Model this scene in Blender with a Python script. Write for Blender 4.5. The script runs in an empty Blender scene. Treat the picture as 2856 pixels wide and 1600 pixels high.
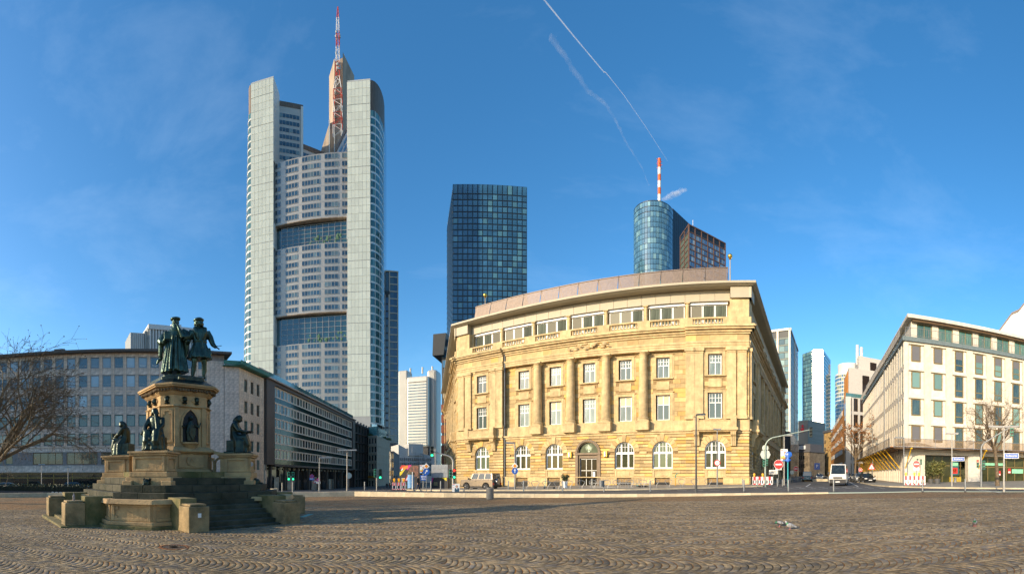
import bpy, bmesh, math, random
import numpy as np
from mathutils import Matrix, Vector
random.seed(7)
SC = bpy.context.scene
COL = SC.collection
PI = math.pi
R = math.radians
# ------------------------------------------------------------------ camera
cd = bpy.data.cameras.new('camera'); cam = bpy.data.objects.new('camera', cd); COL.objects.link(cam)
cd.type = 'PANO'; cd.panorama_type = 'CENTRAL_CYLINDRICAL'
EYE = 1.7; F = 1207.4
cd.central_cylindrical_range_u_min = -1428 / F; cd.central_cylindrical_range_u_max = 1428 / F
cd.central_cylindrical_range_v_min = -272 / F; cd.central_cylindrical_range_v_max = 1328 / F
cd.central_cylindrical_radius = 1.0
cd.clip_start = 0.1; cd.clip_end = 20000
cam.location = (0, 0, EYE); cam.rotation_euler = (R(90), 0, 0)
SC.camera = cam
# ------------------------------------------------------------------ light
SUN_EL = 18.5; SUN_AZ = 239.0      # degrees, azimuth clockwise from +Y (low winter sun behind and left of the square)
w = bpy.data.worlds.new('World'); SC.world = w; w.use_nodes = True
nt = w.node_tree; nt.nodes.clear()
o_ = nt.nodes.new('ShaderNodeOutputWorld'); b_ = nt.nodes.new('ShaderNodeBackground'); s_ = nt.nodes.new('ShaderNodeTexSky')
s_.sky_type = 'NISHITA'; s_.sun_disc = False; s_.sun_elevation = R(SUN_EL); s_.sun_rotation = R(SUN_AZ)
s_.altitude = 100; s_.air_density = 1.0; s_.dust_density = 0.9; s_.ozone_density = 3.0
b_.inputs['Strength'].default_value = 0.15
# thin cirrus veil, the same all round the sky
tc = nt.nodes.new('ShaderNodeTexCoord'); mp = nt.nodes.new('ShaderNodeMapping'); mp.inputs['Scale'].default_value = (0.7, 1.6, 3.0); mp.inputs['Rotation'].default_value = (0.2, 0.35, 0.6)
nz = nt.nodes.new('ShaderNodeTexNoise'); nz.inputs['Scale'].default_value = 2.3; nz.inputs['Detail'].default_value = 9; nz.inputs['Roughness'].default_value = 0.62; nz.inputs['Distortion'].default_value = 0.25
rp = nt.nodes.new('ShaderNodeValToRGB'); rp.color_ramp.elements[0].position = 0.5; rp.color_ramp.elements[0].color = (0, 0, 0, 1); rp.color_ramp.elements[1].position = 0.95; rp.color_ramp.elements[1].color = (0.14, 0.14, 0.14, 1)
mx = nt.nodes.new('ShaderNodeMix'); mx.data_type = 'RGBA'; mx.inputs[7].default_value = (4.6, 5.6, 6.6, 1)
nt.links.new(tc.outputs['Generated'], mp.inputs['Vector']); nt.links.new(mp.outputs[0], nz.inputs['Vector'])
nt.links.new(nz.outputs['Fac'], rp.inputs['Fac']); nt.links.new(rp.outputs['Color'], mx.inputs[0])
hs = nt.nodes.new('ShaderNodeHueSaturation'); hs.inputs['Saturation'].default_value = 1.25; hs.inputs['Hue'].default_value = 0.496
nt.links.new(s_.outputs[0], hs.inputs['Color'])
nt.links.new(hs.outputs[0], mx.inputs[6]); nt.links.new(mx.outputs[2], b_.inputs['Color']); nt.links.new(b_.outputs[0], o_.inputs[0])
sd = bpy.data.lights.new('sun', 'SUN'); sun = bpy.data.objects.new('sun', sd); COL.objects.link(sun)
sd.energy = 3.5; sd.angle = R(0.5); sd.color = (1.0, 0.81, 0.56)
_sd = Vector((math.sin(R(SUN_AZ)) * math.cos(R(SUN_EL)), math.cos(R(SUN_AZ)) * math.cos(R(SUN_EL)), math.sin(R(SUN_EL))))
sun.rotation_euler = _sd.to_track_quat('Z', 'Y').to_euler(); sun.location = (-40, -60, 60)
SC.view_settings.view_transform = 'Standard'; SC.view_settings.look = 'None'; SC.view_settings.exposure = 0.8; SC.view_settings.gamma = 1.0
SC.cycles.max_bounces = 6; SC.cycles.transparent_max_bounces = 8

# ------------------------------------------------------------------ site: bearings and levels
def az(xs): return (xs - 1428) / F                       # bearing (radians) of a surveyed column
def B(xs, d): a = az(xs); return (d * math.sin(a), d * math.cos(a))
def Zy(ys, d): return EYE + d * (1328 - ys) / F          # height of a surveyed row at a distance
def clamp(v, a, b): return max(a, min(b, v))
def zp(x, y): return 0.0155 * clamp(x, -90, 90)           # the cobbled square falls gently to one side
def zg(x, y):                                            # streets and pavements around it
    if x > 25: z = .45 + .0095 * (min(x, 160) - 25)
    elif x > -15: z = .30 + .006 * x
    else: z = .21 + .023 * (max(x, -90) + 15)
    return z - min(.02 * max(0, y - 40), 1.6) * clamp((15 - x) / 25, 0, 1)
def ground_at(xs, ys, fn=zg):                            # point of the ground seen on a bearing at a dip
    t = (ys - 1328) / F; a = az(xs); lo, hi = 4.0, 200.0
    for _ in range(50):
        m = (lo + hi) / 2; x, y = m * math.sin(a), m * math.cos(a)
        if (EYE - fn(x, y)) / m > t: lo = m
        else: hi = m
    x, y = lo * math.sin(a), lo * math.cos(a)
    return x, y, fn(x, y), lo

# ------------------------------------------------------------------ materials
MATS = {}
def mat(name, col, rough=.6, metal=0.0, var=.12, col2=None, ns=3.0, bump=0.0, bs=25.0, rnd=0.0, rcol=None, thr=None, spec=.5, ior=None, alpha=None, det=6, stretch=None, emit=0, big=None):
    if name in MATS: return MATS[name]
    m = bpy.data.materials.new(name); m.use_nodes = True; nt = m.node_tree; N = nt.nodes; L = nt.links
    p = N['Principled BSDF']; p.inputs['Roughness'].default_value = rough; p.inputs['Metallic'].default_value = metal
    p.inputs['Specular IOR Level'].default_value = spec
    if ior: p.inputs['IOR'].default_value = ior
    c2 = col2 or tuple(c * (1 - var * 1.6) for c in col); c1 = col if col2 else tuple(min(1, c * (1 + var * .7)) for c in col)
    tc = N.new('ShaderNodeTexCoord'); vec = tc.outputs['Object']
    if stretch:
        mp = N.new('ShaderNodeMapping'); mp.inputs['Scale'].default_value = stretch; L.new(vec, mp.inputs[0]); vec = mp.outputs[0]
    nz = N.new('ShaderNodeTexNoise'); nz.inputs['Scale'].default_value = ns; nz.inputs['Detail'].default_value = det; nz.inputs['Roughness'].default_value = .65
    L.new(vec, nz.inputs['Vector'])
    rp = N.new('ShaderNodeValToRGB'); e = rp.color_ramp.elements; e[0].position = .36; e[1].position = .64
    e[0].color = (*c2, 1); e[1].color = (*c1, 1); L.new(nz.outputs['Fac'], rp.inputs['Fac']); out = rp.outputs['Color']
    if rnd or rcol:
        oi = N.new('ShaderNodeObjectInfo'); ge = N.new('ShaderNodeNewGeometry')
        ad = N.new('ShaderNodeMath'); ad.operation = 'ADD'; L.new(oi.outputs['Random'], ad.inputs[0]); L.new(ge.outputs['Random Per Island'], ad.inputs[1])
        fr = N.new('ShaderNodeMath'); fr.operation = 'FRACT'; L.new(ad.outputs[0], fr.inputs[0]); rv = fr.outputs[0]
        if rcol:
            mr = N.new('ShaderNodeValToRGB'); mr.color_ramp.interpolation = 'LINEAR'
            t = thr or (.5, .9); mr.color_ramp.elements[0].position = t[0]; mr.color_ramp.elements[1].position = t[1]
            mx = N.new('ShaderNodeMix'); mx.data_type = 'RGBA'; L.new(rv, mr.inputs[0]); L.new(mr.outputs[0], mx.inputs[0]); L.new(out, mx.inputs[6]); mx.inputs[7].default_value = (*rcol, 1); out = mx.outputs[2]
        if rnd:
            f2 = N.new('ShaderNodeMath'); f2.operation = 'MULTIPLY'; f2.inputs[1].default_value = 7.31; L.new(rv, f2.inputs[0])
            f3 = N.new('ShaderNodeMath'); f3.operation = 'FRACT'; L.new(f2.outputs[0], f3.inputs[0])
            mr = N.new('ShaderNodeMapRange'); mr.inputs[3].default_value = 1 - rnd; mr.inputs[4].default_value = 1 + rnd * .6; L.new(f3.outputs[0], mr.inputs[0])
            mx = N.new('ShaderNodeMix'); mx.data_type = 'RGBA'; mx.blend_type = 'MULTIPLY'; mx.inputs[0].default_value = 1; L.new(out, mx.inputs[6]); L.new(mr.outputs[0], mx.inputs[7]); out = mx.outputs[2]
    if big:                                               # wide uneven weathering: (scale, vertical stretch, darkest, lightest)
        m2 = N.new('ShaderNodeMapping'); m2.inputs['Scale'].default_value = (1, 1, big[1]); L.new(tc.outputs['Object'], m2.inputs[0])
        n3 = N.new('ShaderNodeTexNoise'); n3.inputs['Scale'].default_value = big[0]; n3.inputs['Detail'].default_value = 7; n3.inputs['Roughness'].default_value = .7; L.new(m2.outputs[0], n3.inputs['Vector'])
        r3 = N.new('ShaderNodeMapRange'); r3.inputs[1].default_value = .32; r3.inputs[2].default_value = .62; r3.inputs[3].default_value = big[2]; r3.inputs[4].default_value = big[3]; L.new(n3.outputs['Fac'], r3.inputs[0])
        x3 = N.new('ShaderNodeMix'); x3.data_type = 'RGBA'; x3.blend_type = 'MULTIPLY'; x3.inputs[0].default_value = 1; L.new(out, x3.inputs[6]); L.new(r3.outputs[0], x3.inputs[7]); out = x3.outputs[2]
    L.new(out, p.inputs['Base Color'])
    if bump:
        n2 = N.new('ShaderNodeTexNoise'); n2.inputs['Scale'].default_value = bs; n2.inputs['Detail'].default_value = 5; L.new(tc.outputs['Object'], n2.inputs['Vector'])
        bp = N.new('ShaderNodeBump'); bp.inputs['Strength'].default_value = bump; bp.inputs['Distance'].default_value = .05; L.new(n2.outputs['Fac'], bp.inputs['Height']); L.new(bp.outputs[0], p.inputs['Normal'])
    if alpha is not None: p.inputs['Alpha'].default_value = alpha
    if emit:
        p.inputs['Emission Color'].default_value = (*col, 1); p.inputs['Emission Strength'].default_value = emit
    MATS[name] = m; m['p'] = 1
    return m
def glass(name, col, rough=.06, var=.3, **k):
    k.setdefault('rnd', .35); k.setdefault('ior', 1.9)
    m = mat(name, col, rough, var=var, **k)
    if name not in WAVY:                                  # panes are never quite flat
        WAVY.add(name); N = m.node_tree.nodes; L = m.node_tree.links; p = N['Principled BSDF']
        tc = N.new('ShaderNodeTexCoord'); n2 = N.new('ShaderNodeTexNoise'); n2.inputs['Scale'].default_value = .35; n2.inputs['Detail'].default_value = 2
        L.new(tc.outputs['Object'], n2.inputs['Vector']); bp = N.new('ShaderNodeBump'); bp.inputs['Strength'].default_value = .12; bp.inputs['Distance'].default_value = .12
        L.new(n2.outputs['Fac'], bp.inputs['Height']); L.new(bp.outputs[0], p.inputs['Normal'])
    return m
WAVY = set()

# ------------------------------------------------------------------ mesh builder
class MB:
    def __init__(s): s.v = []; s.f = []; s.m = []; s.cur = 0
    def add(s, vs, fs):
        b = len(s.v); s.v += [tuple(v) for v in vs]; s.f += [tuple(i + b for i in f) for f in fs]; s.m += [s.cur] * len(fs); return s
    def box(s, x0, x1, y0, y1, z0, z1):
        return s.add([(x0, y0, z0), (x1, y0, z0), (x1, y1, z0), (x0, y1, z0), (x0, y0, z1), (x1, y0, z1), (x1, y1, z1), (x0, y1, z1)],
                     [(3, 2, 1, 0), (4, 5, 6, 7), (0, 1, 5, 4), (1, 2, 6, 5), (2, 3, 7, 6), (3, 0, 4, 7)])
    def quad(s, a, b, c, d): return s.add([a, b, c, d], [(0, 1, 2, 3)])
    def prism(s, pts, z0, z1, top=None):
        n = len(pts); t = top or pts
        return s.add([(p[0], p[1], z0) for p in pts] + [(p[0], p[1], z1) for p in t],
                     [tuple(range(n))[::-1], tuple(range(n, 2 * n))] + [(i, (i + 1) % n, n + (i + 1) % n, n + i) for i in range(n)])
    def slab(s, pts, y0, y1):                             # outline in x,z given a thickness along y
        n = len(pts)
        return s.add([(p[0], y0, p[1]) for p in pts] + [(p[0], y1, p[1]) for p in pts],
                     [tuple(range(n)), tuple(range(n, 2 * n))[::-1]] + [((i + 1) % n, i, n + i, n + (i + 1) % n) for i in range(n)])
    def lathe(s, prof, n=16, c=(0, 0), a0=0, a1=2 * PI, sx=1, sy=1):
        full = abs(a1 - a0 - 2 * PI) < 1e-6; k = n if full else n + 1; vs = []; fs = []
        for r, z in prof:
            for i in range(k):
                a = a0 + (a1 - a0) * i / n; vs.append((c[0] + r * sx * math.cos(a), c[1] + r * sy * math.sin(a), z))
        for j in range(len(prof) - 1):
            for i in range(n):
                i2 = (i + 1) % k; fs.append((j * k + i, j * k + i2, (j + 1) * k + i2, (j + 1) * k + i))
        if full:
            if prof[0][0] > 1e-4: fs.append(tuple(range(k))[::-1])
            if prof[-1][0] > 1e-4: fs.append(tuple(range((len(prof) - 1) * k, len(prof) * k)))
        return s.add(vs, fs)
    def cyl(s, x, y, z0, z1, r, n=12, r2=None): return s.lathe([(r, z0), (r2 if r2 is not None else r, z1)], n, (x, y))
    def tube(s, pts, rs, n=8, cap=True):
        pts = [Vector(p) for p in pts]; m = len(pts); rs = rs if isinstance(rs, (list, tuple)) else [rs] * m; vs = []; fs = []; up = None
        for i in range(m):
            t = (pts[min(i + 1, m - 1)] - pts[max(i - 1, 0)]); t = t.normalized() if t.length > 1e-9 else Vector((0, 0, 1))
            if up is None: up = t.orthogonal().normalized()
            up = (up - t * up.dot(t)); up = up.normalized() if up.length > 1e-6 else t.orthogonal().normalized(); sd = t.cross(up)
            for k in range(n):
                a = 2 * PI * k / n; vs.append(pts[i] + (up * math.cos(a) + sd * math.sin(a)) * rs[i])
        for i in range(m - 1):
            for k in range(n): k2 = (k + 1) % n; fs.append((i * n + k, i * n + k2, (i + 1) * n + k2, (i + 1) * n + k))
        if cap: fs += [tuple(range(n))[::-1], tuple(range((m - 1) * n, m * n))]
        return s.add(vs, fs)
    def ball(s, c, r, sx=1, sy=1, sz=1, n=12, rot=None):
        vs = []; fs = []; h = max(4, n // 2)
        for j in range(h + 1):
            t = PI * j / h
            for i in range(n):
                a = 2 * PI * i / n; v = Vector((r * sx * math.sin(t) * math.cos(a), r * sy * math.sin(t) * math.sin(a), -r * sz * math.cos(t)))
                if rot: v = rot @ v
                vs.append(v + Vector(c))
        for j in range(h):
            for i in range(n): i2 = (i + 1) % n; fs.append((j * n + i, j * n + i2, (j + 1) * n + i2, (j + 1) * n + i))
        return s.add(vs, fs)
    def loft(s, rings, n=40, cap=True):                   # rings: (x, y, z, rx, ry, fold amplitude, folds, phase)
        vs = []; fs = []
        for (x, y, z, rx, ry, am, k, ph) in rings:
            for i in range(n):
                a = 2 * PI * i / n; q = 1 + am * (math.sin(k * a + ph) + .4 * math.sin((k * 2 + 1) * a + ph * 2.3)); vs.append((x + rx * q * math.cos(a), y + ry * q * math.sin(a), z))
        for j in range(len(rings) - 1):
            for i in range(n): i2 = (i + 1) % n; fs.append((j * n + i, j * n + i2, (j + 1) * n + i2, (j + 1) * n + i))
        if cap: fs += [tuple(range(n))[::-1], tuple(range((len(rings) - 1) * n, len(rings) * n))]
        return s.add(vs, fs)
    def xf(s, M, start=0):
        for i in range(start, len(s.v)): s.v[i] = tuple(M @ Vector(s.v[i]))
        return s
    def mesh(s, name, mats, smooth=False):
        me = bpy.data.meshes.new(name); me.from_pydata(s.v, [], s.f)
        for m in (mats if isinstance(mats, (list, tuple)) else [mats]): me.materials.append(m)
        if s.cur or any(s.m): me.polygons.foreach_set('material_index', s.m)
        if smooth:
            me.polygons.foreach_set('use_smooth', [True] * len(me.polygons)); me.set_sharp_from_angle(angle=R(38))
        me.update(); return me
class Fr:                                                 # a facade: x along it from p0 (left seen from outside), y inward, z up
    def __init__(s, p0, p1, z=0):
        s.p = Vector((p0[0], p0[1], z)); d = Vector((p1[0] - p0[0], p1[1] - p0[1])); s.L = d.length; s.a = math.atan2(d.y, d.x); s.dx = d.normalized()
    def w(s, u, y=0, z=0): return (s.p.x + s.dx.x * u - s.dx.y * y, s.p.y + s.dx.y * u + s.dx.x * y, s.p.z + z)
def obj(name, mb, mats, parent=None, fr=None, loc=None, rz=0, smooth=False, bev=0, kind=None, label=None):
    me = mb if isinstance(mb, bpy.types.Mesh) else mb.mesh(name, mats, smooth)
    o = bpy.data.objects.new(name, me); COL.objects.link(o)
    if fr is not None: loc = fr.p; rz = fr.a
    if loc is not None: o.location = loc
    o.rotation_euler = (0, 0, rz)
    if parent is not None:
        o.parent = parent
        if fr is not None: o.location = Vector(fr.p) - Vector(parent.location)
    if bev:
        b = o.modifiers.new('bevel', 'BEVEL'); b.width = bev; b.segments = 2; b.limit_method = 'ANGLE'
    if kind: o['kind'] = kind
    if label: o['label'] = label
    return o
def thing(name, label, cat, loc=(0, 0, 0), rz=0, group=None):
    o = bpy.data.objects.new(name, None); COL.objects.link(o); o.location = loc; o.rotation_euler = (0, 0, rz); o.empty_display_size = .3
    o['label'] = label; o['category'] = cat
    if group: o['group'] = group
    return o
def tag(o, label, cat, group=None):
    o['label'] = label; o['category'] = cat
    if group: o['group'] = group
    return o
def dup(root, loc, rz, label=None, group=None):
    r = root.copy(); COL.objects.link(r); r.location = loc; r.rotation_euler = (0, 0, rz)
    if label: r['label'] = label
    if group: r['group'] = group
    def rec(a, b):
        for ch in [c for c in KIDS.get(a.name, a.children)]:
            c = ch.copy(); COL.objects.link(c); c.parent = b; rec(ch, c)
    rec(root, r); return r
KIDS = {}
BOXES = {}
def pieces(name, specs, m, root, fr, limit=300, bev=0, kids=None):
    """alike pieces of a facade: each its own object (sharing meshes), the rest joined as one part"""
    specs = sorted(specs, key=lambda b: -(b[1] - b[0]) * (b[5] - b[4]))
    for b in specs[:limit]:
        k = (name, m.name, round(b[1] - b[0], 3), round(b[3] - b[2], 3), round(b[5] - b[4], 3))
        if k not in BOXES: BOXES[k] = MB().box(0, b[1] - b[0], 0, b[3] - b[2], 0, b[5] - b[4]).mesh(name, m)
        o = bpy.data.objects.new(name, BOXES[k]); COL.objects.link(o); o.parent = root
        o.location = Vector(fr.w(b[0], b[2], b[4])) - Vector(root.location); o.rotation_euler = (0, 0, fr.a)
    if specs[limit:]:
        mb = MB()
        for b in specs[limit:]: mb.box(*b)
        obj(name, mb, m, root, fr, kind='stuff')
def wall(mb, u0, u1, z0, z1, holes, y=0, dep=.3):
    """a wall face with openings and their reveals"""
    us = sorted({u0, u1, *[clamp(h[i], u0, u1) for h in holes for i in (0, 1)]}); zs = sorted({z0, z1, *[clamp(h[i], z0, z1) for h in holes for i in (2, 3)]})
    for j in range(len(zs) - 1):
        run = None
        for i in range(len(us) - 1):
            cu, cz = (us[i] + us[i + 1]) / 2, (zs[j] + zs[j + 1]) / 2
            solid = not any(h[0] < cu < h[1] and h[2] < cz < h[3] for h in holes)
            if solid and run is None: run = us[i]
            if not solid and run is not None: mb.quad((run, y, zs[j]), (us[i], y, zs[j]), (us[i], y, zs[j + 1]), (run, y, zs[j + 1])); run = None
        if run is not None: mb.quad((run, y, zs[j]), (us[-1], y, zs[j]), (us[-1], y, zs[j + 1]), (run, y, zs[j + 1]))
    for a, b, c, d in holes:
        e = y + dep
        mb.quad((a, y, c), (a, e, c), (a, e, d), (a, y, d)); mb.quad((b, e, c), (b, y, c), (b, y, d), (b, e, d))
        mb.quad((a, e, d), (b, e, d), (b, y, d), (a, y, d)); mb.quad((a, y, c), (b, y, c), (b, e, c), (a, e, c))
    return mb
WIN = {}
def window(root, fr, u, z, w, h, mf, mp, nx=1, nz=1, fw=.08, y=.2, rows=None, name='window', blind=None, mb_blind=None):
    """a window (frame with mullions) and its pane; u,z its lower left corner"""
    k = (round(w, 3), round(h, 3), nx, nz, fw, mf.name, mp.name, str(rows))
    if k not in WIN:
        f = MB(); f.box(0, fw, 0, .1, 0, h).box(w - fw, w, 0, .1, 0, h).box(fw, w - fw, 0, .1, 0, fw).box(fw, w - fw, 0, .1, h - fw, h)
        for i in range(1, nx): f.box(w * i / nx - fw / 2, w * i / nx + fw / 2, .01, .09, fw, h - fw)
        for q in (rows if rows is not None else [i / nz for i in range(1, nz)]): f.box(fw, w - fw, .02, .08, h * q - fw / 2, h * q + fw / 2)
        WIN[k] = (f.mesh('window', mf), MB().box(fw * .5, w - fw * .5, .05, .06, fw * .5, h - fw * .5).mesh('pane', mp))
    a, b = WIN[k]
    o = bpy.data.objects.new(name, a); COL.objects.link(o); o.parent = root; o.location = Vector(fr.w(u, y, z)) - Vector(root.location); o.rotation_euler = (0, 0, fr.a)
    p = bpy.data.objects.new('pane', b); COL.objects.link(p); p.parent = o
    if blind:
        q = MB().box(fw, w - fw, .035, .045, h * (1 - blind), h - fw); obj('blind', q, mb_blind, o)
    return o
def body3(name, p0, p1, p2, o, z0, z1, m, root, e=.985):
    a, b, c = Vector(p0), Vector(p1), Vector(p2); d = a + c - b; k = (a + c) / 2
    return obj(name, MB().prism([(k.x + (p.x - k.x) * e - o[0], k.y + (p.y - k.y) * e - o[1]) for p in (a, b, c, d)], z0, z1), m, root)
def text(body, size, m, parent, loc, rot, name='lettering', ex=.004, kind=None):
    c = bpy.data.curves.new(name, 'FONT'); c.body = body; c.size = size; c.align_x = 'CENTER'; c.align_y = 'CENTER'; c.extrude = ex; c.resolution_u = 2
    t = bpy.data.objects.new(name, c); COL.objects.link(t)
    me = bpy.data.meshes.new_from_object(t); bpy.data.objects.remove(t); me.materials.clear(); me.materials.append(m)
    t = bpy.data.objects.new(name, me); COL.objects.link(t); t.location = loc; t.rotation_euler = rot
    if parent is not None: t.parent = parent
    return t
# ------------------------------------------------------------------ colours used all over
STONE = mat('sandstone', (.61, .44, .21), .8, var=.15, ns=.9, bump=.25, bs=9, rnd=.3, big=(.7, .2, .8, 1.04), rcol=(.66, .40, .11), thr=(.60, .97))
STONE_TRIM = mat('sandstone_trim', (.62, .46, .235), .8, var=.15, big=(.9, .14, .72, 1.04), ns=1.3, bump=.2, bs=8)
JOINT = mat('sandstone_joint', (.30, .20, .09), .9, var=.2)
EAVE = mat('beige_metal', (.40, .35, .25), .55, var=.05, ns=.6)
WHITE = mat('white_paint', (.80, .80, .77), .45, var=.04)
DARK = mat('dark_metal', (.04, .042, .045), .45, var=.1)
STEEL = mat('galvanised_steel', (.34, .35, .35), .4, .6, var=.12, ns=8)
LAMPGREY = mat('lamp_grey', (.22, .23, .24), .45, .4, var=.1)
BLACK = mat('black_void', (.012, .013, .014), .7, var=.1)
CURTAINED = mat('curtained_glass', (.36, .42, .36), .12, var=.45, ns=.8, stretch=(14, 14, .3), rnd=.35, rcol=(.10, .14, .12), thr=(.55, .9), ior=1.6)
# ------------------------------------------------------------------ the square
KERB = [(-60, -18), (-45.6, 18.6), (-43.5, 23.5), (-19.3, 37.2), (-15.05, 39.5), (-3.9, 36.0), (7.4, 32.0), (13.2, 29.9), (17.4, 28.2), (22.6, 25.2), (29, 20.2), (31.5, 12.4), (34, -10), (20, -50), (-30, -50)]
def kerb_dist(a):                                        # along a bearing, the distance of the edge of the square
    dx, dy = math.sin(a), math.cos(a)
    for (x0, y0), (x1, y1) in zip(KERB, KERB[1:] + KERB[:1]):
        ex, ey = x1 - x0, y1 - y0; den = dx * ey - dy * ex
        if abs(den) < 1e-9: continue
        t = (x0 * ey - y0 * ex) / den; k = (x0 * dy - y0 * dx) / den
        if t > 0 and -1e-6 <= k <= 1 + 1e-6: return t
    return 50
# cobbles: segmental arches in bands
def _axes(d): return (math.cos(R(d)), -math.sin(R(d))), (math.sin(R(d)), math.cos(R(d)))
ZONES = [_axes(30), _axes(-14)]; SEAM = (math.cos(R(-9)), -math.sin(R(-9)))    # two fields of paving meet along a seam
BW = 1.42; AS = .145; NJ = 11; AMP = .36
def paving_material():
    m = bpy.data.materials.new('cobble_paving'); m.use_nodes = True; nt = m.node_tree; N = nt.nodes; L = nt.links; p = N['Principled BSDF']; p.inputs['Roughness'].default_value = .8; p.inputs['Specular IOR Level'].default_value = .15
    def mth(op, a, b=None):
        n = N.new('ShaderNodeMath'); n.operation = op
        for i, v in enumerate((a, b)):
            if v is None: continue
            if isinstance(v, (int, float)): n.inputs[i].default_value = v
            else: L.new(v, n.inputs[i])
        return n.outputs[0]
    tc = N.new('ShaderNodeTexCoord')
    def dot(v):
        n = N.new('ShaderNodeVectorMath'); n.operation = 'DOT_PRODUCT'; L.new(tc.outputs['Object'], n.inputs[0]); n.inputs[1].default_value = (*v, 0); return n.outputs['Value']
    side = mth('GREATER_THAN', dot(SEAM), 0)
    def pick(a, b):
        n = N.new('ShaderNodeMix'); L.new(side, n.inputs[0]); L.new(b, n.inputs[2]); L.new(a, n.inputs[3]); return n.outputs[0]
    uu = pick(dot(ZONES[0][0]), dot(ZONES[1][0])); vv = pick(dot(ZONES[0][1]), dot(ZONES[1][1]))
    nz = N.new('ShaderNodeTexNoise'); nz.inputs['Scale'].default_value = 5; L.new(tc.outputs['Object'], nz.inputs['Vector'])
    t = mth('FRACT', mth('DIVIDE', vv, BW)); c = mth('SUBTRACT', mth('MULTIPLY', t, 2), 1)
    u2 = mth('ADD', mth('SUBTRACT', uu, mth('MULTIPLY', mth('SUBTRACT', 1, mth('MULTIPLY', c, c)), AMP)), mth('MULTIPLY', nz.outputs['Fac'], .05))
    fu = mth('FRACT', mth('DIVIDE', u2, AS)); fv = mth('FRACT', mth('MULTIPLY', t, NJ))
    du = mth('ABSOLUTE', mth('SUBTRACT', fu, .5)); dv = mth('ABSOLUTE', mth('SUBTRACT', fv, .5))
    d = mth('MAXIMUM', du, mth('MULTIPLY', dv, .9))
    mr = N.new('ShaderNodeMapRange'); mr.inputs[1].default_value = .40; mr.inputs[2].default_value = .46; L.new(d, mr.inputs[0]); joint = mr.outputs[0]
    wn = N.new('ShaderNodeTexWhiteNoise'); wn.noise_dimensions = '2D'; cb = N.new('ShaderNodeCombineXYZ')
    L.new(mth('FLOOR', mth('DIVIDE', u2, AS)), cb.inputs[0]); L.new(mth('FLOOR', mth('MULTIPLY', vv, NJ / BW)), cb.inputs[1]); L.new(cb.outputs[0], wn.inputs['Vector'])
    rp = N.new('ShaderNodeValToRGB'); e = rp.color_ramp.elements; e[0].color = (.125, .092, .055, 1); e[1].color = (.32, .235, .135, 1); L.new(wn.outputs['Value'], rp.inputs[0])
    n2 = N.new('ShaderNodeTexNoise'); n2.inputs['Scale'].default_value = .25; n2.inputs['Detail'].default_value = 4; L.new(tc.outputs['Object'], n2.inputs['Vector'])
    jr = N.new('ShaderNodeValToRGB'); e = jr.color_ramp.elements; e[0].position = .36; e[1].position = .52; e[0].color = (.018, .014, .01, 1); e[1].color = (.34, .12, .008, 1); L.new(n2.outputs['Fac'], jr.inputs[0])
    mx = N.new('ShaderNodeMix'); mx.data_type = 'RGBA'; L.new(joint, mx.inputs[0]); L.new(rp.outputs[0], mx.inputs[6]); L.new(jr.outputs[0], mx.inputs[7]); L.new(mx.outputs[2], p.inputs['Base Color'])
    bp = N.new('ShaderNodeBump'); bp.inputs['Strength'].default_value = .4; bp.inputs['Distance'].default_value = .012; bp.invert = True
    L.new(mth('ADD', joint, mth('MULTIPLY', wn.outputs['Value'], .3)), bp.inputs['Height']); L.new(bp.outputs[0], p.inputs['Normal'])
    return m
mb = MB(); n = 240; ring0 = []; rr = [2, 6, 12, 20, 30]
for i in range(n):
    a = 2 * PI * i / n - PI; k = kerb_dist(a)
    for r in rr + [k]:
        r = min(r, k - .001 * (len(rr))) if r != k else k
        x, y = r * math.sin(a), r * math.cos(a); mb.v.append((x, y, zp(x, y) - .006))
q = len(rr) + 1
for i in range(n):
    j = (i + 1) % n
    for t in range(q - 1): mb.f.append((i * q + t, i * q + t + 1, j * q + t + 1, j * q + t)); mb.m.append(0)
mb.v.append((0, 0, -.006)); c0 = len(mb.v) - 1
for i in range(n): mb.f.append((i * q, ((i + 1) % n) * q, c0)); mb.m.append(0)
for k, f in enumerate(mb.f): mb.f[k] = f[::-1]
plaza = obj('cobbled_square', mb, paving_material(), kind='structure')
COBBLE = mat('cobble_granite', (.35, .26, .15), .8, spec=.15, var=.25, ns=14, bump=.2, bs=60, rnd=.4, big=(.22, 1, .66, 1.1), rcol=(.20, .17, .135), thr=(.55, .9))
MC = (-14.2, 14.6)                                       # middle of the monument
def cobbles():
    VV, RR = [], []
    for zone, ((BE, BN), sgn) in enumerate(zip(ZONES, (1, -1))):
        v_, r_ = field(BE, BN, sgn, zone); VV.append(v_); RR.append(r_)
    V = np.concatenate(VV); V = V[np.argsort(np.concatenate(RR))]
    Fq = [(8, 9, 10, 11)] + [(i + s, (i + 1) % 4 + s, (i + 1) % 4 + s + 4, i + s + 4) for s in (0, 4) for i in range(4)]
    def make(nm, V):
        k = len(V); me = bpy.data.meshes.new(nm); vs = V.reshape(-1, 3); fs = (np.array(Fq)[None] + (np.arange(k) * 12)[:, None, None]).reshape(-1, 4)
        me.vertices.add(len(vs)); me.vertices.foreach_set('co', vs.astype(np.float32).ravel()); me.loops.add(fs.size); me.loops.foreach_set('vertex_index', fs.astype(np.int32).ravel())
        me.polygons.add(len(fs)); me.polygons.foreach_set('loop_start', np.arange(0, fs.size, 4, dtype=np.int32)); me.polygons.foreach_set('loop_total', np.full(len(fs), 4, np.int32))
        me.materials.append(COBBLE); me.update(calc_edges=True); return me
    for i in range(300): obj('cobblestone', make('cobblestone', V[i:i + 1]), None, plaza)
    obj('cobblestone', make('cobblestone', V[300:]), None, plaza, kind='stuff')
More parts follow.
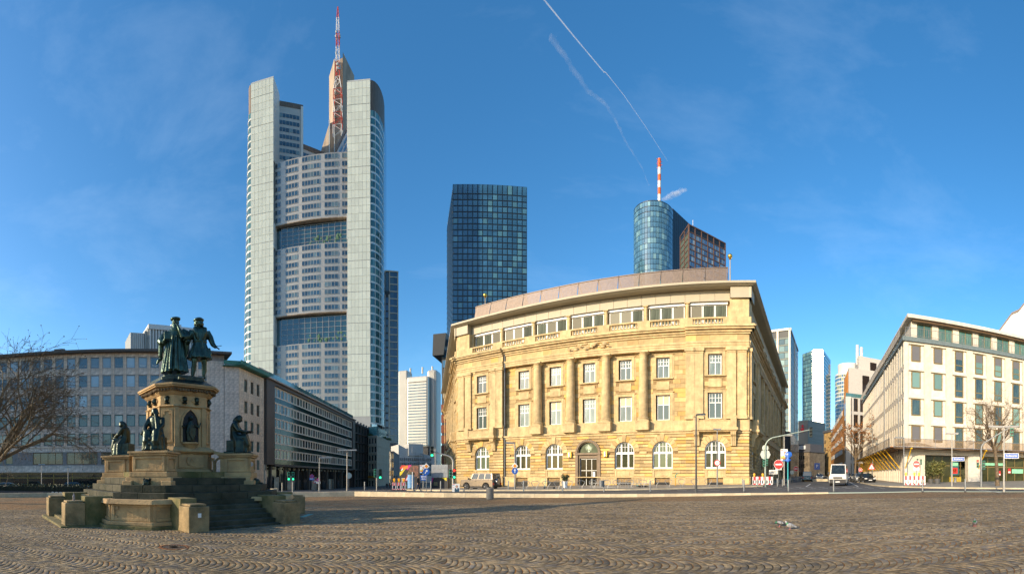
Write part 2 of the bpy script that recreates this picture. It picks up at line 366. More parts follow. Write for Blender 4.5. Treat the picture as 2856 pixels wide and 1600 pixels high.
def field(BE, BN, sgn, zone):
    rng = np.random.default_rng(3 + zone); Rm = 27.0
    u = np.arange(-Rm, Rm, AS); nb = int(2 * Rm / BW) + 2; S = []
    ku, kb, kj = np.meshgrid(np.arange(len(u)), np.arange(nb), np.arange(NJ), indexing='ij')
    ku, kb, kj = ku.ravel(), kb.ravel(), kj.ravel(); dv = BW / NJ
    def world(uu, vv):
        t = (vv / BW) % 1.0; c = 2 * t - 1; return uu + AMP * (1 - c * c)
    v0 = (kb - nb // 2) * BW + kj * dv; u0 = u[ku] + rng.normal(0, .006, ku.size)
    def corner(du, dv_):
        vv = v0 + dv_; t = np.clip((v0 - np.floor(v0 / BW + 1e-9) * BW + dv_) / BW, 0, 1); c = 2 * t - 1; uu = u0 + du + AMP * (1 - c * c)
        return np.stack([uu * BE[0] + vv * BN[0], uu * BE[1] + vv * BN[1]], -1)
    a, b = .012, AS - .012; c, d = .004, dv - .004
    base = np.stack([corner(a, c), corner(b, c), corner(b, d), corner(a, d)], 1)
    ctr = base.mean(1); r = np.hypot(ctr[:, 0], ctr[:, 1]); an = np.arctan2(ctr[:, 0], ctr[:, 1])
    kd = np.interp(an, np.linspace(-PI, PI, 721), [kerb_dist(t) for t in np.linspace(-PI, PI, 721)])
    ok = (r > 6.3) & (r < Rm) & (np.abs(an) < 1.26) & (r < kd - .25)
    mh = Vector((MC[0], MC[1])); ok &= (np.hypot(ctr[:, 0] - MC[0], ctr[:, 1] - MC[1]) > 3.0)
    ok &= (ctr[:, 0] * SEAM[0] + ctr[:, 1] * SEAM[1]) * sgn > 0
    ok &= (np.hypot(ctr[:, 0] - MAN[0], ctr[:, 1] - MAN[1]) > .41)
    base, ctr, r = base[ok], ctr[ok], r[ok]; o = np.argsort(r); base, ctr = base[o], ctr[o]; n = len(base)
    base += rng.normal(0, .0035, base.shape)
    gz = .0155 * base[..., 0]; hz = rng.normal(0, .0012, (n, 1)) + rng.normal(0, .0008, (n, 4))
    top = ctr[:, None] + (base - ctr[:, None]) * .93; mid = ctr[:, None] + (base - ctr[:, None]) * .99
    V = np.concatenate([np.concatenate([base, (gz - .03)[..., None]], -1), np.concatenate([mid, (gz + hz - .002)[..., None]], -1), np.concatenate([top, (gz + hz)[..., None]], -1)], 1)
    return V, r
MAN = ground_at(486, 1525, zp)[:2]
cobbles()
RUST = mat('rusty_iron', (.26, .10, .03), .8, .3, var=.4, ns=12, bump=.4, bs=40)
t = thing('manhole_cover', 'round rusty manhole cover set in the cobbles', 'manhole', (*MAN, zp(*MAN)))
obj('frame', MB().lathe([(.40, -.02), (.40, .006), (.33, .006), (.33, -.02)], 40), RUST, t)
mb = MB().lathe([(.325, -.02), (.325, -.002)], 40)
for k in range(24): a = k * PI / 12; mb.box(*(lambda x, y: (x - .02, x + .02, y - .02, y + .02))(.28 * math.cos(a), .28 * math.sin(a)), -.002, .004)
mb.lathe([(.16, -.002), (.16, .005), (.13, .005), (.13, -.002)], 28)
obj('lid', mb, mat('iron_lid', (.12, .085, .055), .8, .2, var=.4, ns=9), t)
# ------------------------------------------------------------------ kerb wall round the square
CONC = mat('pale_concrete', (.56, .47, .32), .85, var=.18, ns=.8, bump=.15, bs=14, rnd=.08, det=8)
def along(pts, step):
    out = [];
    for (x0, y0), (x1, y1) in zip(pts, pts[1:]):
        n = max(1, round(math.hypot(x1 - x0, y1 - y0) / step)); out += [((x0 + (x1 - x0) * i / n, y0 + (y1 - y0) * i / n), (x0 + (x1 - x0) * (i + 1) / n, y0 + (y1 - y0) * (i + 1) / n)) for i in range(n)]
    return out
kr = bpy.data.objects.new('kerb', None); COL.objects.link(kr); kr['kind'] = 'structure'
for p0, p1 in along(KERB[3:10], 2.1) + along(KERB[1:4], 2.6):
    left = p1[0] < -18
    def top(p): return zg(*p) + .02 if not left else (zp(*p) + .50 if p[0] < -20.5 else zg(*p) + .02)
    f = Fr(p0, p1); wd = .5; g = .008; L = f.L - g
    zb = [zp(*p0) - .25, zp(*p1) - .25]; zt = [top(p0), top(p1)]
    mb = MB().add([(0, 0, zb[0]), (L, 0, zb[1]), (L, wd, zb[1]), (0, wd, zb[0]), (0, 0, zt[0]), (L, 0, zt[1]), (L, wd, zt[1]), (0, wd, zt[0])],
                  [(3, 2, 1, 0), (4, 5, 6, 7), (0, 1, 5, 4), (1, 2, 6, 5), (2, 3, 7, 6), (3, 0, 4, 7)])
    obj('kerb_stone', mb, CONC, kr, f, bev=.012)
# ------------------------------------------------------------------ streets
ASPH = mat('asphalt', (.10, .093, .082), .85, var=.22, ns=.5, bump=.4, bs=60, det=9)
mb = MB(); rr = [0, 1.5, 4, 8, 13, 20, 30, 45, 65, 95, 140, 220, 400, 900, 3000]; n = 360
for i in range(n):
    a = 2 * PI * i / n; k = kerb_dist(a) + .25
    for r in rr: x, y = (k + r) * math.sin(a), (k + r) * math.cos(a); mb.v.append((x, y, zg(x, y) if k + r < 200 else zg(200 * math.sin(a), 200 * math.cos(a))))
q = len(rr)
for i in range(n):
    j = (i + 1) % n
    for t in range(q - 1): mb.f.append((i * q + t, j * q + t, j * q + t + 1, i * q + t + 1)); mb.m.append(0)
for k, f in enumerate(mb.f): mb.f[k] = f[::-1]
obj('road', mb, ASPH, kind='structure')
PAVE = mat('pavement_slabs', (.30, .265, .205), .85, var=.15, ns=1.2, bump=.2, bs=30)
def sheet(name, front, back, m, dz, n=24, kerb=True):
    """a pavement between two polylines of equal point count, with its kerb stones along the front"""
    mb = MB(); kb = []
    for (a0, a1), (b0, b1) in zip(zip(front, front[1:]), zip(back, back[1:])):
        k = max(1, int(math.hypot(a1[0] - a0[0], a1[1] - a0[1]) / 3))
        for i in range(k):
            P = lambda A, Bq, t: (A[0] + (Bq[0] - A[0]) * t, A[1] + (Bq[1] - A[1]) * t)
            f0, f1, g0, g1 = P(a0, a1, i / k), P(a0, a1, (i + 1) / k), P(b0, b1, i / k), P(b0, b1, (i + 1) / k)
            for s in range(6):
                c = [P(f0, g0, s / 6), P(f1, g1, s / 6), P(f1, g1, (s + 1) / 6), P(f0, g0, (s + 1) / 6)]
                mb.quad(*[(x, y, zg(x, y) + dz) for x, y in c])
            kb.append((f0, f1))
    o = obj(name, mb, m, kind='structure')
    for p0, p1 in kb:
        f = Fr(p0, p1); L = f.L - .01; z = [zg(*p0), zg(*p1)]
        k = MB().add([(0, -.02, z[0] - .1), (L, -.02, z[1] - .1), (L, .16, z[1] - .1), (0, .16, z[0] - .1), (0, -.02, z[0] + dz + .01), (L, -.02, z[1] + dz + .01), (L, .16, z[1] + dz + .01), (0, .16, z[0] + dz + .01)],
                     [(3, 2, 1, 0), (4, 5, 6, 7), (0, 1, 5, 4), (1, 2, 6, 5), (2, 3, 7, 6), (3, 0, 4, 7)])
        obj('kerb_stone', k, CONC, o, f)
    return o
BL, BR = (-9.35, 73.4), (30.2, 49.5); SD = (math.sin(R(40.2)), math.cos(R(40.2)))   # corners of the bank, direction of the side street
BF = (BR[0] + SD[0] * 67, BR[1] + SD[1] * 67); BB = (-20.8, 132)
sheet('pavement', [(-30, 150), (-17, 75), (-14, 50), (-7, 43.5), (10.8, 40.0), (28, 42.8), (31.6, 47.0), (BF[0] + 2.6, BF[1] - 2.2), (180, 220)],
      [(-22, 150), (-11, 90), BL, (0, 68), (11, 61), (28, 51), BR, BF, (178, 223)], PAVE, .12)
RC = (48.8, 38.3)                                        # corner of the pale building on the right
sheet('pavement', [(180, 194), (RC[0] + SD[0] * 60 - 4, RC[1] + SD[1] * 60 + 4), (38.5, 35), (35.6, 30), (34.6, 24), (36.5, 8), (40, -20)],
      [(190, 190), (RC[0] + SD[0] * 60 + .5, RC[1] + SD[1] * 60), (RC[0], RC[1] + .4), (RC[0] + .5, RC[1] - .5), (60, 32), (90, 16), (110, 0)], PAVE, .12)
PAINT = mat('road_paint', (.62, .60, .55), .7, var=.25, ns=5)
def stripe(p0, p1, wd):
    f = Fr(p0, p1); z = [zg(*p0) + .006, zg(*p1) + .006]
    obj('lane_marking', MB().quad((0, 0, z[0]), (f.L, 0, z[1]), (f.L, wd, z[1]), (0, wd, z[0])), PAINT, None, f, kind='structure')
def G(xs, ys): return ground_at(xs, ys)[:2]
for a, b, y0, y1 in ((2105, 2300, 1366, 1364.5), (2340, 2455, 1368.5, 1368.5), (2085, 2310, 1371, 1371), (2562, 2672, 1368.2, 1368.6), (1690, 2060, 1372.0, 1371)): stripe(G(a, y0), G(b, y1), .15)
stripe(G(2720, 1364.5), G(2790, 1374), .16)
for k in range(12): stripe(G(2090 + k * 32, 1358.6), G(2106 + k * 32, 1358.6), .5); stripe(G(2100 + k * 32, 1361.4), G(2116 + k * 32, 1361.4), .45)
for k in range(6): stripe(G(1750 + k * 46, 1367.0), G(1776 + k * 46, 1367.0), .3)
stripe(G(2250, 1357), G(2262, 1349), .15); stripe(G(2368, 1344), G(2392, 1357), .15)
# ------------------------------------------------------------------ sandstone bank
def arch_pts(r, n, zc, a0=0, a1=PI): return [(r * math.cos(a0 + (a1 - a0) * i / n), zc + r * math.sin(a0 + (a1 - a0) * i / n)) for i in range(n + 1)]
ARW = {}
def arch_window(root, fr, u, z0, zs, r, y, door=False):
    if 'f' not in ARW:
        h = zs - z0; mb = MB(); w = .17; n = 20
        mb.box(-r, -r + w, 0, .16, 0, h).box(r - w, r, 0, .16, 0, h).box(-r, r, -.03, .16, 0, .2)
        o, i = arch_pts(r, n, h), arch_pts(r - w, n, h)
        for k in range(n): mb.slab([o[k], o[k + 1], i[k + 1], i[k]][::-1], 0, .16)
        mb.box(-r + w, r - w, -.02, .14, h - .32, h - .02)
        for s in (-1, 1): x = s * r * .36; mb.box(x - .11, x + .11, -.01, .14, .2, h + r * .86)
        for x in (-r * .66, 0, r * .66): mb.box(x - .025, x + .025, .02, .1, h - .02, h + math.sqrt(r * r - x * x) - .12)
        mb.box(-r + w, r - w, .02, .1, h + .5 * r - .025, h + .5 * r + .025)
        ARW['f'] = mb.mesh('window', WHITE); ARW['p'] = MB().slab([(-r + .05, .05), (r - .05, .05)] + arch_pts(r - .05, 20, h), .08, .09).mesh('pane', BGLASS)
    o = obj('window', ARW['f'], None, root); o.location = Vector(fr.w(u, y, z0)) - Vector(root.location); o.rotation_euler = (0, 0, fr.a)
    p = obj('pane', ARW['p'], None, o)
    return o
BGLASS = glass('bank_glass', (.045, .055, .03), .08, rcol=(.15, .19, .12), thr=(.55, .85), ns=.7, ior=1.4)
UPGL = glass('bank_upper_glass', (.21, .27, .25), .1, rcol=(.08, .11, .10), thr=(.55, .8), ns=1.2, stretch=(9, 9, .4), ior=1.6)
BLIND = mat('cream_blind', (.62, .52, .34), .7, var=.05)
BZ = -.25
bank = thing('bank_building', 'long yellow sandstone bank with columned front, arched ground floor windows and overhanging flat roof', 'building', (*BL, BZ))
FRONT = Fr(BL, BR, BZ); SIDE = Fr(BR, BF, BZ); BACK = Fr(BB, BL, BZ)
blocks = {'r': [], 'a': []}
def courses(fr, out, u0, u1, z0, z1, y, ch, bl, holes, gz, gu, dep, seed):
    rng = random.Random(seed); nz_ = max(1, round((z1 - z0) / ch)); ch = (z1 - z0) / nz_
    for j in range(nz_):
        a, b = z0 + j * ch, z0 + (j + 1) * ch; zc = (a + b) / 2; cuts = []
        for hu0, hu1, hz0, hz1 in [h for h in holes if len(h) == 4]:
            if hz0 + .03 < b and hz1 - .03 > a: cuts.append((hu0, hu1))
        for hu, hs, hr in [h for h in holes if len(h) == 3]:
            if hs - .05 < b and a < hs + hr and b - hs < hr: cuts.append((hu - math.sqrt(max(0, hr * hr - max(0, b - hs) ** 2)), hu + math.sqrt(max(0, hr * hr - max(0, b - hs) ** 2))))
        spans = [(u0, u1)]
        for c0, c1 in cuts:
            spans = [q for s in spans for q in ((s[0], min(s[1], c0)), (max(s[0], c1), s[1])) if q[1] - q[0] > .06]
        for s0, s1 in spans:
            u = s0; first = (j % 2) * .5
            while u < s1 - 1e-6:
                l = bl * (rng.uniform(.75, 1.3)) * (.55 if first and u == s0 else 1); e = u + l
                if s1 - e < bl * .4: e = s1
                out.append((u + gu / 2, e - gu / 2, y, y + dep, a + gz / 2, b - gz / 2)); u = e
def vous(root, fr, u, zs, r0, r1, y, n=11):
    for k in range(n):
        a0, a1 = PI * k / n, PI * (k + 1) / n; g = .012
        ro = r1 + (.28 if k == n // 2 else .0)
        pts = [(r0 * math.cos(t), r0 * math.sin(t)) for t in (a0 + g, (a0 + a1) / 2, a1 - g)] + [(ro * math.cos(t), ro * math.sin(t)) for t in (a1 - g * .8, a0 + g * .8)]
        key = ('vous', k, r0, r1)
        if key not in BOXES: BOXES[key] = MB().slab([(p[0], p[1]) for p in pts][::-1], -.02 if k != n // 2 else -.1, .35).mesh('voussoir', STONE)
        o = obj('voussoir', BOXES[key], None, root); o.location = Vector(fr.w(u, y, zs)) - Vector(root.location); o.rotation_euler = (0, 0, fr.a)
def bank_wall(fr, L, bays, mid, front):
    """one street wall: arched rusticated base, two storeys with columns or pilasters, entablature, attic"""
    m0, m1 = mid; rec = .35
    def yw(u): return rec if m0 < u < m1 else 0
    spans = [(0, m0, 0), (m0, m1, rec), (m1, L, 0)]
    door = bays[len(bays) // 2] if front else None
    bk = MB(); uh, gh, ch_ = [], [], []
    for b in bays:
        if b == door: gh.append((b - 1.62, b + 1.62, .3, 5.6)); ch_ += [(b - 1.95, b + 1.95, 0, 5.4), (b, 5.35, 1.95)]
        else: gh.append((b - 1.42, b + 1.42, 3.0, 6.85)); ch_ += [(b - 1.42, b + 1.42, 1.9, 5.4), (b, 5.38, 2.2)]
        uh += [(b - 1.0, b + 1.0, 9.75, 13.2), (b - .95, b + .95, 15.6, 18.4)]
    if front: gh[len(bays) // 2] = (door - 1.75, door + 1.75, .3, 7.0)
    for s0, s1, y in spans:
        wall(bk, s0, s1, -1, 8.2, [h for h in gh if s0 < (h[0] + h[1]) / 2 < s1], y + .15, .52)
        yu = y + (.55 if y else 0)
        wall(bk, s0, s1, 8.2, 20, [h for h in uh if s0 < (h[0] + h[1]) / 2 < s1], yu + .05, .4)
        # plinth of big blocks, rustication, ashlar
        pb = []
        courses(fr, pb, s0, s1, -.6, 1.75, y - .14, .8, 1.7, [(b - 1.95, b + 1.95, -1, 2) for b in [door] if b] + [(b - 1.05, b + 1.05, -.1, 1.15) for b in bays if b != door], .02, .02, .24, 5)
        blocks['r'] += [(fr, q) for q in pb]; pb = []
        courses(fr, pb, s0, s1, 1.9, 7.75, y, .45, 1.5, ch_, .10, .02, .2, 7)
        blocks['r'] += [(fr, q) for q in pb]; pb = []
        courses(fr, pb, s0, s1, 9.65, 19.2, yu, .62, 1.25, [(h[0] - .42, h[1] + .42, h[2] - .3, h[3] + .5) for h in uh], .035, .03, .09, 11)
        blocks['a'] += [(fr, q) for q in pb]; pb = []
        courses(fr, pb, s0, s1, 20.15, 21.0, y - .02, .85, 1.6, [], .014, .014, .12, 13)
        blocks['a'] += [(fr, q) for q in pb]
    obj('wall', bk, JOINT, bank, fr)
    t = MB()                                             # mouldings
    for s0, s1, y in spans:
        e0, e1 = s0 - (.0 if y else .0), s1
        t.box(e0, e1, y - .2, y + .3, 1.75, 1.9)
        t.box(e0, e1, y - .12, y + .4, 7.75, 8.05).box(e0, e1, y - .32, y + .4, 8.05, 8.3)
        t.box(e0, e1, y - .08, y + .6, 8.3, 9.62) if not y else t.box(e0, e1, y + .2, y + .9, 8.3, 9.62)
        t.box(e0, e1, y - .1, y + .9, 19.2, 19.55).box(e0, e1, y - .16, y + .9, 19.55, 19.85).box(e0, e1, y - .24, y + .9, 19.85, 20.15)
        for k, (zz, dy) in enumerate(((21.0, .2), (21.25, .4), (21.55, .75), (21.8, .95), (22.05, .8))): t.box(e0 - (dy if s0 == 0 else 0), e1 + (dy if s1 == L else 0), y - dy, y + .9, zz, zz + (.25, .3, .25, .25, .12)[k])
    obj('cornice', t, STONE_TRIM, bank, fr, bev=.03)
    for k, b in enumerate(bays):
        y = yw(b); yu = y + (.55 if y else 0)
        if b != door:
            arch_window(bank, fr, b, 3.0, 5.38, 1.42, y + .42); vous(bank, fr, b, 5.38, 1.42, 2.22, y)
            s = MB().box(b - 1.6, b + 1.6, y - .06, y + .45, 2.78, 3.0).box(b - 1.42, b - 1.1, y + .02, y + .3, 1.9, 2.78).box(b + 1.1, b + 1.42, y + .02, y + .3, 1.9, 2.78).box(b - 1.1, b + 1.1, y + .1, y + .3, 1.9, 2.78).box(b - .8, b + .8, y + .05, y + .12, 2.0, 2.65)
            obj('window_apron', s, STONE_TRIM, bank, fr, bev=.02)
            g = MB().box(b - 1.02, b + 1.02, y - .02, y + .02, -.05, .02).box(b - 1.02, b + 1.02, y - .02, y + .02, 1.06, 1.13)
            for q in range(15): g.box(b - 1.0 + q * .14, b - .96 + q * .14, y - .01, y + .01, 0, 1.1)
            obj('basement_grille', g, DARK, bank, fr); obj('basement_window', MB().box(b - 1.05, b + 1.05, y + .1, y + .13, -.1, 1.15), BLACK, bank, fr)
        for (u0, u1, z0, z1) in ((b - 1.0, b + 1.0, 9.75, 13.2), (b - .95, b + .95, 15.6, 18.4)):
            bl = front and z0 < 12 and k in (2, 4, 5)
            window(bank, fr, u0 + .12, z0, u1 - u0 - .24, z1 - z0, WHITE, UPGL, 2, 1, .11, yu + .28, rows=(.62,) , blind=.36 if bl else None, mb_blind=BLIND)
            bars = MB()
            if not bl:
                w_ = u1 - u0 - .24; h_ = z1 - z0
                for x in (.25, .75): bars.box(u0 + .12 + w_ * x - .03, u0 + .12 + w_ * x + .03, yu + .29, yu + .36, z0 + h_ * .62, z1 - .1)
                bars.box(u0 + .2, u1 - .2, yu + .29, yu + .36, z0 + h_ * .81 - .03, z0 + h_ * .81 + .03)
                obj('glazing_bar', bars, WHITE, bank, fr)
            s = MB()
            s.box(u0 - .42, u0, yu - .1, yu + .3, z0 - .02, z1 + .4).box(u1, u1 + .42, yu - .1, yu + .3, z0 - .02, z1 + .4).box(u0, u1, yu - .1, yu + .3, z1, z1 + .4)
            s.box(u0 - .62, u0 - .42, yu - .04, yu + .2, z0 - .02, z1 + .25).box(u1 + .42, u1 + .62, yu - .04, yu + .2, z0 - .02, z1 + .25)
            s.box(u0 - .6, u1 + .6, yu - .2, yu + .3, z1 + .4, z1 + .5).box(u0 - .5, u1 + .5, yu - .22, yu + .3, z0 - .2, z0 - .02)
            obj('window_surround', s, STONE_TRIM, bank, fr, bev=.025)
    for b in bays: obj('spandrel_panel', MB().box(b - .9, b + .9, yw(b) + (.55 if yw(b) else 0) - .06, yw(b) + .6, 13.95, 15.1), STONE_TRIM, bank, fr, bev=.03)
    return spans
LB = FRONT.L; cc = LB / 2 + .35
bays = [cc + q for q in (-18.3, -10.9, -5.45, 0, 5.45, 10.9, 18.2)]
bank_wall(FRONT, LB, bays, (cc - 14.2, cc + 14.2), True)
SB = [5 + 5.7 * k for k in range(11)]
bank_wall(SIDE, 67, SB, (9.5, 57.5), False)
bank_wall(BACK, BACK.L, [BACK.L - 5 - 5.7 * k for k in range(9)], (3, BACK.L - 9.5), False)
# columns, pilasters, pedestals
col = MB()
prof = [(.82, 9.62), (.82, 9.78), (.78, 9.86), (.82, 9.98), (.70, 10.1), (.66, 10.2)] + [(.66 - .10 * (t / 8) ** 1.6, 10.2 + t) for t in range(0, 9)] + [(.55, 18.35), (.60, 18.42), (.60, 18.52), (.56, 18.56), (.58, 18.7), (.76, 18.9), (.78, 18.95)]
col.lathe(prof, 24, (0, .35)).box(-.85, .85, -.5, 1.2, 18.95, 19.2); cm = col.mesh('column', STONE_TRIM, True)
for k in (-8.2, -2.73, 2.73, 8.2):
    o = obj('column', cm, None, bank); o.location = Vector(FRONT.w(cc + k, 0, 0)) - Vector(bank.location); o.rotation_euler = (0, 0, FRONT.a)
    obj('column_pedestal', MB().box(cc + k - .95, cc + k + .95, -.55, 1.25, 8.31, 9.45).box(cc + k - 1.0, cc + k + 1.0, -.6, 1.25, 9.45, 9.6), STONE_TRIM, bank, FRONT, bev=.02)
def pilaster(fr, u, y, w=1.25):
    p = MB().box(u - w / 2, u + w / 2, y - .28, y + .2, 9.62, 18.5)
    p.box(u - w / 2 - .12, u + w / 2 + .12, y - .4, y + .2, 9.62, 9.95).box(u - w / 2 - .06, u + w / 2 + .06, y - .34, y + .2, 9.95, 10.1)
    p.box(u - w / 2 - .05, u + w / 2 + .05, y - .33, y + .2, 18.5, 18.62).box(u - w / 2 - .14, u + w / 2 + .14, y - .44, y + .2, 18.75, 19.2).box(u - w / 2, u + w / 2, y - .3, y + .2, 18.62, 18.75)
    obj('pilaster', p, STONE_TRIM, bank, fr, bev=.025)
for u in (1.0, 2.45, cc - 16.2 + .3, cc - 14.85, cc + 14.85, cc + 16.2 - .2, LB - 2.35, LB - .95): pilaster(FRONT, u, 0)
for u in (1.0, 8.2): pilaster(SIDE, u, 0)
for k in range(1, 11): pilaster(SIDE, 5 + 5.7 * k - 2.85, .5)
for k in range(9): pilaster(BACK, BACK.L - 1.0 - 5.7 * k, .3)
# balconies of the end bays
for fr, bs in ((FRONT, (bays[0], bays[-1])), (SIDE, (SB[0],)), (BACK, (BACK.L - 5,))):
    for b in bs:
        s = MB().box(b - 3.1, b + 3.1, -1.15, .0, 8.06, 8.42).box(b - 2.95, b + 2.95, -.95, 0, 7.9, 8.06)
        s.box(b - 2.9, b - 2.1, -1.0, -.1, 8.42, 9.75).box(b + 2.1, b + 2.9, -1.0, -.1, 8.42, 9.75).box(b - 2.1, b + 2.1, -.9, -.6, 8.42, 9.3).box(b - 2.1, b + 2.1, -.96, -.54, 9.3, 9.42)
        obj('balcony', s, STONE_TRIM, bank, fr, bev=.03)
        for x in (-2.45, 2.45):
            c = MB()
            for q in range(3): c.slab([(0, 7.88), (-.95, 7.88), (-.9, 7.5), (-.55, 7.2), (-.42, 6.7), (-.3, 6.05), (0, 6.0)], b + x - .36 + q * .25, b + x - .36 + q * .25 + .22)
            for i, v in enumerate(c.v): c.v[i] = (v[1], v[0], v[2])
            c.f = [f[::-1] for f in c.f]
            obj('corbel', c, STONE_TRIM, bank, fr, bev=.015)
# attic: balustrade, set back windows, canopy wall, eaves
WB = glass('attic_glass', (.10, .12, .095), .45, rcol=(.22, .21, .165), thr=(.35, .7), ns=1.1, stretch=(8, 8, .4), ior=1.12)
def attic(fr, L, edges, n3):
    par = MB(); i = 0
    for a, b in zip(edges, edges[1:]):
        par.box(a - .9, a + .9, -.35, .25, 22.17, 23.25)
        bal = MB().box(a + .9, b - .9, -.3, .1, 22.17, 22.35).box(a + .9, b - .9, -.34, .14, 23.05, 23.25); m = int((b - a - 1.8) / .42)
        for q in range(m):
            x = a + .9 + (b - a - 1.8) * (q + .5) / m; bal.lathe([(.07, 22.35), (.13, 22.55), (.07, 22.85), (.1, 23.05)], 8, (x, -.1))
        obj('balustrade', bal, STONE_TRIM, bank, fr)
        obj('attic_column', MB().cyl(a, 1.0, 22.3, 25.75, .27, 14).box(a - .36, a + .36, .64, 1.36, 25.6, 25.75), STONE_TRIM, bank, fr)
        w_ = (b - a - .8) / 3
        for q in range(3): window(bank, fr, a + .4 + q * w_ + .03, 23.0, w_ - .06, 2.45, WHITE, WB, 1, 1, .1, 1.25, rows=(.3,))
        obj('blind_box', MB().box(a + .3, b - .3, 1.0, 1.3, 25.45, 25.72), WHITE, bank, fr)
    par.box(edges[-1] - .9, edges[-1] + .9, -.35, .25, 22.17, 23.25)
    for a, b in ((0, edges[0]), (edges[-1], L)): par.box(a - (.3 if a == 0 else 0), b + (.3 if b == L else 0), -.32, 2.2, 22.17, 23.22).box(a, b, .0, 2.0, 23.22, 25.75)
    par.box(0, L, 1.4, 1.6, 22.17, 25.7)
    obj('parapet', par, STONE_TRIM, bank, fr, bev=.02)
    pn = [(edges[0] + k * (edges[-1] - edges[0]) / 20 + .02, edges[0] + (k + 1) * (edges[-1] - edges[0]) / 20 - .02, .7, .8, 25.77, 27.2) for k in range(20)]
    pieces('canopy_panel', pn, EAVE, bank, fr)
    obj('canopy_block', MB().box(-.35, edges[0] - .1, -.35, 1.5, 25.77, 27.25).box(edges[-1] + .1, L + .35, -.35, 1.5, 25.77, 27.25).box(edges[0] - .1, edges[-1] + .1, .85, 1.5, 25.77, 27.25), EAVE, bank, fr, bev=.03)
attic(FRONT, LB, [2.6 + k * (LB - 5.2) / 7 for k in range(8)], 7)
attic(SIDE, 67, [2.6 + k * (67 - 5.2) / 11 for k in range(12)], 11)
attic(BACK, BACK.L, [2.6 + k * (BACK.L - 5.2) / 10 for k in range(11)], 10)
# eaves and roof
def corner(fr1, fr2, out):                                # where two offset facade lines meet
    a, b = Vector(fr1.w(0, -out)[:2]), Vector(fr2.w(0, -out)[:2]); d1, d2 = fr1.dx, fr2.dx
    t = ((b.x - a.x) * d2.y - (b.y - a.y) * d2.x) / (d1.x * d2.y - d1.y * d2.x); return (a.x + d1.x * t, a.y + d1.y * t)
def roof_poly(out): return [corner(BACK, FRONT, out), corner(FRONT, SIDE, out), SIDE.w(67, -out)[:2], BACK.w(0, -out)[:2]]
def rel(pts): return [(p[0] - BL[0], p[1] - BL[1]) for p in pts]
obj('roof', MB().prism(rel(roof_poly(.6)), 27.26, 27.45, rel(roof_poly(1.0))).prism(rel(roof_poly(1.05)), 27.45, 27.75).prism(rel(roof_poly(-.5)), 27.8, 28.2, rel(roof_poly(-4))), EAVE, bank, bev=.02)
obj('body', MB().prism(rel(roof_poly(-1.7)), -1, 27.3), JOINT, bank)
sc = mat('screen_metal', (.15, .115, .095), .5, .4, var=.1)
for fr, a, b, n in ((FRONT, 3.2, LB - 2.9, 13),):
    for k in range(n):
        u0, u1 = a + (b - a) * k / n, a + (b - a) * (k + 1) / n; mb = MB()
        for q in range(14): zz = 27.95 + q * .175; mb.box(u0 + .06, u1 - .06, .4 + q * .05, .43 + q * .05, zz, zz + .12)
        mb.box(u0 - .05, u0 + .05, 1.0, 1.2, 27.7, 30.5).box(u1 - .05, u1 + .05, 1.0, 1.2, 27.7, 30.5).box(u0, u1, 1.0, 1.2, 30.4, 30.5)
        mb.tube([(u0, 1.2, 30.4), (u0, 4.2, 28.0)], .06, 5)
        obj('roof_screen', mb, sc, bank, fr)
GOLD = mat('gilding', (.75, .48, .10), .3, .9, var=.05)
for u in (5.0, LB - 2.6):
    p = MB().tube([(u, 1.2, 27.7), (u, 1.2, 31.8)], [.09, .06], 8); o = obj('flagpole', p, EAVE, bank, FRONT, smooth=True)
    obj('ball', MB().ball((u, 1.2, 32.05), .33).lathe([(.12, 31.6), (.2, 31.7), (.1, 31.75)], 10, (u, 1.2)), GOLD, o, smooth=True)
# carved relief over the middle
random.seed(4); mb = MB()
for k in range(26): mb.ball((cc + random.uniform(-3.2, 3.2), -.12, 20.5 + random.uniform(-.25, .45)), random.uniform(.12, .26), 1.5, .5, .8, 8)
obj('carved_relief', mb, STONE_TRIM, bank, FRONT, smooth=True)
# entrance
d = cc; mb = MB(); BROWN = mat('brown_stone', (.20, .14, .085), .6, var=.15, ns=2)
for r0, r1, y0, y1 in ((1.62, 1.95, -.12, .5), (1.5, 1.64, .04, .5)):
    for k in range(20):
        A, Bq = arch_pts(r1, 20, 5.35), arch_pts(r0, 20, 5.35); mb.slab([(d + A[k][0], A[k][1]), (d + A[k + 1][0], A[k + 1][1]), (d + Bq[k + 1][0], Bq[k + 1][1]), (d + Bq[k][0], Bq[k][1])][::-1], .35 + y0, .35 + y1)
mb.box(d - 1.95, d - 1.5, .23, .9, .2, 5.35).box(d + 1.5, d + 1.95, .23, .9, .2, 5.35).box(d - 2.0, d + 2.0, .15, .9, 5.05, 5.35)
mb.box(d - 1.5, d - 1.3, .45, .95, .2, 4.55).box(d + 1.3, d + 1.5, .45, .95, .2, 4.55).box(d - 1.5, d + 1.5, .45, .95, 4.55, 5.05)
obj('portal', mb, BROWN, bank, FRONT, bev=.03)
LUN = mat('green_glass', (.045, .075, .038), .15, var=.25, ns=1.5, ior=1.4)
obj('lunette', MB().slab([(d - 1.5, 5.36), (d + 1.5, 5.36)] + [(d + p[0], p[1]) for p in arch_pts(1.5, 24, 5.36)], .75, .78), LUN, bank, FRONT)
EM = mat('pale_green_print', (.42, .52, .38), .4, var=.05)
eg = MB(); ez = 6.0                                       # spread eagle emblem on the lunette
eg.slab([(d - .09, ez - .18), (d + .09, ez - .18), (d + .11, ez + .3), (d + .05, ez + .48), (d - .05, ez + .48), (d - .11, ez + .3)], .735, .748)
eg.slab([(d - .02, ez + .44), (d - .2, ez + .5), (d - .02, ez + .56), (d + .06, ez + .5)], .734, .747)
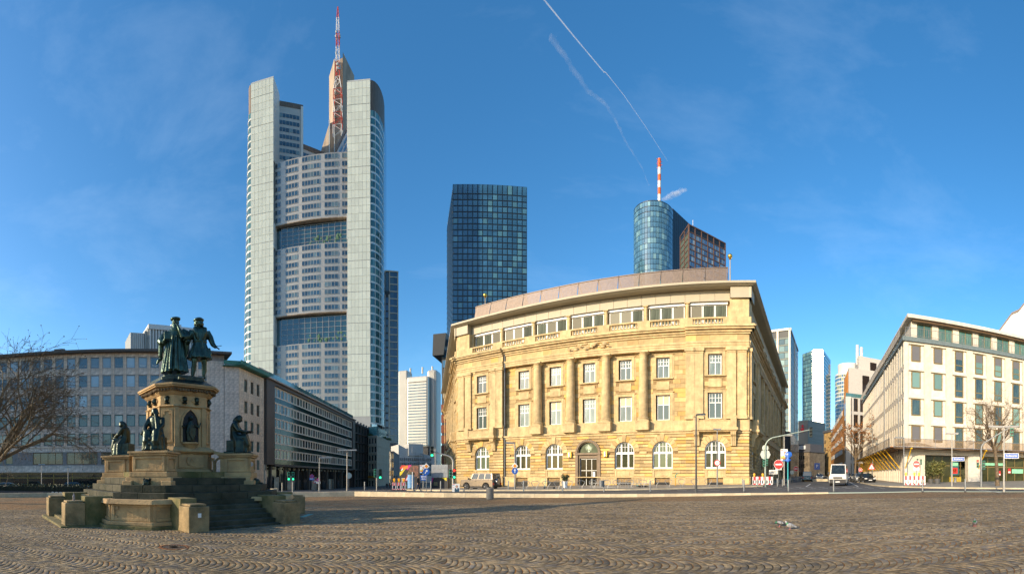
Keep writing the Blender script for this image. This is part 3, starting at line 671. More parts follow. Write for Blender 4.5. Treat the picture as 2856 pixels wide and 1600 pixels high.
for s in (-1, 1):
    for q in range(6):
        a = R(58 - q * 23); L_ = .52 - .03 * q; cx, cz = d + s * .08, ez + .22 - q * .045
        pts = [(cx, cz - .03), (cx + s * L_ * math.cos(a) - .03, cz + L_ * math.sin(a) - .03), (cx + s * L_ * math.cos(a) + s * .04, cz + L_ * math.sin(a) + .02), (cx, cz + .05)]
        eg.slab(pts if s > 0 else pts[::-1], .736, .747)
    eg.slab([(d, ez - .15), (d + s * .2, ez - .48), (d + s * .06, ez - .5)] if s > 0 else [(d, ez - .15), (d + s * .06, ez - .5), (d + s * .2, ez - .48)], .736, .747)
eg.slab([(d - .05, ez - .15), (d - .07, ez - .55), (d + .07, ez - .55), (d + .05, ez - .15)], .736, .747)
obj('eagle_emblem', eg, EM, bank, FRONT)
DG = mat('door_glass', (.02, .02, .013), .1, var=.3, ns=1.2, ior=1.25)
df = MB()
for x in (-1.3, -.42, .42, 1.22): df.box(d + x, d + x + .09, .7, .8, .3, 4.5)
df.box(d - 1.3, d + 1.3, .7, .8, 2.75, 2.84).box(d - 1.3, d + 1.3, .7, .8, 4.42, 4.52).box(d - 1.3, d + 1.3, .7, .8, .3, .4)
dr = obj('door', df, STEEL, bank, FRONT); obj('pane', MB().box(d - 1.28, d + 1.28, .76, .77, .32, 4.5), DG, dr)
obj('notice', MB().box(d + .62, d + .98, .68, .69, 1.9, 2.6), WHITE, dr)
obj('step', MB().box(d - 3.2, d + 3.2, -1.0, .6, -.6, .05).box(d - 2.6, d + 2.6, -.5, .7, .05, .22), STONE_TRIM, bank, FRONT, bev=.02)
for s in (-1, 1):
    o = obj('wall_lamp', MB().box(d + s * 2.75 - .28, d + s * 2.75 + .28, -.05, .36, 4.7, 5.5), GOLD, bank, FRONT, bev=.02)
    obj('lamp_glass', MB().cyl(d + s * 2.75, -.1, 4.75, 5.45, .13, 12), WHITE, o)
    text('18', .22, DARK, bank, Vector(FRONT.w(d + s * 2.6, .33, 3.55)) - Vector(bank.location), (PI / 2, 0, FRONT.a), 'house_number')
obj('downpipe', MB().tube([(cc - 14.0, .2, 22), (cc - 14.0, .2, 0)], .09, 8), LAMPGREY, bank, FRONT)
def put_blocks():
    for key, m in (('r', STONE), ('a', STONE)):
        fr_specs = {}
        for fr, q in blocks[key]: fr_specs.setdefault(id(fr), (fr, []))[1].append(q)
        for i, (fr, qs) in enumerate(fr_specs.values()): pieces('stone_block', qs, m, bank, fr, limit=150 if fr is FRONT else 0)
put_blocks()
# ------------------------------------------------------------------ street front on the left
TRAV = mat('grey_stone_cladding', (.69, .57, .475), .85, var=.25, ns=1.6, bump=.2, bs=20, rnd=.12, det=9)
TRAV2 = mat('grey_stone_pier', (.76, .60, .47), .85, var=.16, ns=2.2, bump=.15, bs=20, rnd=.08)
TEAL = mat('teal_frame', (.03, .16, .15), .5, var=.1); BRONZE = mat('bronze_frame', (.13, .075, .03), .45, .3, var=.15)
GL1 = glass('office_glass', (.045, .065, .085), .05, rcol=(.30, .36, .40), thr=(.55, .85), ns=.6, ior=2.1)
GL2 = glass('lower_office_glass', (.05, .075, .07), .06, rcol=(.28, .30, .26), thr=(.6, .9), ns=2.5, ior=2.0)
def floorlevel(x, y): return zg(x, y)
e1 = (.643, .766)
P = lambda u: (-60.5 + u * e1[0], 50.8 + u * e1[1])
f1 = Fr(P(-45), P(16.6), 0); b1 = thing('office_building', 'grey stone office building with rows of square windows behind the bare plane tree', 'building', (*P(-45), 0))
U0 = 45; cols = [U0 + 12.5 - 2.19 * k for k in range(26)]; rows = [(21.55, 23.4), (18.1, 20.15), (14.5, 16.5), (10.9, 12.9), (7.5, 9.5)]
hol = [(c - .74, c + .74, a, b) for c in cols for a, b in rows]
wide = [(U0 + 3.2 - 6.4 * k - 2.85, U0 + 3.2 - 6.4 * k + 2.85, 3.9, 6.1) for k in range(4)]; small = [(U0 - 23.5 - 2.2 * k - .7, U0 - 23.5 - 2.2 * k + .7, 4.0, 6.0) for k in range(6)] + [(U0 + 8.2 - .7, U0 + 8.2 + .7, 4, 6), (U0 + 11 - .7, U0 + 11 + .7, 4, 6)]
sh = (1.0, U0 + 11.5, -1.4, 2.3)
obj('wall', wall(MB(), 0, f1.L, -2.6, 24.2, hol + wide + small + [sh], 0, .3), mat('cladding_joint', (.26, .23, .215), .9, var=.12, ns=2), b1, f1)
pn = []
zl = [24.2] + [z for r in rows for z in (r[1] + .12, r[0] - .12)][::1]
for c in cols:                                            # spandrel slabs between the window rows and piers between the columns
    for za, zb in ((23.5, 24.2), (20.25, 21.45), (16.6, 18.0), (13.0, 14.4), (9.6, 10.8)): pn.append((c - .8, c + .8, -.03, .02, za, zb))
pieces('cladding_panel', pn, TRAV, b1, f1)
pier = []
for c in cols: pier += [(c + 1.095 - .26, c + 1.095 - .03, -.12, .02, 7.3, 24.2), (c + 1.095 + .03, c + 1.095 + .26, -.12, .02, 7.3, 24.2)]
pieces('pier', pier, TRAV2, b1, f1)
pn = [(u, u + 2.15, -.03, .02, z, z + 1.1) for u in np.arange(.5, U0 + 12, 2.19) for z in (6.2, 2.6)] + [(U0 + 13.9 + k * .9, U0 + 14.78 + k * .9, -.03, .02, z, z + 1.32) for k in range(3) for z in np.arange(-1, 23, 1.34)]
pieces('cladding_panel', pn, TRAV, b1, f1)
for j, (a, b) in enumerate(rows):
    for c in cols:
        if c < U0 - 26: continue
        window(b1, f1, c - .74, a, 1.48, b - a, TEAL if j > 2 else STEEL, GL2 if j > 2 else GL1, 1, 1, .09 if j > 2 else .06, .1, rows=() if j > 2 else (.22,))
for h in wide: window(b1, f1, h[0], h[2], h[1] - h[0], h[3] - h[2], BRONZE, GL2, 4, 1, .1, .12)
for h in small: window(b1, f1, h[0], h[2], h[1] - h[0], h[3] - h[2], TEAL, GL2, 1, 1, .09, .12)
obj('ledge', MB().box(0, U0 + 13, -.2, .1, 7.0, 7.2).box(0, U0 + 13, -.14, .1, 2.45, 2.6).box(0, U0 + 13, -.1, .1, 17.2, 17.3), TRAV2, b1, f1)
obj('roof', MB().box(-.5, f1.L + 1.2, -1.3, 14, 24.2, 24.35).box(-.5, f1.L + 1.2, -1.35, 14, 24.35, 24.6).box(2, f1.L - 2, -.4, 12, 24.6, 24.9).box(30, 32, 1, 3, 24.9, 25.6), mat('roof_edge', (.10, .085, .075), .6, var=.1), b1, f1)
obj('body', MB().box(0, f1.L, 1.4, 14, -2.6, 24.2), TRAV, b1, f1)
SHG = glass('shop_glass', (.018, .02, .02), .05, ior=1.6, rnd=.2)
mb = MB()
for u in (sh[0], 9.5, 14, 19.5, 25, 30, 33.5, 40, 46, 51): mb.box(u, u + .14, .3, .42, -1.4, 2.3)
mb.box(sh[0], sh[1], .3, .42, 1.35, 1.5).box(sh[0], sh[1], .3, .42, 2.15, 2.3)
o = obj('shopfront', mb, mat('brass_frame', (.30, .20, .06), .4, .5, var=.1), b1, f1); obj('pane', MB().box(sh[0], sh[1], .36, .37, -1.4, 2.3), SHG, o)
OSB = mat('chipboard', (.50, .34, .16), .8, var=.3, ns=9)
obj('boarded_door', MB().box(U0 - 4.0, U0 - 2.4, .1, .25, -1.4, 1.2), OSB, b1, f1); obj('doorway', MB().box(U0 - 5.2, U0 - 4.05, .2, .25, -1.4, .95), BLACK, b1, f1)
obj('shop_wall', MB().box(U0 - 5.6, U0 - 2.0, .0, .3, 1.25, 2.3), TRAV2, b1, f1)
obj('notice', MB().box(9, 10.4, .25, .28, -.6, .9), mat('pale_green_card', (.35, .48, .36), .7), b1, f1)
for q, c in (('Vener.', cols[5]), ('Klinik', cols[4])): text(q, .42, WHITE, b1, Vector(f1.w(c, .08, 21.9)) - Vector(b1.location), (PI / 2, 0, f1.a))
# corner house beyond it
K0, K1, K2 = P(16.65), (-48, 65.7), (-49.15, 76.2)
STN = mat('pinkish_travertine', (.70, .57, .42), .85, var=.2, ns=1.5, bump=.15, bs=18, rnd=.14, det=8)
b2 = thing('corner_house', 'narrow pinkish stone house with green copper eaves between the grey office and the glass office', 'building', (*K0, 0))
g1, g2 = Fr(K0, K1), Fr(K1, K2); rws = [(18.0, 20.4), (13.9, 16.2), (10.2, 12.4), (6.6, 8.7), (3.0, 5.0)]; cl = [2.7, 5.3, 7.9]
obj('wall', wall(MB(), 0, g1.L, -2.5, 22.2, [], 0), TRAV, b2, g1)
obj('wall', wall(MB(), 0, g2.L, -2.5, 22.2, [(c - .62, c + .62, a, b) for c in cl for a, b in rws], 0, .3), STN, b2, g2)
pn = [(u + .01, u + .89, -.04, .02, z + .01, z + 1.3) for u in (0, .92, 1.83) for z in np.arange(-1.2, 21.5, 1.33)]
pieces('cladding_panel', pn, TRAV, b2, g1)
pn = [(u + .01, u + .9, -.04, .02, z, z2) for z, z2 in ((20.6, 22.1), (16.4, 17.8), (12.6, 13.7), (8.9, 10.0), (5.2, 6.4), (.8, 2.8)) for u in np.arange(.1, 10, .93)]
pn += [(c + .8, c + 1.7, -.04, .02, a - .1, b + .1) for c in cl for a, b in rws] + [(.1, 1.9, -.04, .02, a - .1, b + .1) for a, b in rws]
pieces('cladding_panel', pn, STN, b2, g2)
for a, b in rws:
    for c in cl: window(b2, g2, c - .62, a, 1.24, b - a, TEAL if a < 12 else BRONZE, GL2, 2, 1, .07, .15)
CU = mat('green_copper', (.05, .20, .14), .55, var=.2)
obj('roof', MB().box(-.3, g1.L + .9, -.9, 8, 22.2, 22.3), CU, b2, g1); obj('roof', MB().box(-1.2, g2.L, -1.2, 8, 22.31, 22.42).box(-1.3, g2.L, -1.3, -1.15, 22.42, 23.1), CU, b2, g2); obj('roof_edge', MB().box(-.3, g1.L + 1.2, -1.1, -.95, 22.42, 23.1), CU, b2, g1)
obj('body', MB().box(-.3, g2.L, .6, 8, -2, 22), STN, b2, g2)
# long office with ribbon windows
A, Bq = (-49.2, 76.6), (-57.6, 150.5); f4 = Fr(A, Bq); L4 = f4.L
b4 = thing('office_building', 'long modern office with white framed ribbon windows and dark green glass bands', 'building', (*A, 0))
GREEN = glass('dark_green_glass', (.006, .035, .03), .08, ior=1.3, rnd=.2); GLO = glass('ribbon_glass', (.035, .05, .045), .05, rcol=(.20, .26, .22), thr=(.6, .9), ns=1.5, ior=1.38, stretch=(3, 3, .5))
FRM = mat('pale_metal_frame', (.76, .69, .58), .5, var=.06); DKP = mat('brown_dark_panel', (.085, .072, .062), .5, var=.12)
fl = [19.35 - 3.42 * k for k in range(5)]; n4 = 34; wu = (L4 - 7.5) / n4; zt4 = 22.3
for a in fl:
    for k in range(n4):
        u = 4.2 + wu * k; window(b4, f4, u + .12, a, wu - .24, 1.95, FRM, GLO, 1, 1, .1, .05)
    obj('window_band', MB().box(4.1, L4 - 3.2, -.06, .3, a - .2, a - .02).box(4.1, L4 - 3.2, -.06, .3, a + 1.97, a + 2.15), FRM, b4, f4)
    pieces('spandrel_glass', [(4.15 + wu * 2 * k, 4.1 + wu * 2 * (k + 1), 0, .2, a - 1.24, a - .22) for k in range(n4 // 2)], GREEN, b4, f4)
pieces('mullion', [(4.2 + wu * k - .115, 4.2 + wu * k + .115, -.03, .2, a - .02, a + 1.97) for a in fl for k in range(n4 + 1)], FRM, b4, f4)
obj('frame', MB().box(0, 4.0, -.5, 2, 4.2, zt4).box(L4 - 3.0, L4, -.5, 2, 4.2, zt4).box(4.0, L4 - 3, -.5, 2, 21.55, zt4).box(4.0, L4 - 3, -.45, .3, 3.9, 4.4), DKP, b4, f4, bev=.03)
obj('end_wall', MB().box(-.15, -.02, -.4, 12, 3, zt4), DKP, b4, f4)
obj('body', MB().box(.1, L4, .4, 14, 4.2, 22.2).box(.3, L4, 4, 14, -3, 4.2), DKP, b4, f4)
obj('roof_slab', MB().box(-.3, L4, -1.0, 14, zt4 + .02, zt4 + .35), mat('buff_coping', (.44, .36, .29), .7), b4, f4)
mb = MB().box(.5, L4 - 2, 1.6, 10, 24.75, 25.0); obj('penthouse_roof', mb, mat('buff_coping', (.44, .36, .29)), b4, f4)
PGL = glass('penthouse_glass', (.10, .24, .23), .06, ior=1.9, rnd=.3)
pieces('penthouse_window', [(.6 + k * 3.0, .6 + k * 3.0 + 2.92, 1.8, 1.9, 22.66, 24.74) for k in range(int((L4 - 5) / 3))], PGL, b4, f4)
pieces('glass_railing', [(.6 + k * 2.0, .6 + k * 2.0 + 1.95, -.7, -.67, 22.66, 23.75) for k in range(int((L4 - 3) / 2))], PGL, b4, f4)
for k in range(6): obj('roof_vent', MB().cyl(30 + k * 4.2, 4, 25, 26.5, .3, 10), STEEL, b4, f4)
obj('shopfront', MB().box(.5, L4 - 2, 1.5, 1.6, -3.5, 4.2), SHG, b4, f4)
WALLW = mat('white_display', (.42, .47, .42), .6, var=.25, ns=1.2)
for u, w_, z0, z1 in ((7.5, 2.6, -1.5, 1.5), (15, 4.6, -2, 1.8), (33, 6, -2.2, 1.5), (48, 3.0, -2.4, .8), (52, 3, -2.4, .8)): obj('shop_window', MB().box(u, u + w_, 1.3, 1.36, z0, z1), WALLW, b4, f4)
for k in range(9): obj('column', MB().box(3.5 + k * 8, 4.1 + k * 8, .3, .9, -3.5, 4.2), DKP, b4, f4)
pieces('soffit_light', [(5 + k * 3, 6.6 + k * 3, .6, .7, 3.2, 3.7) for k in range(20)], mat('frosted_panel', (.30, .32, .26), .6), b4, f4)
obj('end_pier', MB().box(-.2, .5, -.2, 1.2, -2.6, 4.2), STN, b4, f4)
# glass stair tower at its end
Cq = (-57.9, 151.5); f5 = Fr(Cq, (-60.2, 178)); b5 = thing('stair_tower', 'dark green glazed block of steel frames at the far end of the ribbon window office', 'building', (*Cq, 0))
obj('body', MB().box(0, f5.L, .5, 12, -3, 22.5), DKP, b5, f5)
pieces('pane', [(f5.L * i / 6 + .1, f5.L * (i + 1) / 6 - .1, .1, .2, z + .1, z + 3.3) for i in range(6) for z in np.arange(-2.8, 21, 3.5)], GREEN, b5, f5)
pieces('post', [(f5.L * i / 6 - .1, f5.L * i / 6 + .1, -.6, .1, -3, 22.8) for i in range(7)] + [(0, f5.L, -.5, .05, z - .1, z + .1) for z in np.arange(-2.8, 23, 3.5)], mat('steel_brown', (.10, .09, .085), .5, .3), b5, f5)
# small hotel of pale grid
def grid_house(name, label, p0, p1, p2, z0, z1, nfl, n1, n2, mw, mg, fw=.3, mw2=None):
    t = thing(name, label, 'building', (*p0, 0)); h = (z1 - z0) / nfl
    for fr, n, wm in ((Fr(p0, p1), n1, mw), (Fr(p1, p2), n2, mw2 or mw)):
        w_ = fr.L / n; hs = [(w_ * i + w_ * .18, w_ * (i + 1) - w_ * .18, z0 + h * j + h * .22, z0 + h * (j + 1) - h * .14) for i in range(n) for j in range(nfl)]
        obj('wall', wall(MB(), 0, fr.L, z0, z1, hs, 0, .3), wm, t, fr)
        for q in hs: window(t, fr, q[0], q[2], q[1] - q[0], q[3] - q[2], DARK, mg, 2, 1, .08, .15)
        pieces('ledge', [(-.05, fr.L + .05, -.12, .05, z0 + h * (j + 1) - .06, z0 + h * (j + 1) + .12) for j in range(nfl)], wm, t, fr)
    q = [Vector(p) for p in (p0, p1, p2)]; p3 = q[0] + q[2] - q[1]
    cx = (q[0] + q[2]) / 2
    ins = lambda p, e=.96: ((cx.x + (p[0] - cx.x) * e) - p0[0], (cx.y + (p[1] - cx.y) * e) - p0[1])
    obj('body', MB().prism([ins(p0), ins(p1), ins(p2), ins(p3)], z0, z1 - .05), mw, t)
    obj('roof', MB().prism([ins(p0, 1.02), ins(p1, 1.02), ins(p2, 1.02), ins(p3, 1.02)], z1 + .1, z1 + .5), mw, t)
    return t
BEIGE = mat('beige_render', (.50, .43, .32), .8, var=.1, ns=.5)
HG = glass('hotel_glass', (.03, .045, .045), .06, ior=1.9, rcol=(.3, .32, .28), thr=(.7, .9))
h0, h1, h2 = B(1027, 176), B(1051, 172), B(1086, 200)
ht = grid_house('hotel', 'small pale beige hotel with a glazed roof storey, right of the ribbon window office', h0, h1, h2, -3, 17.5, 6, 3, 6, BEIGE, HG)
fh = Fr(h0, h2); obj('roof_storey', MB().prism([(p[0] - h0[0], p[1] - h0[1]) for p in (B(1029, 179), B(1050, 175), B(1078, 196), B(1060, 205))], 18, 22), PGL, ht)
random.seed(2); mb = MB()
for k in range(160): mb.ball((random.uniform(.5, fh.L - .5), random.uniform(-1.5, 1), 18.3 + random.uniform(0, .7)), random.uniform(.2, .45), n=5)
obj('roof_plants', mb, mat('dark_shrub', (.05, .09, .03), .8, var=.4), ht, fh, kind='stuff')
obj('sign', MB().box(.4, Fr(h0, h1).L, -.5, -.3, 1.1, 1.9), mat('orange_sign', (.75, .30, .03), .5), ht, Fr(h0, h1))
k0, k1, k2 = B(1086, 205), B(1098, 203), B(1114, 240)
grid_house('corner_house', 'low grey banded house between the beige hotel and the advertising hoarding', k0, k1, k2, -3, 13, 4, 2, 5, mat('grey_render', (.27, .26, .24), .8, var=.1), HG)
# low glazed roofs in front of the silver tower
l0, l1 = B(1112, 255), B(1212, 262); lt = thing('low_building', 'low pale office with bluish windows and sloping roofs at the foot of the silver tower', 'building', (*l0, 0)); lf = Fr(l0, l1)
obj('wall', MB().box(0, lf.L, 0, 20, -4, 13).slab([(0, 13.02), (lf.L, 13.02), (lf.L, 10), (lf.L * .4, 16), (0, 20)][:2] + [(lf.L, 14), (lf.L * .38, 16), (0, 20.5)], .2, 18), mat('pale_roof', (.42, .42, .40), .7), lt, lf)
pieces('window', [(.5 + i * 1.25, 1.5 + i * 1.25, -.1, .1, z, z + 1.6) for i in range(16) for z in (2, 5, 8, 11)], glass('blue_window', (.10, .2, .24), .08), lt, lf)
obj('roof_block', MB().box(6, 15, -.6, 9, 14, 21).box(8, 12, -.8, 0, 15.5, 19.5), mat('pale_roof', (.5, .5, .5)), lt, lf)
# advertising hoarding and container
HB = mat('hoarding_black', (.02, .02, .022), .6, var=.4, ns=.8)
hp0, hp1 = B(1115, 62), B(1171, 61); hf = Fr(hp0, hp1, zg(*hp0)); hd = thing('hoarding', 'black billboard hoarding with coloured wedges and an event picture behind the crossing', 'hoarding', (*hp0, zg(*hp0)))
obj('board', MB().box(0, hf.L, 0, .25, 0, 3.55), HB, hd, hf)
PKK = {'pink': (.55, .02, .22), 'yellow': (.75, .58, .02), 'orange': (.75, .22, .02), 'red': (.55, .03, .03), 'white': (.75, .75, .72), 'blue': (.05, .22, .55)}
C_ = lambda n: mat('print_' + n, PKK[n], .5, var=.06)
def flat(o, fr, pts, m, y, name='print'): return obj(name, MB().slab(pts, y - .004, y), m, o, fr)
for m, pts in (('yellow', [(0, 2.5), (.9, 3.0), (.2, 2.1), (0, 2.0)]), ('orange', [(.3, 3.2), (1.2, 3.5), (1.3, 3.1), (.6, 2.9)]), ('pink', [(1.0, 2.9), (1.35, 3.52), (1.8, 3.52), (1.2, 2.8)]), ('red', [(0, 3.1), (.3, 3.5), (.9, 3.5), (.2, 2.9)]), ('white', [(.15, 2.75), (.4, 3.1), (.6, 3.0), (.3, 2.7)])): flat(hd, hf, pts, C_(m), -.004 - .002 * len(m))
PIC = mat('crowd_picture', (.30, .12, .06), .5, ns=4, var=.5, col2=(.02, .02, .03))
flat(hd, hf, [(1.0, 1.9), (2.8, 1.9), (2.8, 3.4), (1.6, 3.4)], PIC, -.005)
for k in range(7): flat(hd, hf, [(.25, 1.6 - k * .17), (.25 + random.uniform(.5, .9), 1.6 - k * .17), (.25 + .5, 1.66 - k * .17), (.25, 1.66 - k * .17)], C_('white'), -.005)
cp0, cp1 = B(1203, 63), B(1249, 62); cf = Fr(cp0, cp1, zg(*cp0)); ct = thing('site_container', 'grey container stacked over a black painted hoarding by the bank corner', 'container', (*cp0, zg(*cp0)))
GC = mat('grey_container', (.22, .24, .26), .5, var=.12)
obj('box', MB().box(0, cf.L, 0, 2.4, 1.75, 3.6), GC, ct, cf, bev=.03); obj('ridge', MB().box(.1, cf.L - .1, -.04, 0, 2.4, 2.46).box(.1, cf.L - .1, -.04, 0, 3.0, 3.06), GC, ct, cf)
obj('board', MB().box(.0, cf.L, .1, .4, -.1, 1.72), HB, ct, cf)
flat(ct, cf, [(1.6, 1.7), (2.36, 1.7), (2.36, 1.25)], C_('yellow'), .095); flat(ct, cf, [(0, 1.0), (.12, 1.7), (.32, 1.7), (0, .75)], C_('pink'), .094)
for k in range(4): flat(ct, cf, [(.35, 1.0 - k * .13), (1.0, 1.0 - k * .13), (.9, 1.05 - k * .13), (.35, 1.05 - k * .13)], mat('gold_print', (.35, .30, .12), .5), .096)
ft = obj('site_fence', (lambda m: [m.box(i * .22, i * .22 + .12, 0, .03, 0, 2.2) for i in range(9)] and m)(MB()), mat('rail_grey', (.16, .16, .16), .6), None, Fr(B(1249, 62), B(1262, 66), zg(*B(1249, 62)))); tag(ft, 'low grey slatted site fence beside the container', 'fence')
# ------------------------------------------------------------------ skyscrapers
PANEL = mat('pale_green_panel', (.70, .73, .61), .4, .05, var=.05, ns=.05, rnd=.07); GREYP = mat('grey_panel', (.44, .425, .385), .4, .2, var=.06, ns=.1, rnd=.12)
TGL = glass('tower_glass', (.03, .07, .105), .05, rcol=(.14, .20, .20), thr=(.75, .95), ns=.15, ior=2.0)
GGL = glass('garden_glass', (.03, .10, .115), .05, ns=.12, ior=2.0, col2=(.02, .05, .06))
LOUV = mat('brown_louvre', (.16, .12, .09), .6, .3, var=.25, ns=.4, stretch=(12, 12, .4)); WPAN = mat('white_tower_panel', (.60, .60, .55), .4, .1, var=.05)
CONCR = mat('tower_concrete', (.36, .29, .22), .8, var=.2, ns=.12, stretch=(3, 3, .5))
tc_ = B(868, 280); dn = Vector((tc_[0], tc_[1])).normalized(); rt = Vector((dn.y, -dn.x)); rot8 = R(12.5)
ux = Vector((rt.x * math.cos(rot8) + dn.x * -math.sin(rot8), rt.y * math.cos(rot8) + dn.y * -math.sin(rot8)))   # right end a little nearer
Vt = lambda u, y=0: (tc_[0] + ux.x * u - ux.y * y, tc_[1] + ux.y * u + ux.x * y)
bt = thing('skyscraper', 'tallest tower, pale green twin shafts round a grey window grid, lattice mast on top', 'skyscraper', (*Vt(0), 0))
ft_ = Fr(Vt(0), Vt(1))
UL0, UL1, UR0, UR1, UE = -41.5, -25.6, 23.6, 38.2, 46.2
ZL, ZR, ZG = 266, 253, 211
def core(u0, u1, z1):
    obj('shaft', MB().prism([(u0, .15), (u1, .15), (u1 if u0 > 0 else u1 - 1, 12), (u0 + 7 if u0 > 0 else u0, 12)], -5, z1 - .3), GREYP, bt, ft_)
    n = 6; w_ = (u1 - u0) / n; nr = int(z1 / 4.9); h = z1 / nr
    pieces('facade_panel', [(u0 + w_ * i + .07, u0 + w_ * (i + 1) - .07, 0, .2, h * j + .08, h * (j + 1) - (.30 if j % 4 == 3 else .08)) for i in range(n) for j in range(8, nr)], PANEL, bt, ft_, limit=150)
core(UL0, UL1, ZL); core(UR0, UR1, ZR)
# slanted tops of the shafts and inner cheeks
obj('coping', MB().box(UL0, UL1, -.05, 12, ZL - .3, ZL + .6), WPAN, bt, ft_); obj('coping', MB().prism([(UR0, -.05), (UR1, -.05), (UR1, 12), (UR0 + 7, 12)], ZR - .3, ZR + .6), WPAN, bt, ft_)
obj('cheek', MB().prism([(UR0 - .25, .2), (UR0 - .02, .2), (UR0 + 6.95, 12), (UR0 + 6.7, 12)], ZG, ZR), mat('white_panel', (.74, .72, .66), .5, var=.04), bt, ft_)
pieces('cladding_strip', [(UL1 + .02, UL1 + .3, .2, 13, ZG + j * 1.2 + .05, ZG + (j + 1) * 1.2 - .05) for j in range(int((ZL - ZG) / 1.2))], WPAN, bt, ft_)
# grid facade between the shafts: floors of grouped windows, two sky gardens
wid = UR0 - UL1; ym = 2.2
gard = [(88.6, 108.4), (152.9, 169.4)]
def bul(u): t = (u - UL1) / wid; return ym + 1.2 - 6.0 * t * (1 - t)
GRP = [(.005, .085), (.155, .325), (.385, .625), (.69, .87), (.92, .995)]
npan = [2, 4, 6, 4, 2]; zf = []
for z0, z1 in ((10, 88.6), (108.4, 152.9), (169.4, ZG)):
    n = round((z1 - z0) / 4.95); zf += [(z0 + (z1 - z0) * k / n, z0 + (z1 - z0) * (k + 1) / n) for k in range(n)]
nseg = 10; mb = MB()
us = [UL1 + wid * i / nseg for i in range(nseg + 1)]
for z0, z1 in ((-5, 88.6), (108.4, 152.9), (169.4, ZG)):
    mb.prism([(u, bul(u) + .12) for u in us] + [(UR0, 8), (UL1, 8)], z0, z1)
obj('grid_wall', mb, GREYP, bt, ft_)
WM = {}
for z0, z1 in zf:
    for (a, b), n in zip(GRP, npan):
        u0, u1 = UL1 + wid * a, UL1 + wid * b; h = (z1 - z0) * .58; y0, y1 = bul(u0), bul(u1); sl = math.atan2(y1 - y0, u1 - u0); L_ = math.hypot(u1 - u0, y1 - y0)
        k = (a, round(h, 1))
        if k not in WM:
            m = MB(); 
            for i in range(n): m.box(L_ * i / n + .12, L_ * (i + 1) / n - .12, -.05, .02, .1, h)
            g = m.mesh('pane', TGL); q = MB()
            for i in range(n + 1): q.box(max(0, L_ * i / n - .12), min(L_, L_ * i / n + .12), -.12, .02, 0, h + .1)
            q.box(0, L_, -.12, .02, h, h + .2).box(0, L_, -.12, .02, -.1, .1); WM[k] = (q.mesh('window', GREYP), g)
        o = obj('window', WM[k][0], None, bt); o.location = Vector(ft_.w(u0, y0, z0 + (z1 - z0) * .26)) - Vector(bt.location); o.rotation_euler = (0, 0, ft_.a + sl)
        p = obj('pane', WM[k][1], None, o)
for z0, z1 in zf:                                         # joint lines of each floor
    m = MB()
    for i in range(nseg): m.quad((us[i], bul(us[i]) + .06, z1 - .25), (us[i + 1], bul(us[i + 1]) + .06, z1 - .25), (us[i + 1], bul(us[i + 1]) + .06, z1 + .02), (us[i], bul(us[i]) + .06, z1 + .02))
    obj('floor_joint', m, mat('pale_joint', (.40, .395, .39), .5, .2), bt, ft_)
for z0, z1 in gard:
    obj('garden_back', MB().box(UL1, UR0, 6.6, 8, z0, z1), GGL, bt, ft_)
    n, m_ = 11, 5; w_ = (wid - 5) / n; h = (z1 - z0 - 2.5) / m_
    pieces('garden_pane', [(UL1 + 4 + w_ * i + .12, UL1 + 4 + w_ * (i + 1) - .12, 5.6, 5.8, z0 + .6 + h * j + .12, z0 + .6 + h * (j + 1) - .12) for i in range(n) for j in range(m_)], GGL, bt, ft_)
    g = MB()
    for i in range(n + 1): g.box(UL1 + 4 + w_ * i - .12, UL1 + 4 + w_ * i + .12, 5.3, 5.7, z0, z1 - 2)
    for j in range(m_ + 1): g.box(UL1 + 4, UL1 + 4 + w_ * n, 5.35, 5.68, z0 + .6 + h * j - .1, z0 + .6 + h * j + .1)
    obj('garden_frame', g, mat('pale_joint', (.46, .46, .47)), bt, ft_)
    obj('garden_soffit', MB().prism([(u, bul(u) + .1) for u in us] + [(UR0, 6.5), (UL1, 6.5)], z1 - .6, z1 + .02), CONCR, bt, ft_)
    obj('garden_cheek', MB().box(UR0 - .5, UR0 - .05, .3, 6.5, z0, z1), WPAN, bt, ft_); obj('garden_cheek', MB().box(UL1 + .05, UL1 + .5, .3, 6.5, z0, z1), WPAN, bt, ft_)
    fo = MB(); random.seed(z0)
    for k in range(40): fo.ball((UL1 + wid * random.uniform(.45, .95), 6.2 - random.random() * .2, z0 + 1 + random.random() * 6), random.uniform(.5, 1.4), n=5)
    obj('garden_trees', fo, mat('garden_tree', (.06, .16, .10), .7, var=.4), bt, ft_, kind='stuff')
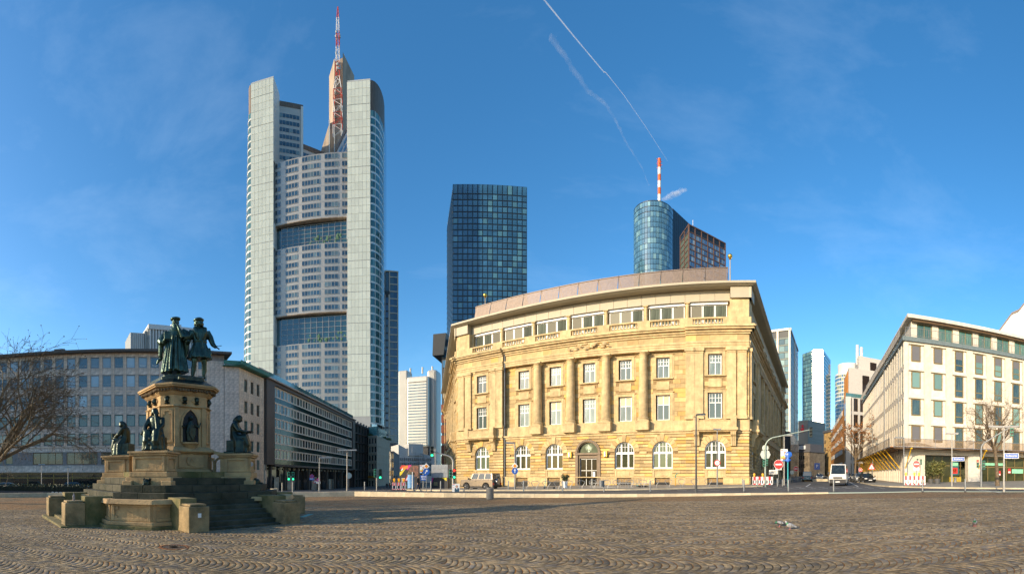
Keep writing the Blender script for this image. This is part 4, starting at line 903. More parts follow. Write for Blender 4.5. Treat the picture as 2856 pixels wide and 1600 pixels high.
# glazed rounded corners with white floor bands
def corner_glass(u0, u1, sgn, z1):
    n = 8
    def ring(z): e = u1 - (7.0 * (1 - z / z1) if sgn < 0 else 0); return [(u0 + (e - u0) * math.sin(PI / 2 * i / n), .4 + 20 * (1 - math.cos(PI / 2 * i / n))) for i in range(n + 1)]
    pts = ring(z1)
    zt = z1 - 19
    cgl = glass('corner_glass', (.03, .12, .12), .05, rcol=(.10, .22, .20), thr=(.5, .9), ns=.2, ior=1.9)
    nr = int(zt / 4.9); h = zt / nr
    for j in range(7, nr):
        m = MB(); pts = ring(h * j)
        for i in range(n):
            (a, b), (c, d) = pts[i], pts[i + 1]; q = [(a, b, h * j + 1.1), (c, d, h * j + 1.1), (c, d, h * (j + 1)), (a, b, h * (j + 1))]; m.quad(*(q if sgn > 0 else q[::-1]))
        o = obj('corner_window', m, cgl, bt, ft_)
        m = MB()
        for i in range(n):
            (a, b), (c, d) = pts[i], pts[i + 1]; e = .25
            q = [(a, b - e, h * j), (c, d - e, h * j), (c, d - e, h * j + 1.1), (a, b - e, h * j + 1.1)]; m.quad(*(q if sgn > 0 else q[::-1]))
            if i % 2 == 0: m.box(a - .12, a + .12, b - .3, b + .1, h * j + 1.1, h * (j + 1))
        obj('floor_band', m, WPAN, bt, ft_)
    m = MB(); pts = ring(z1)
    for i in range(n):
        (a, b), (c, d) = pts[i], pts[i + 1]; q = [(a, b - .1, zt), (c, d - .1, zt), (c, d - .1, z1), (a, b - .1, z1)]; m.quad(*(q if sgn > 0 else q[::-1]))
    m.prism([(p[0], p[1]) for p in pts] + [(u0, 21)], z1 - .1, z1 + .05) if sgn > 0 else m.prism(([(p[0], p[1]) for p in pts] + [(u0, 21)])[::-1], z1 - .1, z1 + .05)
    obj('louvre_crown', m, LOUV, bt, ft_)
    far = pts[-1]; m = MB()                                 # side wall running back from the corner
    m.box(min(far[0], far[0] - sgn * .5), max(far[0], far[0] - sgn * .5), far[1], 50, -5, z1 - 2); obj('side_wall', m, TGL, bt, ft_)
corner_glass(UR1, UE, 1, ZR); corner_glass(UL0, -47.0, -1, ZL)
# the open triangular well above the grid: two inner wings and the back core
def wing(p0, p1, z0, z1, nm):
    f = Fr(Vt(*p0), Vt(*p1)); obj(nm, MB().box(0, f.L, .1, 3, z0, z1), GREYP, bt, f)
    nf = int((z1 - z0) / 4.9); n = int(f.L / 2.2)
    pieces('wing_window', [(f.L * i / n + .15, f.L * (i + 1) / n - .15, -.05, .1, z0 + 4.9 * j + 1.4, z0 + 4.9 * j + 4.1) for i in range(n) for j in range(nf) if i % 7 != 6], TGL, bt, f, limit=60)
    obj('coping', MB().box(0, f.L, -.2, 3, z1, z1 + 3.2), LOUV, bt, f)
wing((UL1 - .2, 13), (-10.5, 21), 195, ZL - 8, 'inner_wing'); wing((-10.5, 21.2), (9.5, 38), 195, 231, 'inner_wing'); wing((9.6, 38), (UR0 - .2, 14), 195, 237, 'inner_wing')
f = Fr(Vt(UL1 - .2, 13), Vt(-10.5, 21)); obj('wing_edge', MB().box(f.L - 1.6, f.L, -.4, 0, 195, ZL - 6), WPAN, bt, f)
def slant(pts, z0, zt): n = len(pts); return MB().add([(p[0], p[1], z0) for p in pts] + [(p[0], p[1], z) for p, z in zip(pts, zt)], [tuple(range(n))[::-1], tuple(range(n, 2 * n))] + [(i, (i + 1) % n, n + (i + 1) % n, n + i) for i in range(n)])
obj('back_core', slant([(3, 49), (8.2, 42.5), (8.2, 45), (14.6, 45), (14.6, 41), (22, 50), (13, 60)], 180, (304, 311, 311, 313, 313, 303, 300)), CONCR, bt, ft_)
obj('back_core', slant([(-4, 46.5), (4.5, 41.2), (8.3, 42.2), (3, 48.8)], 180, (243, 262, 264, 262)), CONCR, bt, ft_); obj('back_core', slant([(14.7, 40.8), (9, 39.5), (9, 41.8), (14.7, 42)][::-1], 180, (246, 247, 258, 257)), CONCR, bt, ft_)
obj('core_edge', MB().box(4.3, 5.1, 40.4, 41.2, 190, 264), WPAN, bt, ft_); obj('core_edge', MB().box(8.4, 9.0, 38.9, 39.6, 190, 259), WPAN, bt, ft_)
RED = mat('signal_red', (.55, .05, .02), .5, var=.1); MW = mat('mast_white', (.72, .70, .66), .5, var=.08)
zs = [246, 255, 264, 273, 281, 291, 302, 313, 324, 334, 342.5]; hw = [3.0, 3.0, 2.9, 2.9, 2.8, 1.3, 1.2, 1.1, 1.0, .8, .2]
mxu, myy = 11.6, 37.2
for k in range(len(zs) - 1):
    a, b, z0, z1 = hw[k], hw[k + 1], zs[k], zs[k + 1]; m = MB(); th = .25 if k < 5 else .22
    c0 = [(mxu + sx * a, myy + sy * a, z0) for sx, sy in ((-1, -1), (1, -1), (1, 1), (-1, 1))]; c1 = [(mxu + sx * b, myy + sy * b, z1) for sx, sy in ((-1, -1), (1, -1), (1, 1), (-1, 1))]
    for i in range(4):
        j = (i + 1) % 4; zm = (z0 + z1) / 2; mid = [tuple((Vector(c0[q]) + Vector(c1[q])) / 2) for q in (i, j)]
        m.tube([c0[i], c1[i]], th, 5).tube([c0[i], mid[1]], th * .6, 4).tube([mid[1], c1[i]], th * .6, 4).tube([c1[i], c1[j]], th * .6, 4)
    obj('mast_section', m, RED if k % 2 == 1 or k == 9 else MW, bt, ft_)
m = MB(); random.seed(5)
for k in range(22): zz = random.choice((295, 297, 307, 319, 321, 294)) + random.random() * 2; a = random.random() * 6.28; m.cyl(mxu + 1.5 * math.cos(a), myy + 1.5 * math.sin(a), zz, zz + 1.6, .55, 6)
obj('antenna', m, mat('aerial_grey', (.5, .52, .48), .5), bt, ft_, kind='stuff')
# blue-black glass tower
d0, d1 = B(1263, 300), B(1470, 303); fd = Fr(d0, d1); dt = thing('skyscraper', 'blue black glass tower with an even grid of square windows behind the bank', 'skyscraper', (*d0, 0))
zt = Zy(512, 300); nX, hR = 15, 4.17; DKF = mat('black_frame', (.012, .016, .02), .4, var=.1)
BLG = glass('blue_tower_glass', (.035, .12, .21), .05, rcol=(.09, .23, .28), thr=(.86, 1.0), ns=.12, ior=1.9, rnd=.3)
obj('body', MB().box(0, fd.L, .3, 48, -5, zt - .2), DKF, dt, fd)
w_ = fd.L / nX; pn = [(w_ * i + .3, w_ * (i + 1) - .3, .05, .3, zt - 6.6, zt - .5) for i in range(nX)] + [(w_ * i + .3, w_ * (i + 1) - .3, .05, .3, zt - 6.6 - hR * (j + 1) + .0, zt - 6.6 - hR * j - .85) for i in range(nX) for j in range(26)]
pieces('window', pn, BLG, dt, fd)
gs = Fr(Vt(0), Vt(1)); dback = Fr(fd.w(-6.0, 48)[:2], fd.w(0, 0)[:2])
obj('side_wall', MB().prism([(0, .4), (-6.0, 48), (1, 48)], -5, zt - .3), mat('silver_side', (.45, .50, .50), .25, .5, var=.05), dt, fd)
pieces('side_band', [(0, dback.L, -.25, .05, zt - 6 - hR * j, zt - 4.4 - hR * j) for j in range(46)], mat('dark_band', (.10, .14, .15), .3, .2), dt, dback)
# foot of that tower: jutting dark box and brick red block
jb0, jb1 = B(1206, 142), B(1262, 140); fj = Fr(jb0, jb1); jt = thing('office_building', 'dark office, jutting black roof box over a rust red front, left of the bank', 'building', (*jb0, 0))
zq = lambda y: Zy(y, 141)
BRK = mat('rust_brick', (.22, .065, .03), .8, var=.2, ns=.6); DSL = mat('black_slab', (.03, .034, .038), .5, var=.1)
obj('roof_box', MB().add([(0, 0, zq(989)), (3.8, 0, zq(989)), (3.8, 14, zq(989)), (0, 14, zq(989)), (.6, -1, zq(932)), (5.0, -1, zq(932)), (5.0, 14, zq(932)), (.6, 14, zq(932))], [(3, 2, 1, 0), (4, 5, 6, 7), (0, 1, 5, 4), (1, 2, 6, 5), (2, 3, 7, 6), (3, 0, 4, 7)]), DSL, jt, fj)
obj('tower', MB().box(2.6, 9, 2, 20, -5, zq(989)), DSL, jt, fj)
pieces('brick_bay', [(2.4, 6.3, 1.9 - (j % 2) * .1, 2.05, z, z + 2.6) for j, z in enumerate(np.arange(-1, zq(1000) - 14, 3.4))], BRK, jt, fj)
pieces('glass_band', [(3.0, 9, 1.6, 2.0, z, z + 2.3) for z in np.arange(zq(1030) + 1, zq(960), 3.4)], BLG, jt, fj)
pieces('window', [(6.4, 9, 1.85, 2.05, z, z + 2.3) for z in np.arange(0, zq(1040), 3.2)], glass('pale_green_glass', (.25, .33, .27), .1), jt, fj)
# slim dark blue tower with pale frame
s0, s1 = B(1052, 335), B(1111, 338); fs = Fr(s0, s1); st = thing('skyscraper', 'slim dark blue glass tower with pale edge frames beside the tallest tower', 'skyscraper', (*s0, 0)); zt = Zy(753, 336); sw = fs.L
BEF = mat('pale_beige_frame', (.78, .68, .54), .5, var=.05); DBG = glass('deep_blue_glass', (.03, .10, .24), .05, ns=.1, ior=1.9, rcol=(.06, .12, .16), thr=(.6, .9))
obj('body', MB().box(0, sw - .3, .5, 30, -5, zt - .5), DBG, st, fs)
zz = np.arange(0, zt, 5.6)
pieces('window', [(sw * a, sw * b, .1, .5, z + .4, min(z + 5.3, zt - 1)) for z in zz for a, b in ((.62, .78), (.80, .97))], DBG, st, fs)
pieces('window', [(sw * .25, sw * .5, -3, -2.6, z + .5, z + 5) for z in zz if z < zt - 22], DBG, st, fs)
obj('front_block', MB().box(sw * .15, sw * .56, -2.5, 1, -5, zt - 17), DSL, st, fs)
obj('edge_frame', MB().box(sw - .8, sw, -.4, 30, -5, zt).box(sw * .56, sw * .6, -.4, .6, -5, zt).box(sw * .2, sw, -.4, .6, zt - 1, zt).box(sw * .22, sw * .25, -3.2, -2.4, -5, zt - 17).box(sw * .5, sw * .56, -3.2, -2.4, -5, zt - 20), BEF, st, fs)
pieces('floor_band', [(sw * .56, sw, -.2, .3, z - .4, z + .4) for z in zz], BEF, st, fs)
# silver twin tower
v0, v1 = B(1107, 506), B(1213, 490); fv = Fr(v0, v1); vt = thing('skyscraper', 'silver white tower of narrow window rows between two plain shafts', 'skyscraper', (*v0, 0)); vw = fv.L; zV = lambda y: Zy(y, 500)
SIL = mat('silver_panel', (.62, .60, .53), .35, .25, var=.05, ns=.05, rnd=.05); SIL2 = mat('silver_shaft', (.44, .44, .41), .45, .2, var=.06, ns=.05)
obj('body', MB().box(.25 * vw, .83 * vw, 0, 25, zV(1248), zV(1050)), SIL, vt, fv, bev=2.5)
obj('shaft', MB().box(0, .24 * vw, 4, 22, -5, zV(1028)), SIL2, vt, fv, bev=1.2); obj('shaft', MB().box(.74 * vw, vw, 6, 26, -5, zV(1031)), SIL2, vt, fv, bev=3)
obj('base', MB().box(.2 * vw, .8 * vw, 3, 20, -5, zV(1247)), mat('dark_metal', (.04, .042, .045)), vt, fv)
hh = (zV(1062) - zV(1246)) / 23
for j in range(23):
    m = MB(); z = zV(1246) + hh * j + .8
    for i in range(15): x = .29 * vw + i * (.5 * vw / 15); m.box(x, x + .72 * .5 * vw / 15, -.15, .1, z, z + hh * .34)
    obj('window_row', m, BLG if j < 22 else DARK, vt, fv, kind='stuff')
for x in (.3, .62, .88): obj('chimney', MB().cyl(x * vw, 8, zV(1040), zV(1022), 1.0, 8), SIL2, vt, fv)
# round glass tower with red and white pole, its dark slab, and the brown tower
rc = B(1822, 330); rr_ = 15.0; rtw = thing('skyscraper', 'round blue glass tower with a red and white mast and dark slab behind', 'skyscraper', (*rc, 0)); ca = math.atan2(-rc[1], -rc[0])
ztop = Zy(566, 318); CYG = glass('round_tower_glass', (.07, .17, .25), .04, rcol=(.20, .36, .38), thr=(.75, 1.0), ns=.2, ior=2.1, rnd=.25)
obj('core', MB().lathe([(rr_ - .3, -5), (rr_ - .3, ztop - .3)], 48), DKF, rtw)
na, nf = 44, 34; hf_ = 3.85; cnt = 0; PM = {}
m_st = MB()
for j in range(nf):
    zb = ztop - hf_ * (j + 1); hgt = hf_ - (.28 if j > 2 else .5)
    for i in range(na):
        a0, a1 = ca + 2 * PI * (i - na / 2) / na, ca + 2 * PI * (i + 1 - na / 2) / na; am = (a0 + a1) / 2
        w2 = rr_ * math.sin(PI / na) - .1
        vis = abs(i - na / 2 + .5) < na / 4
        k = round(hgt, 2)
        if k not in PM: PM[k] = MB().add([(rr_ * math.cos(PI / na), -w2, 0), (rr_ * math.cos(PI / na), w2, 0), (rr_ * math.cos(PI / na), w2, hgt), (rr_ * math.cos(PI / na), -w2, hgt), (rr_ - .5, -w2, 0), (rr_ - .5, w2, 0), (rr_ - .5, w2, hgt), (rr_ - .5, -w2, hgt)], [(0, 1, 2, 3), (1, 5, 6, 2), (4, 0, 3, 7), (3, 2, 6, 7), (4, 5, 1, 0)]).mesh('window', CYG)
        if vis and j < 14 and cnt < 300:
            o = bpy.data.objects.new('window', PM[k]); COL.objects.link(o); o.parent = rtw; o.location = (0, 0, zb + .15); o.rotation_euler = (0, 0, am); cnt += 1
        else:
            s = len(m_st.v); x = rr_ * math.cos(PI / na); m_st.add([(x, -w2, zb + .15), (x, w2, zb + .15), (x, w2, zb + .15 + hgt), (x, -w2, zb + .15 + hgt)], [(0, 1, 2, 3)]); m_st.xf(Matrix.Rotation(am, 4, 'Z'), s)
obj('window', m_st, CYG, rtw, kind='stuff')
obj('roof', MB().lathe([(rr_, ztop - .2), (rr_, ztop + .3), (rr_ - 2, ztop + .4), (rr_ - 2.1, ztop + .1), (0, ztop + .2)], 44), DKF, rtw)
obj('dome', MB().lathe([(8.5 * math.cos(t * PI / 16), ztop + 3.4 * math.sin(t * PI / 16)) for t in range(9)], 24, (rt.x * 5, rt.y * 5)), mat('green_mesh_roof', (.22, .28, .24), .5, .3), rtw, smooth=True)
px = (1839 - 1822) / F * 330; pr = Vector((rc[1], -rc[0])).normalized() * px
zz = [Zy(y, 330) for y in (566, 543, 524, 505, 487, 468, 447)]; zz += [Zy(443, 330)]
for k in range(7): obj('mast_section', MB().cyl(pr.x, pr.y, zz[k], zz[k + 1], 1.25, 14), MW if k % 2 == 0 and k < 6 else mat('orange_red', (.62, .12, .02), .5, var=.1), rtw, smooth=True)
m = MB(); random.seed(8)
for k in range(18): a = k * 2.4; z = zz[5] + (zz[7] - zz[5]) * k / 18; m.tube([(pr.x, pr.y, z), (pr.x + 2.2 * math.cos(a), pr.y + 2.2 * math.sin(a), z)], .16, 4)
obj('mast_step', m, RED, rtw, kind='stuff')
q0, q1 = B(1876, 338), B(1949, 372); fq = Fr(q0, q1, 0); obj('slab', MB().box(0, fq.L, 0, 14, -5, Zy(585, 340)), mat('black_steel_slab', (.014, .018, .026), .4, var=.1, ns=.1), rtw, fq)
pieces('slab_seam', [(fq.L * i / 14, fq.L * i / 14 + .12, -.06, 0, 60, Zy(587, 340)) for i in range(1, 14)], DKF, rtw, fq)
n0, n1, n2 = B(1897, 282), B(1921, 268), B(2023, 290); bw = thing('tower_block', 'brown steel tower block with blue window bays in front of the dark slab', 'tower block', (*n1, 0))
BRN = mat('weathered_brown_steel', (.15, .085, .06), .6, .2, var=.2, ns=.3); BBL = glass('bright_blue_glass', (.06, .15, .30), .05, rcol=(.26, .34, .38), thr=(.4, .8), ns=.2, ior=2.0)
zT = Zy(624, 268)
body3('wall', n0, n1, n2, n1, -5, zT - .2, BRN, bw)
for fr, nb, gm in ((Fr(n0, n1), 2, mat('louvre_green', (.10, .13, .09), .5, .2)), (Fr(n1, n2), 6, BBL)):
    w_ = fr.L / nb; nfl = 20
    for j in range(nfl):
        zb = zT - 4.6 - 3.55 * (j + 1)
        pieces('window', [(w_ * i + w_ * (.1 + .28 * k), w_ * i + w_ * (.1 + .28 * k) + w_ * .25, .1, .3, zb + .35, zb + 3.1) for i in range(nb) for k in range(3)], gm, bw, fr)
    pieces('louvre', [(w_ * i + .5, w_ * (i + 1) - .5, .1, .3, zT - 4.2, zT - .8) for i in range(nb)], DKF, bw, fr)
    pieces('pillar', [(w_ * i - .35, w_ * i + .35, -.2, .4, -5, zT) for i in range(nb + 1)], BRN, bw, fr)
    pieces('beam', [(0, fr.L, -.12, .3, zT - 4.6 - 3.55 * j - .3, zT - 4.6 - 3.55 * j + .3) for j in range(nfl)] + [(0, fr.L, -.2, .4, zT - .7, zT)], BRN, bw, fr)
fr = Fr(n1, n2); m = MB().tube([(6, 3, zT), (6, 3, zT + 6)], .15, 5).ball((12, 3, zT + 1.2), .9, n=8).tube([(4, 3, zT + 1), (11, 3, zT + .8)], .15, 4).box(10, 14, 2.5, 3.5, zT, zT + .5)
obj('aerial', m, MW, bw, fr)
# towers down the side street
w0, w1, w2 = B(2140, 200), B(2205, 196), B(2226, 230); wt = thing('tower_block', 'pale framed glass tower just behind the bank, with dark floor bands', 'tower block', (*w0, 0)); zW = Zy(916, 197)
GTG = glass('green_tower_glass', (.07, .15, .15), .05, rcol=(.22, .33, .29), thr=(.5, .9), ns=.15, ior=1.9); WHF = mat('white_frame', (.66, .62, .54), .5, var=.05); body3('body', w0, w1, w2, w0, 4, zW - 1, DKF, wt)
for fr, nb in ((Fr(w0, w1), 4), (Fr(w1, w2), 6)):
    wq = fr.L / nb; nfl = int((zW - 12) / 3.15)
    pieces('window', [(wq * i + .12, wq * (i + 1) - .12, .1, .3, zW - 4 - 3.15 * (j + 1), zW - 4 - 3.15 * j - .85) for i in range(nb) for j in range(nfl)], GTG, wt, fr)
    pieces('floor_slab', [(0, fr.L, .0, .25, zW - 4 - 3.15 * j - .75, zW - 4 - 3.15 * j - .12) for j in range(nfl)], mat('grey_green_band', (.10, .13, .12), .4), wt, fr)
    pieces('frame_post', [((fr.L - .9) * t, (fr.L - .9) * t + .9, -.3, .4, 4, zW) for t in ((.45, 1.0) if nb == 4 else (.5,))] + [(0, fr.L, -.3, .4, zW - 1, zW)], WHF, wt, fr)
    obj('dark_band', MB().box(0, fr.L, -.1, .5, zW - 34, zW - 32), DKF, wt, fr)
tr0, tr1, tr2, tr3 = B(2238, 430), B(2266, 418), B(2296, 416.3), B(2316, 452); zN = Zy(978, 420); tn = thing('skyscraper', 'three sided mirror glass tower at the end of the side street', 'skyscraper', (*tr1, 0))
MIR = glass('mirror_glass', (.07, .15, .15), .05, rcol=(.14, .24, .20), thr=(.4, .9), ns=.08, ior=2.2); MIR2 = mat('mirror_bright', (.80, .80, .78), .22, .9, var=.03)
ctr_ = Vector(B(2280, 440))
obj('body', MB().prism([(p[0] - tr1[0], p[1] - tr1[1]) for p in (tr0, tr1, tr2, tr3)] , -5, zN - .4), DKF, tn)
for fr, nb, gm in ((Fr(tr0, tr1), 8, MIR), (Fr(tr1, tr2), 7, MIR2), (Fr(tr2, tr3), 9, MIR)):
    wq = fr.L / nb; nfl = 34; hq = (zN + 4) / nfl
    pieces('facade_pane', [(wq * i + .06, wq * (i + 1) - .06, -.25, 0, hq * j - 4 + .06, hq * (j + 1) - 4 - (.5 if gm is MIR else .1)) for i in range(nb) for j in range(nfl)], gm, tn, fr, limit=100)
rb = B(2368, 540); zR_ = Zy(1042, 530); rtn = thing('tower_block', 'pale round tower with blue window bands above the street', 'tower block', (*rb, 0))
obj('drum', MB().lathe([(17.3, -5), (17.3, zR_), (14, zR_ + .5), (14, Zy(1010, 525)), (0, Zy(1008, 525))], 40), mat('pale_stone_tower', (.62, .60, .55), .5, var=.04), rtn)
na = 40; cb = math.atan2(-rb[1], -rb[0])
for j in range(16):
    m = MB(); z = zR_ - 4.6 * (j + 1)
    for i in range(na):
        s = len(m.v); m.box(17.2, 17.5, -1.1, 1.1, z, z + (3.2 if j else 2.4)); m.xf(Matrix.Rotation(2 * PI * i / na, 4, 'Z'), s)
    obj('window_ring', m, glass('ring_glass', (.08, .2, .34), .05, ior=2.0, rcol=(.30, .30, .12), thr=(.7, .95)), rtn, kind='stuff')
# grey building with a red emblem, old house and bridge at the end of the street
g0, g1_ = B(2226, 262), B(2254, 258); gb = thing('office_building', 'blank grey clad building with a red sign in the side street', 'building', (*g0, 0)); fg = Fr(g0, g1_); zz0 = Zy(1172, 260)
obj('wall', MB().box(0, fg.L, 0, 20, 10, zz0), mat('grey_louvre', (.24, .23, .20), .6, .2, var=.1, ns=.3, stretch=(.2, .2, 6)), gb, fg)
pieces('cladding_strip', [(0, fg.L, -.06, .0, z, z + .5) for z in np.arange(12, zz0 - 1, .62)], mat('grey_strip', (.26, .25, .22), .6, .2), gb, fg)
rs = MB().box(.32 * fg.L, .62 * fg.L, -.5, -.2, zz0 - 7, zz0 - 4.6).ball((.47 * fg.L, -.35, zz0 - 3.4), .8, 1, .4, 1, 10); obj('emblem', rs, mat('sign_red', (.7, .02, .04), .5), gb, fg)
oh = B(2222, 200); fo_ = Fr(B(2225, 215), B(2258, 210)); ohs = thing('old_house', 'dark old stone house with dormers below the grey clad building', 'house', (*fo_.p.xy, 0))
obj('wall', MB().box(0, fo_.L, 0, 12, -1, 13.5), mat('old_stone', (.20, .16, .11), .8, var=.3, ns=.6), ohs, fo_); obj('roof', MB().box(-.4, fo_.L + .4, -.5, 12, 13.5, 14.2).box(0, fo_.L, .5, 10, 14.2, 17.5), mat('slate', (.10, .10, .11), .6), ohs, fo_)
pieces('window', [(.6 + k * 1.5, 1.5 + k * 1.5, -.1, .1, z, z + 1.8) for k in range(3) for z in (2, 6, 10)], SHG, ohs, fo_); pieces('dormer', [(.4 + k * 1.6, 1.6 + k * 1.6, -.1, 1, 15, 16.8) for k in range(3)], WHITE, ohs, fo_)
br0, br1 = B(2256, 235), B(2312, 232); fb = Fr(br0, br1); bb = thing('bridge_building', 'glazed bridge building spanning the far end of the side street', 'building', (*br0, 0)); L_ = fb.L
obj('roof', MB().slab([(0, 10), (L_, 10), (L_ * .9, 13.5), (L_ * .1, 14.5)], 0, 10), mat('slate_blue_roof', (.16, .19, .22), .5, .2), bb, fb)
pieces('window', [(.3 + k * 1.3, 1.45 + k * 1.3, -.1, .1, 5, 9.6) for k in range(int(L_ / 1.3))], glass('pale_blue_glass', (.22, .32, .34), .06), bb, fb)
obj('body', MB().box(0, L_, .2, 8, 4.6, 10).box(0, 2, .2, 8, -1, 4.6).box(L_ - 2, L_, .2, 8, -1, 4.6), DSL, bb, fb); obj('passage', MB().box(2, L_ - 2, 7, 8, -1, 4.6), BLACK, bb, fb)
# steel scaffold tower and glass wall beyond the bank corner
sf0 = B(2188, 128); scf = thing('scaffold', 'black steel truss scaffold standing behind the bank along the side street', 'scaffold', (*sf0, zg(*sf0)))
m = MB(); random.seed(3)
pts = [(x, y, z) for x in (0, 3.2, 6.4) for y in (0, 2.5) for z in range(0, 25, 3)]
for x in (0, 2.6, 5.2):
    for y in (0, 2.5): m.box(x - .1, x + .1, y - .1, y + .1, 0, 21 - x * 1.2)
    obj('upright', m, DARK, scf, Fr(sf0, (sf0[0] + SD[0], sf0[1] + SD[1]), zg(*sf0))); m = MB()
for z in range(0, 21, 2):
    for x in (0, 2.6): m.tube([(x, 0, z), (x + 2.6, 0, z + 2)], .07, 4).tube([(x + 2.6, 2.5, z), (x, 0, z + 2)], .06, 4).tube([(x, 0, z), (x + 2.6, 0, z)], .07, 4)
obj('brace', m, DARK, scf, Fr(sf0, (sf0[0] + SD[0], sf0[1] + SD[1]), zg(*sf0)), kind='stuff')
gw0, gw1 = B(2205, 138), B(2228, 175); fgw = Fr(gw0, gw1, zg(*gw0)); gwt = thing('glass_front', 'tall clear glass shopfront along the side street behind the scaffold', 'building', (*gw0, zg(*gw0)))
pieces('pane', [(fgw.L * i / 8 + .05, fgw.L * (i + 1) / 8 - .05, 0, .08, z, z + 2.9) for i in range(8) for z in (0, 3, 6, 9, 12)], glass('pale_green_glass', (.25, .33, .27), .1), gwt, fgw)
obj('body', MB().box(0, fgw.L, .3, 6, 0, 15), DSL, gwt, fgw)
# white ribbed tower top behind the grey office
u0, u1 = B(366, 165), B(556, 172); fu = Fr(u0, u1); ut = thing('tower_block', 'white ribbed top of a tower block rising behind the grey stone office', 'tower block', (*u0, 0)); L_ = fu.L; Zu = lambda y: Zy(y, 168)
RIB = mat('white_rib', (.55, .55, .53), .6, var=.05)
obj('body', MB().box(0, L_ * .22, 2, 14, 20, Zu(929)).box(L_ * .24, L_ * .98, 0, 14, 20, Zu(915)).box(L_ * .2, L_ * .26, 1, 12, 20, Zu(925)), mat('grey_green_rib', (.26, .28, .27), .6), ut, fu)
pieces('rib', [(L_ * .26 + k * 1.15, L_ * .26 + k * 1.15 + .5, -.5, .1, 20, Zu(922)) for k in range(int(L_ * .7 / 1.15))] + [(k * .8, k * .8 + .4, 1.6, 2, 20, Zu(930)) for k in range(int(L_ * .21 / .8))], RIB, ut, fu)
obj('cornice', MB().box(L_ * .24, L_ * .98, -.8, 13, Zu(922), Zu(909)).box(L_ * .6, L_ * .75, 2, 6, Zu(909), Zu(896)), RIB, ut, fu)
# ------------------------------------------------------------------ pale corner building on the right
RT = mat('pale_travertine', (.65, .585, .48), .8, var=.1, ns=1.2, bump=.12, bs=12, rnd=.07, det=9); RT2 = mat('travertine_panel', (.70, .64, .54), .8, var=.1, ns=2.0, bump=.1, bs=14, rnd=.06)
ANO = mat('bronze_anodised', (.28, .20, .08), .4, .5, var=.1); RG = glass('travertine_office_glass', (.04, .07, .06), .05, rcol=(.18, .30, .24), thr=(.5, .9), ns=1.2, ior=1.9, stretch=(3, 3, .5))
SLATB = mat('grey_blind', (.13, .13, .14), .6, var=.1, stretch=(.2, .2, 18), ns=2)
GUT = mat('grey_green_gutter', (.16, .20, .20), .5, .2); RZ = .0
rdx = Vector((.856, -.517)); RE = (RC[0] + rdx.x * 44, RC[1] + rdx.y * 44); RF = (RC[0] + SD[0] * 54, RC[1] + SD[1] * 54)
rb_ = thing('corner_building', 'cream travertine corner building with recessed windows, roof terrace and netted scaffold canopy', 'building', (*RC, 0))
ff, fl_ = Fr(RC, RE), Fr(RF, RC)
RW = [(6.75, 8.95), (10.55, 12.8), (14.5, 16.8), (18.4, 20.6)]
ncol = 12; uc = [1.95 + 3.55 * k for k in range(ncol)]
def bay(fr, u0, u1, za, zb): return (u0, u1, za, zb)
hol = []
for k, u in enumerate(uc):
    for a, b in RW: hol.append((u - 1.25, u + 1.25, a - .95, b + .2))
obj('wall', wall(MB(), -.0, ff.L, 5.35, 21.1, hol, 0, .45), RT, rb_, ff)
for k, u in enumerate(uc):
    for j, (a, b) in enumerate(RW):
        tall = k >= 2
        obj('spandrel', MB().box(u - 1.25, u + 1.25, .28, .5, a - .95, (a if not tall else a - .8)).box(u - 1.25, u - .72, .3, .5, a - .9, b + .2).box(u + .72, u + 1.25, .3, .5, a - .9, b + .2), RT2, rb_, ff)
        z0 = a if not tall else a - .78
        bl = {3: .55 if k < 2 else .42, 2: 0, 1: 0, 0: .0}[j]
        window(rb_, ff, u - .72, z0, 1.44, b + .15 - z0, ANO, RG, 1, 1, .14, .16, rows=() if not tall else (.3,), blind=(.95 if k < 2 and j in (3, 0) else .42 if j == 3 else None), mb_blind=SLATB)
pn = []
for a in (5.36, 9.2, 13.1, 17.05): pn += [(u - 1.2, u + 1.2, -.03, .02, a + .02, a + .38) for u in uc]
pieces('cladding_slab', pn, RT2, rb_, ff)
pieces('pier', [(u + 1.32, u + 2.23, -.06, .02, 5.4, 21.0) for u in uc[:-1]] + [(0, .62, -.06, .02, 5.4, 21.0)], RT, rb_, ff)
# street side: closely set fins
nb = 15; wb = fl_.L / nb; hol = []
for i in range(nb):
    for a, b in RW:
        for q in (0, 1): u = wb * (i + .06 + .48 * q); hol.append((u, u + wb * .34, a - .7, b + .25))
obj('wall', wall(MB(), 0, fl_.L, 5.35, 21.1, hol, 0, .08), RT, rb_, fl_)
fins = []
for h in hol: obj_ = None; fins.append((h[1] + .1, h[1] + .3, -.05, .02, h[2], h[3]))
pieces('fin', fins, RT2, rb_, fl_)
pieces('pane', [(h[0], h[1], .05, .07, h[2], h[3]) for h in hol], RG, rb_, fl_)
pieces('downpipe', [(u, u + .16, -.2, -.02, 5, 21) for u in (fl_.L - 3.6, fl_.L - 17)], LAMPGREY, rb_, fl_)
ro = [(0, 0)] + [((p[0] - RC[0]), (p[1] - RC[1])) for p in (RF, (RF[0] + rdx.x * 44, RF[1] + rdx.y * 44), RE)]
def inset(e): c = Vector((sum(p[0] for p in ro) / 4, sum(p[1] for p in ro) / 4)); return [((p[0] - c.x) * e + c.x, (p[1] - c.y) * e + c.y) for p in ro][::-1]
obj('body', MB().prism(inset(.965), 4.9, 21), RT, rb_); obj('gutter', MB().prism(inset(1.012), 21.12, 21.75), GUT, rb_)
obj('soffit', MB().prism(inset(.999), 4.85, 5.3), RT, rb_)
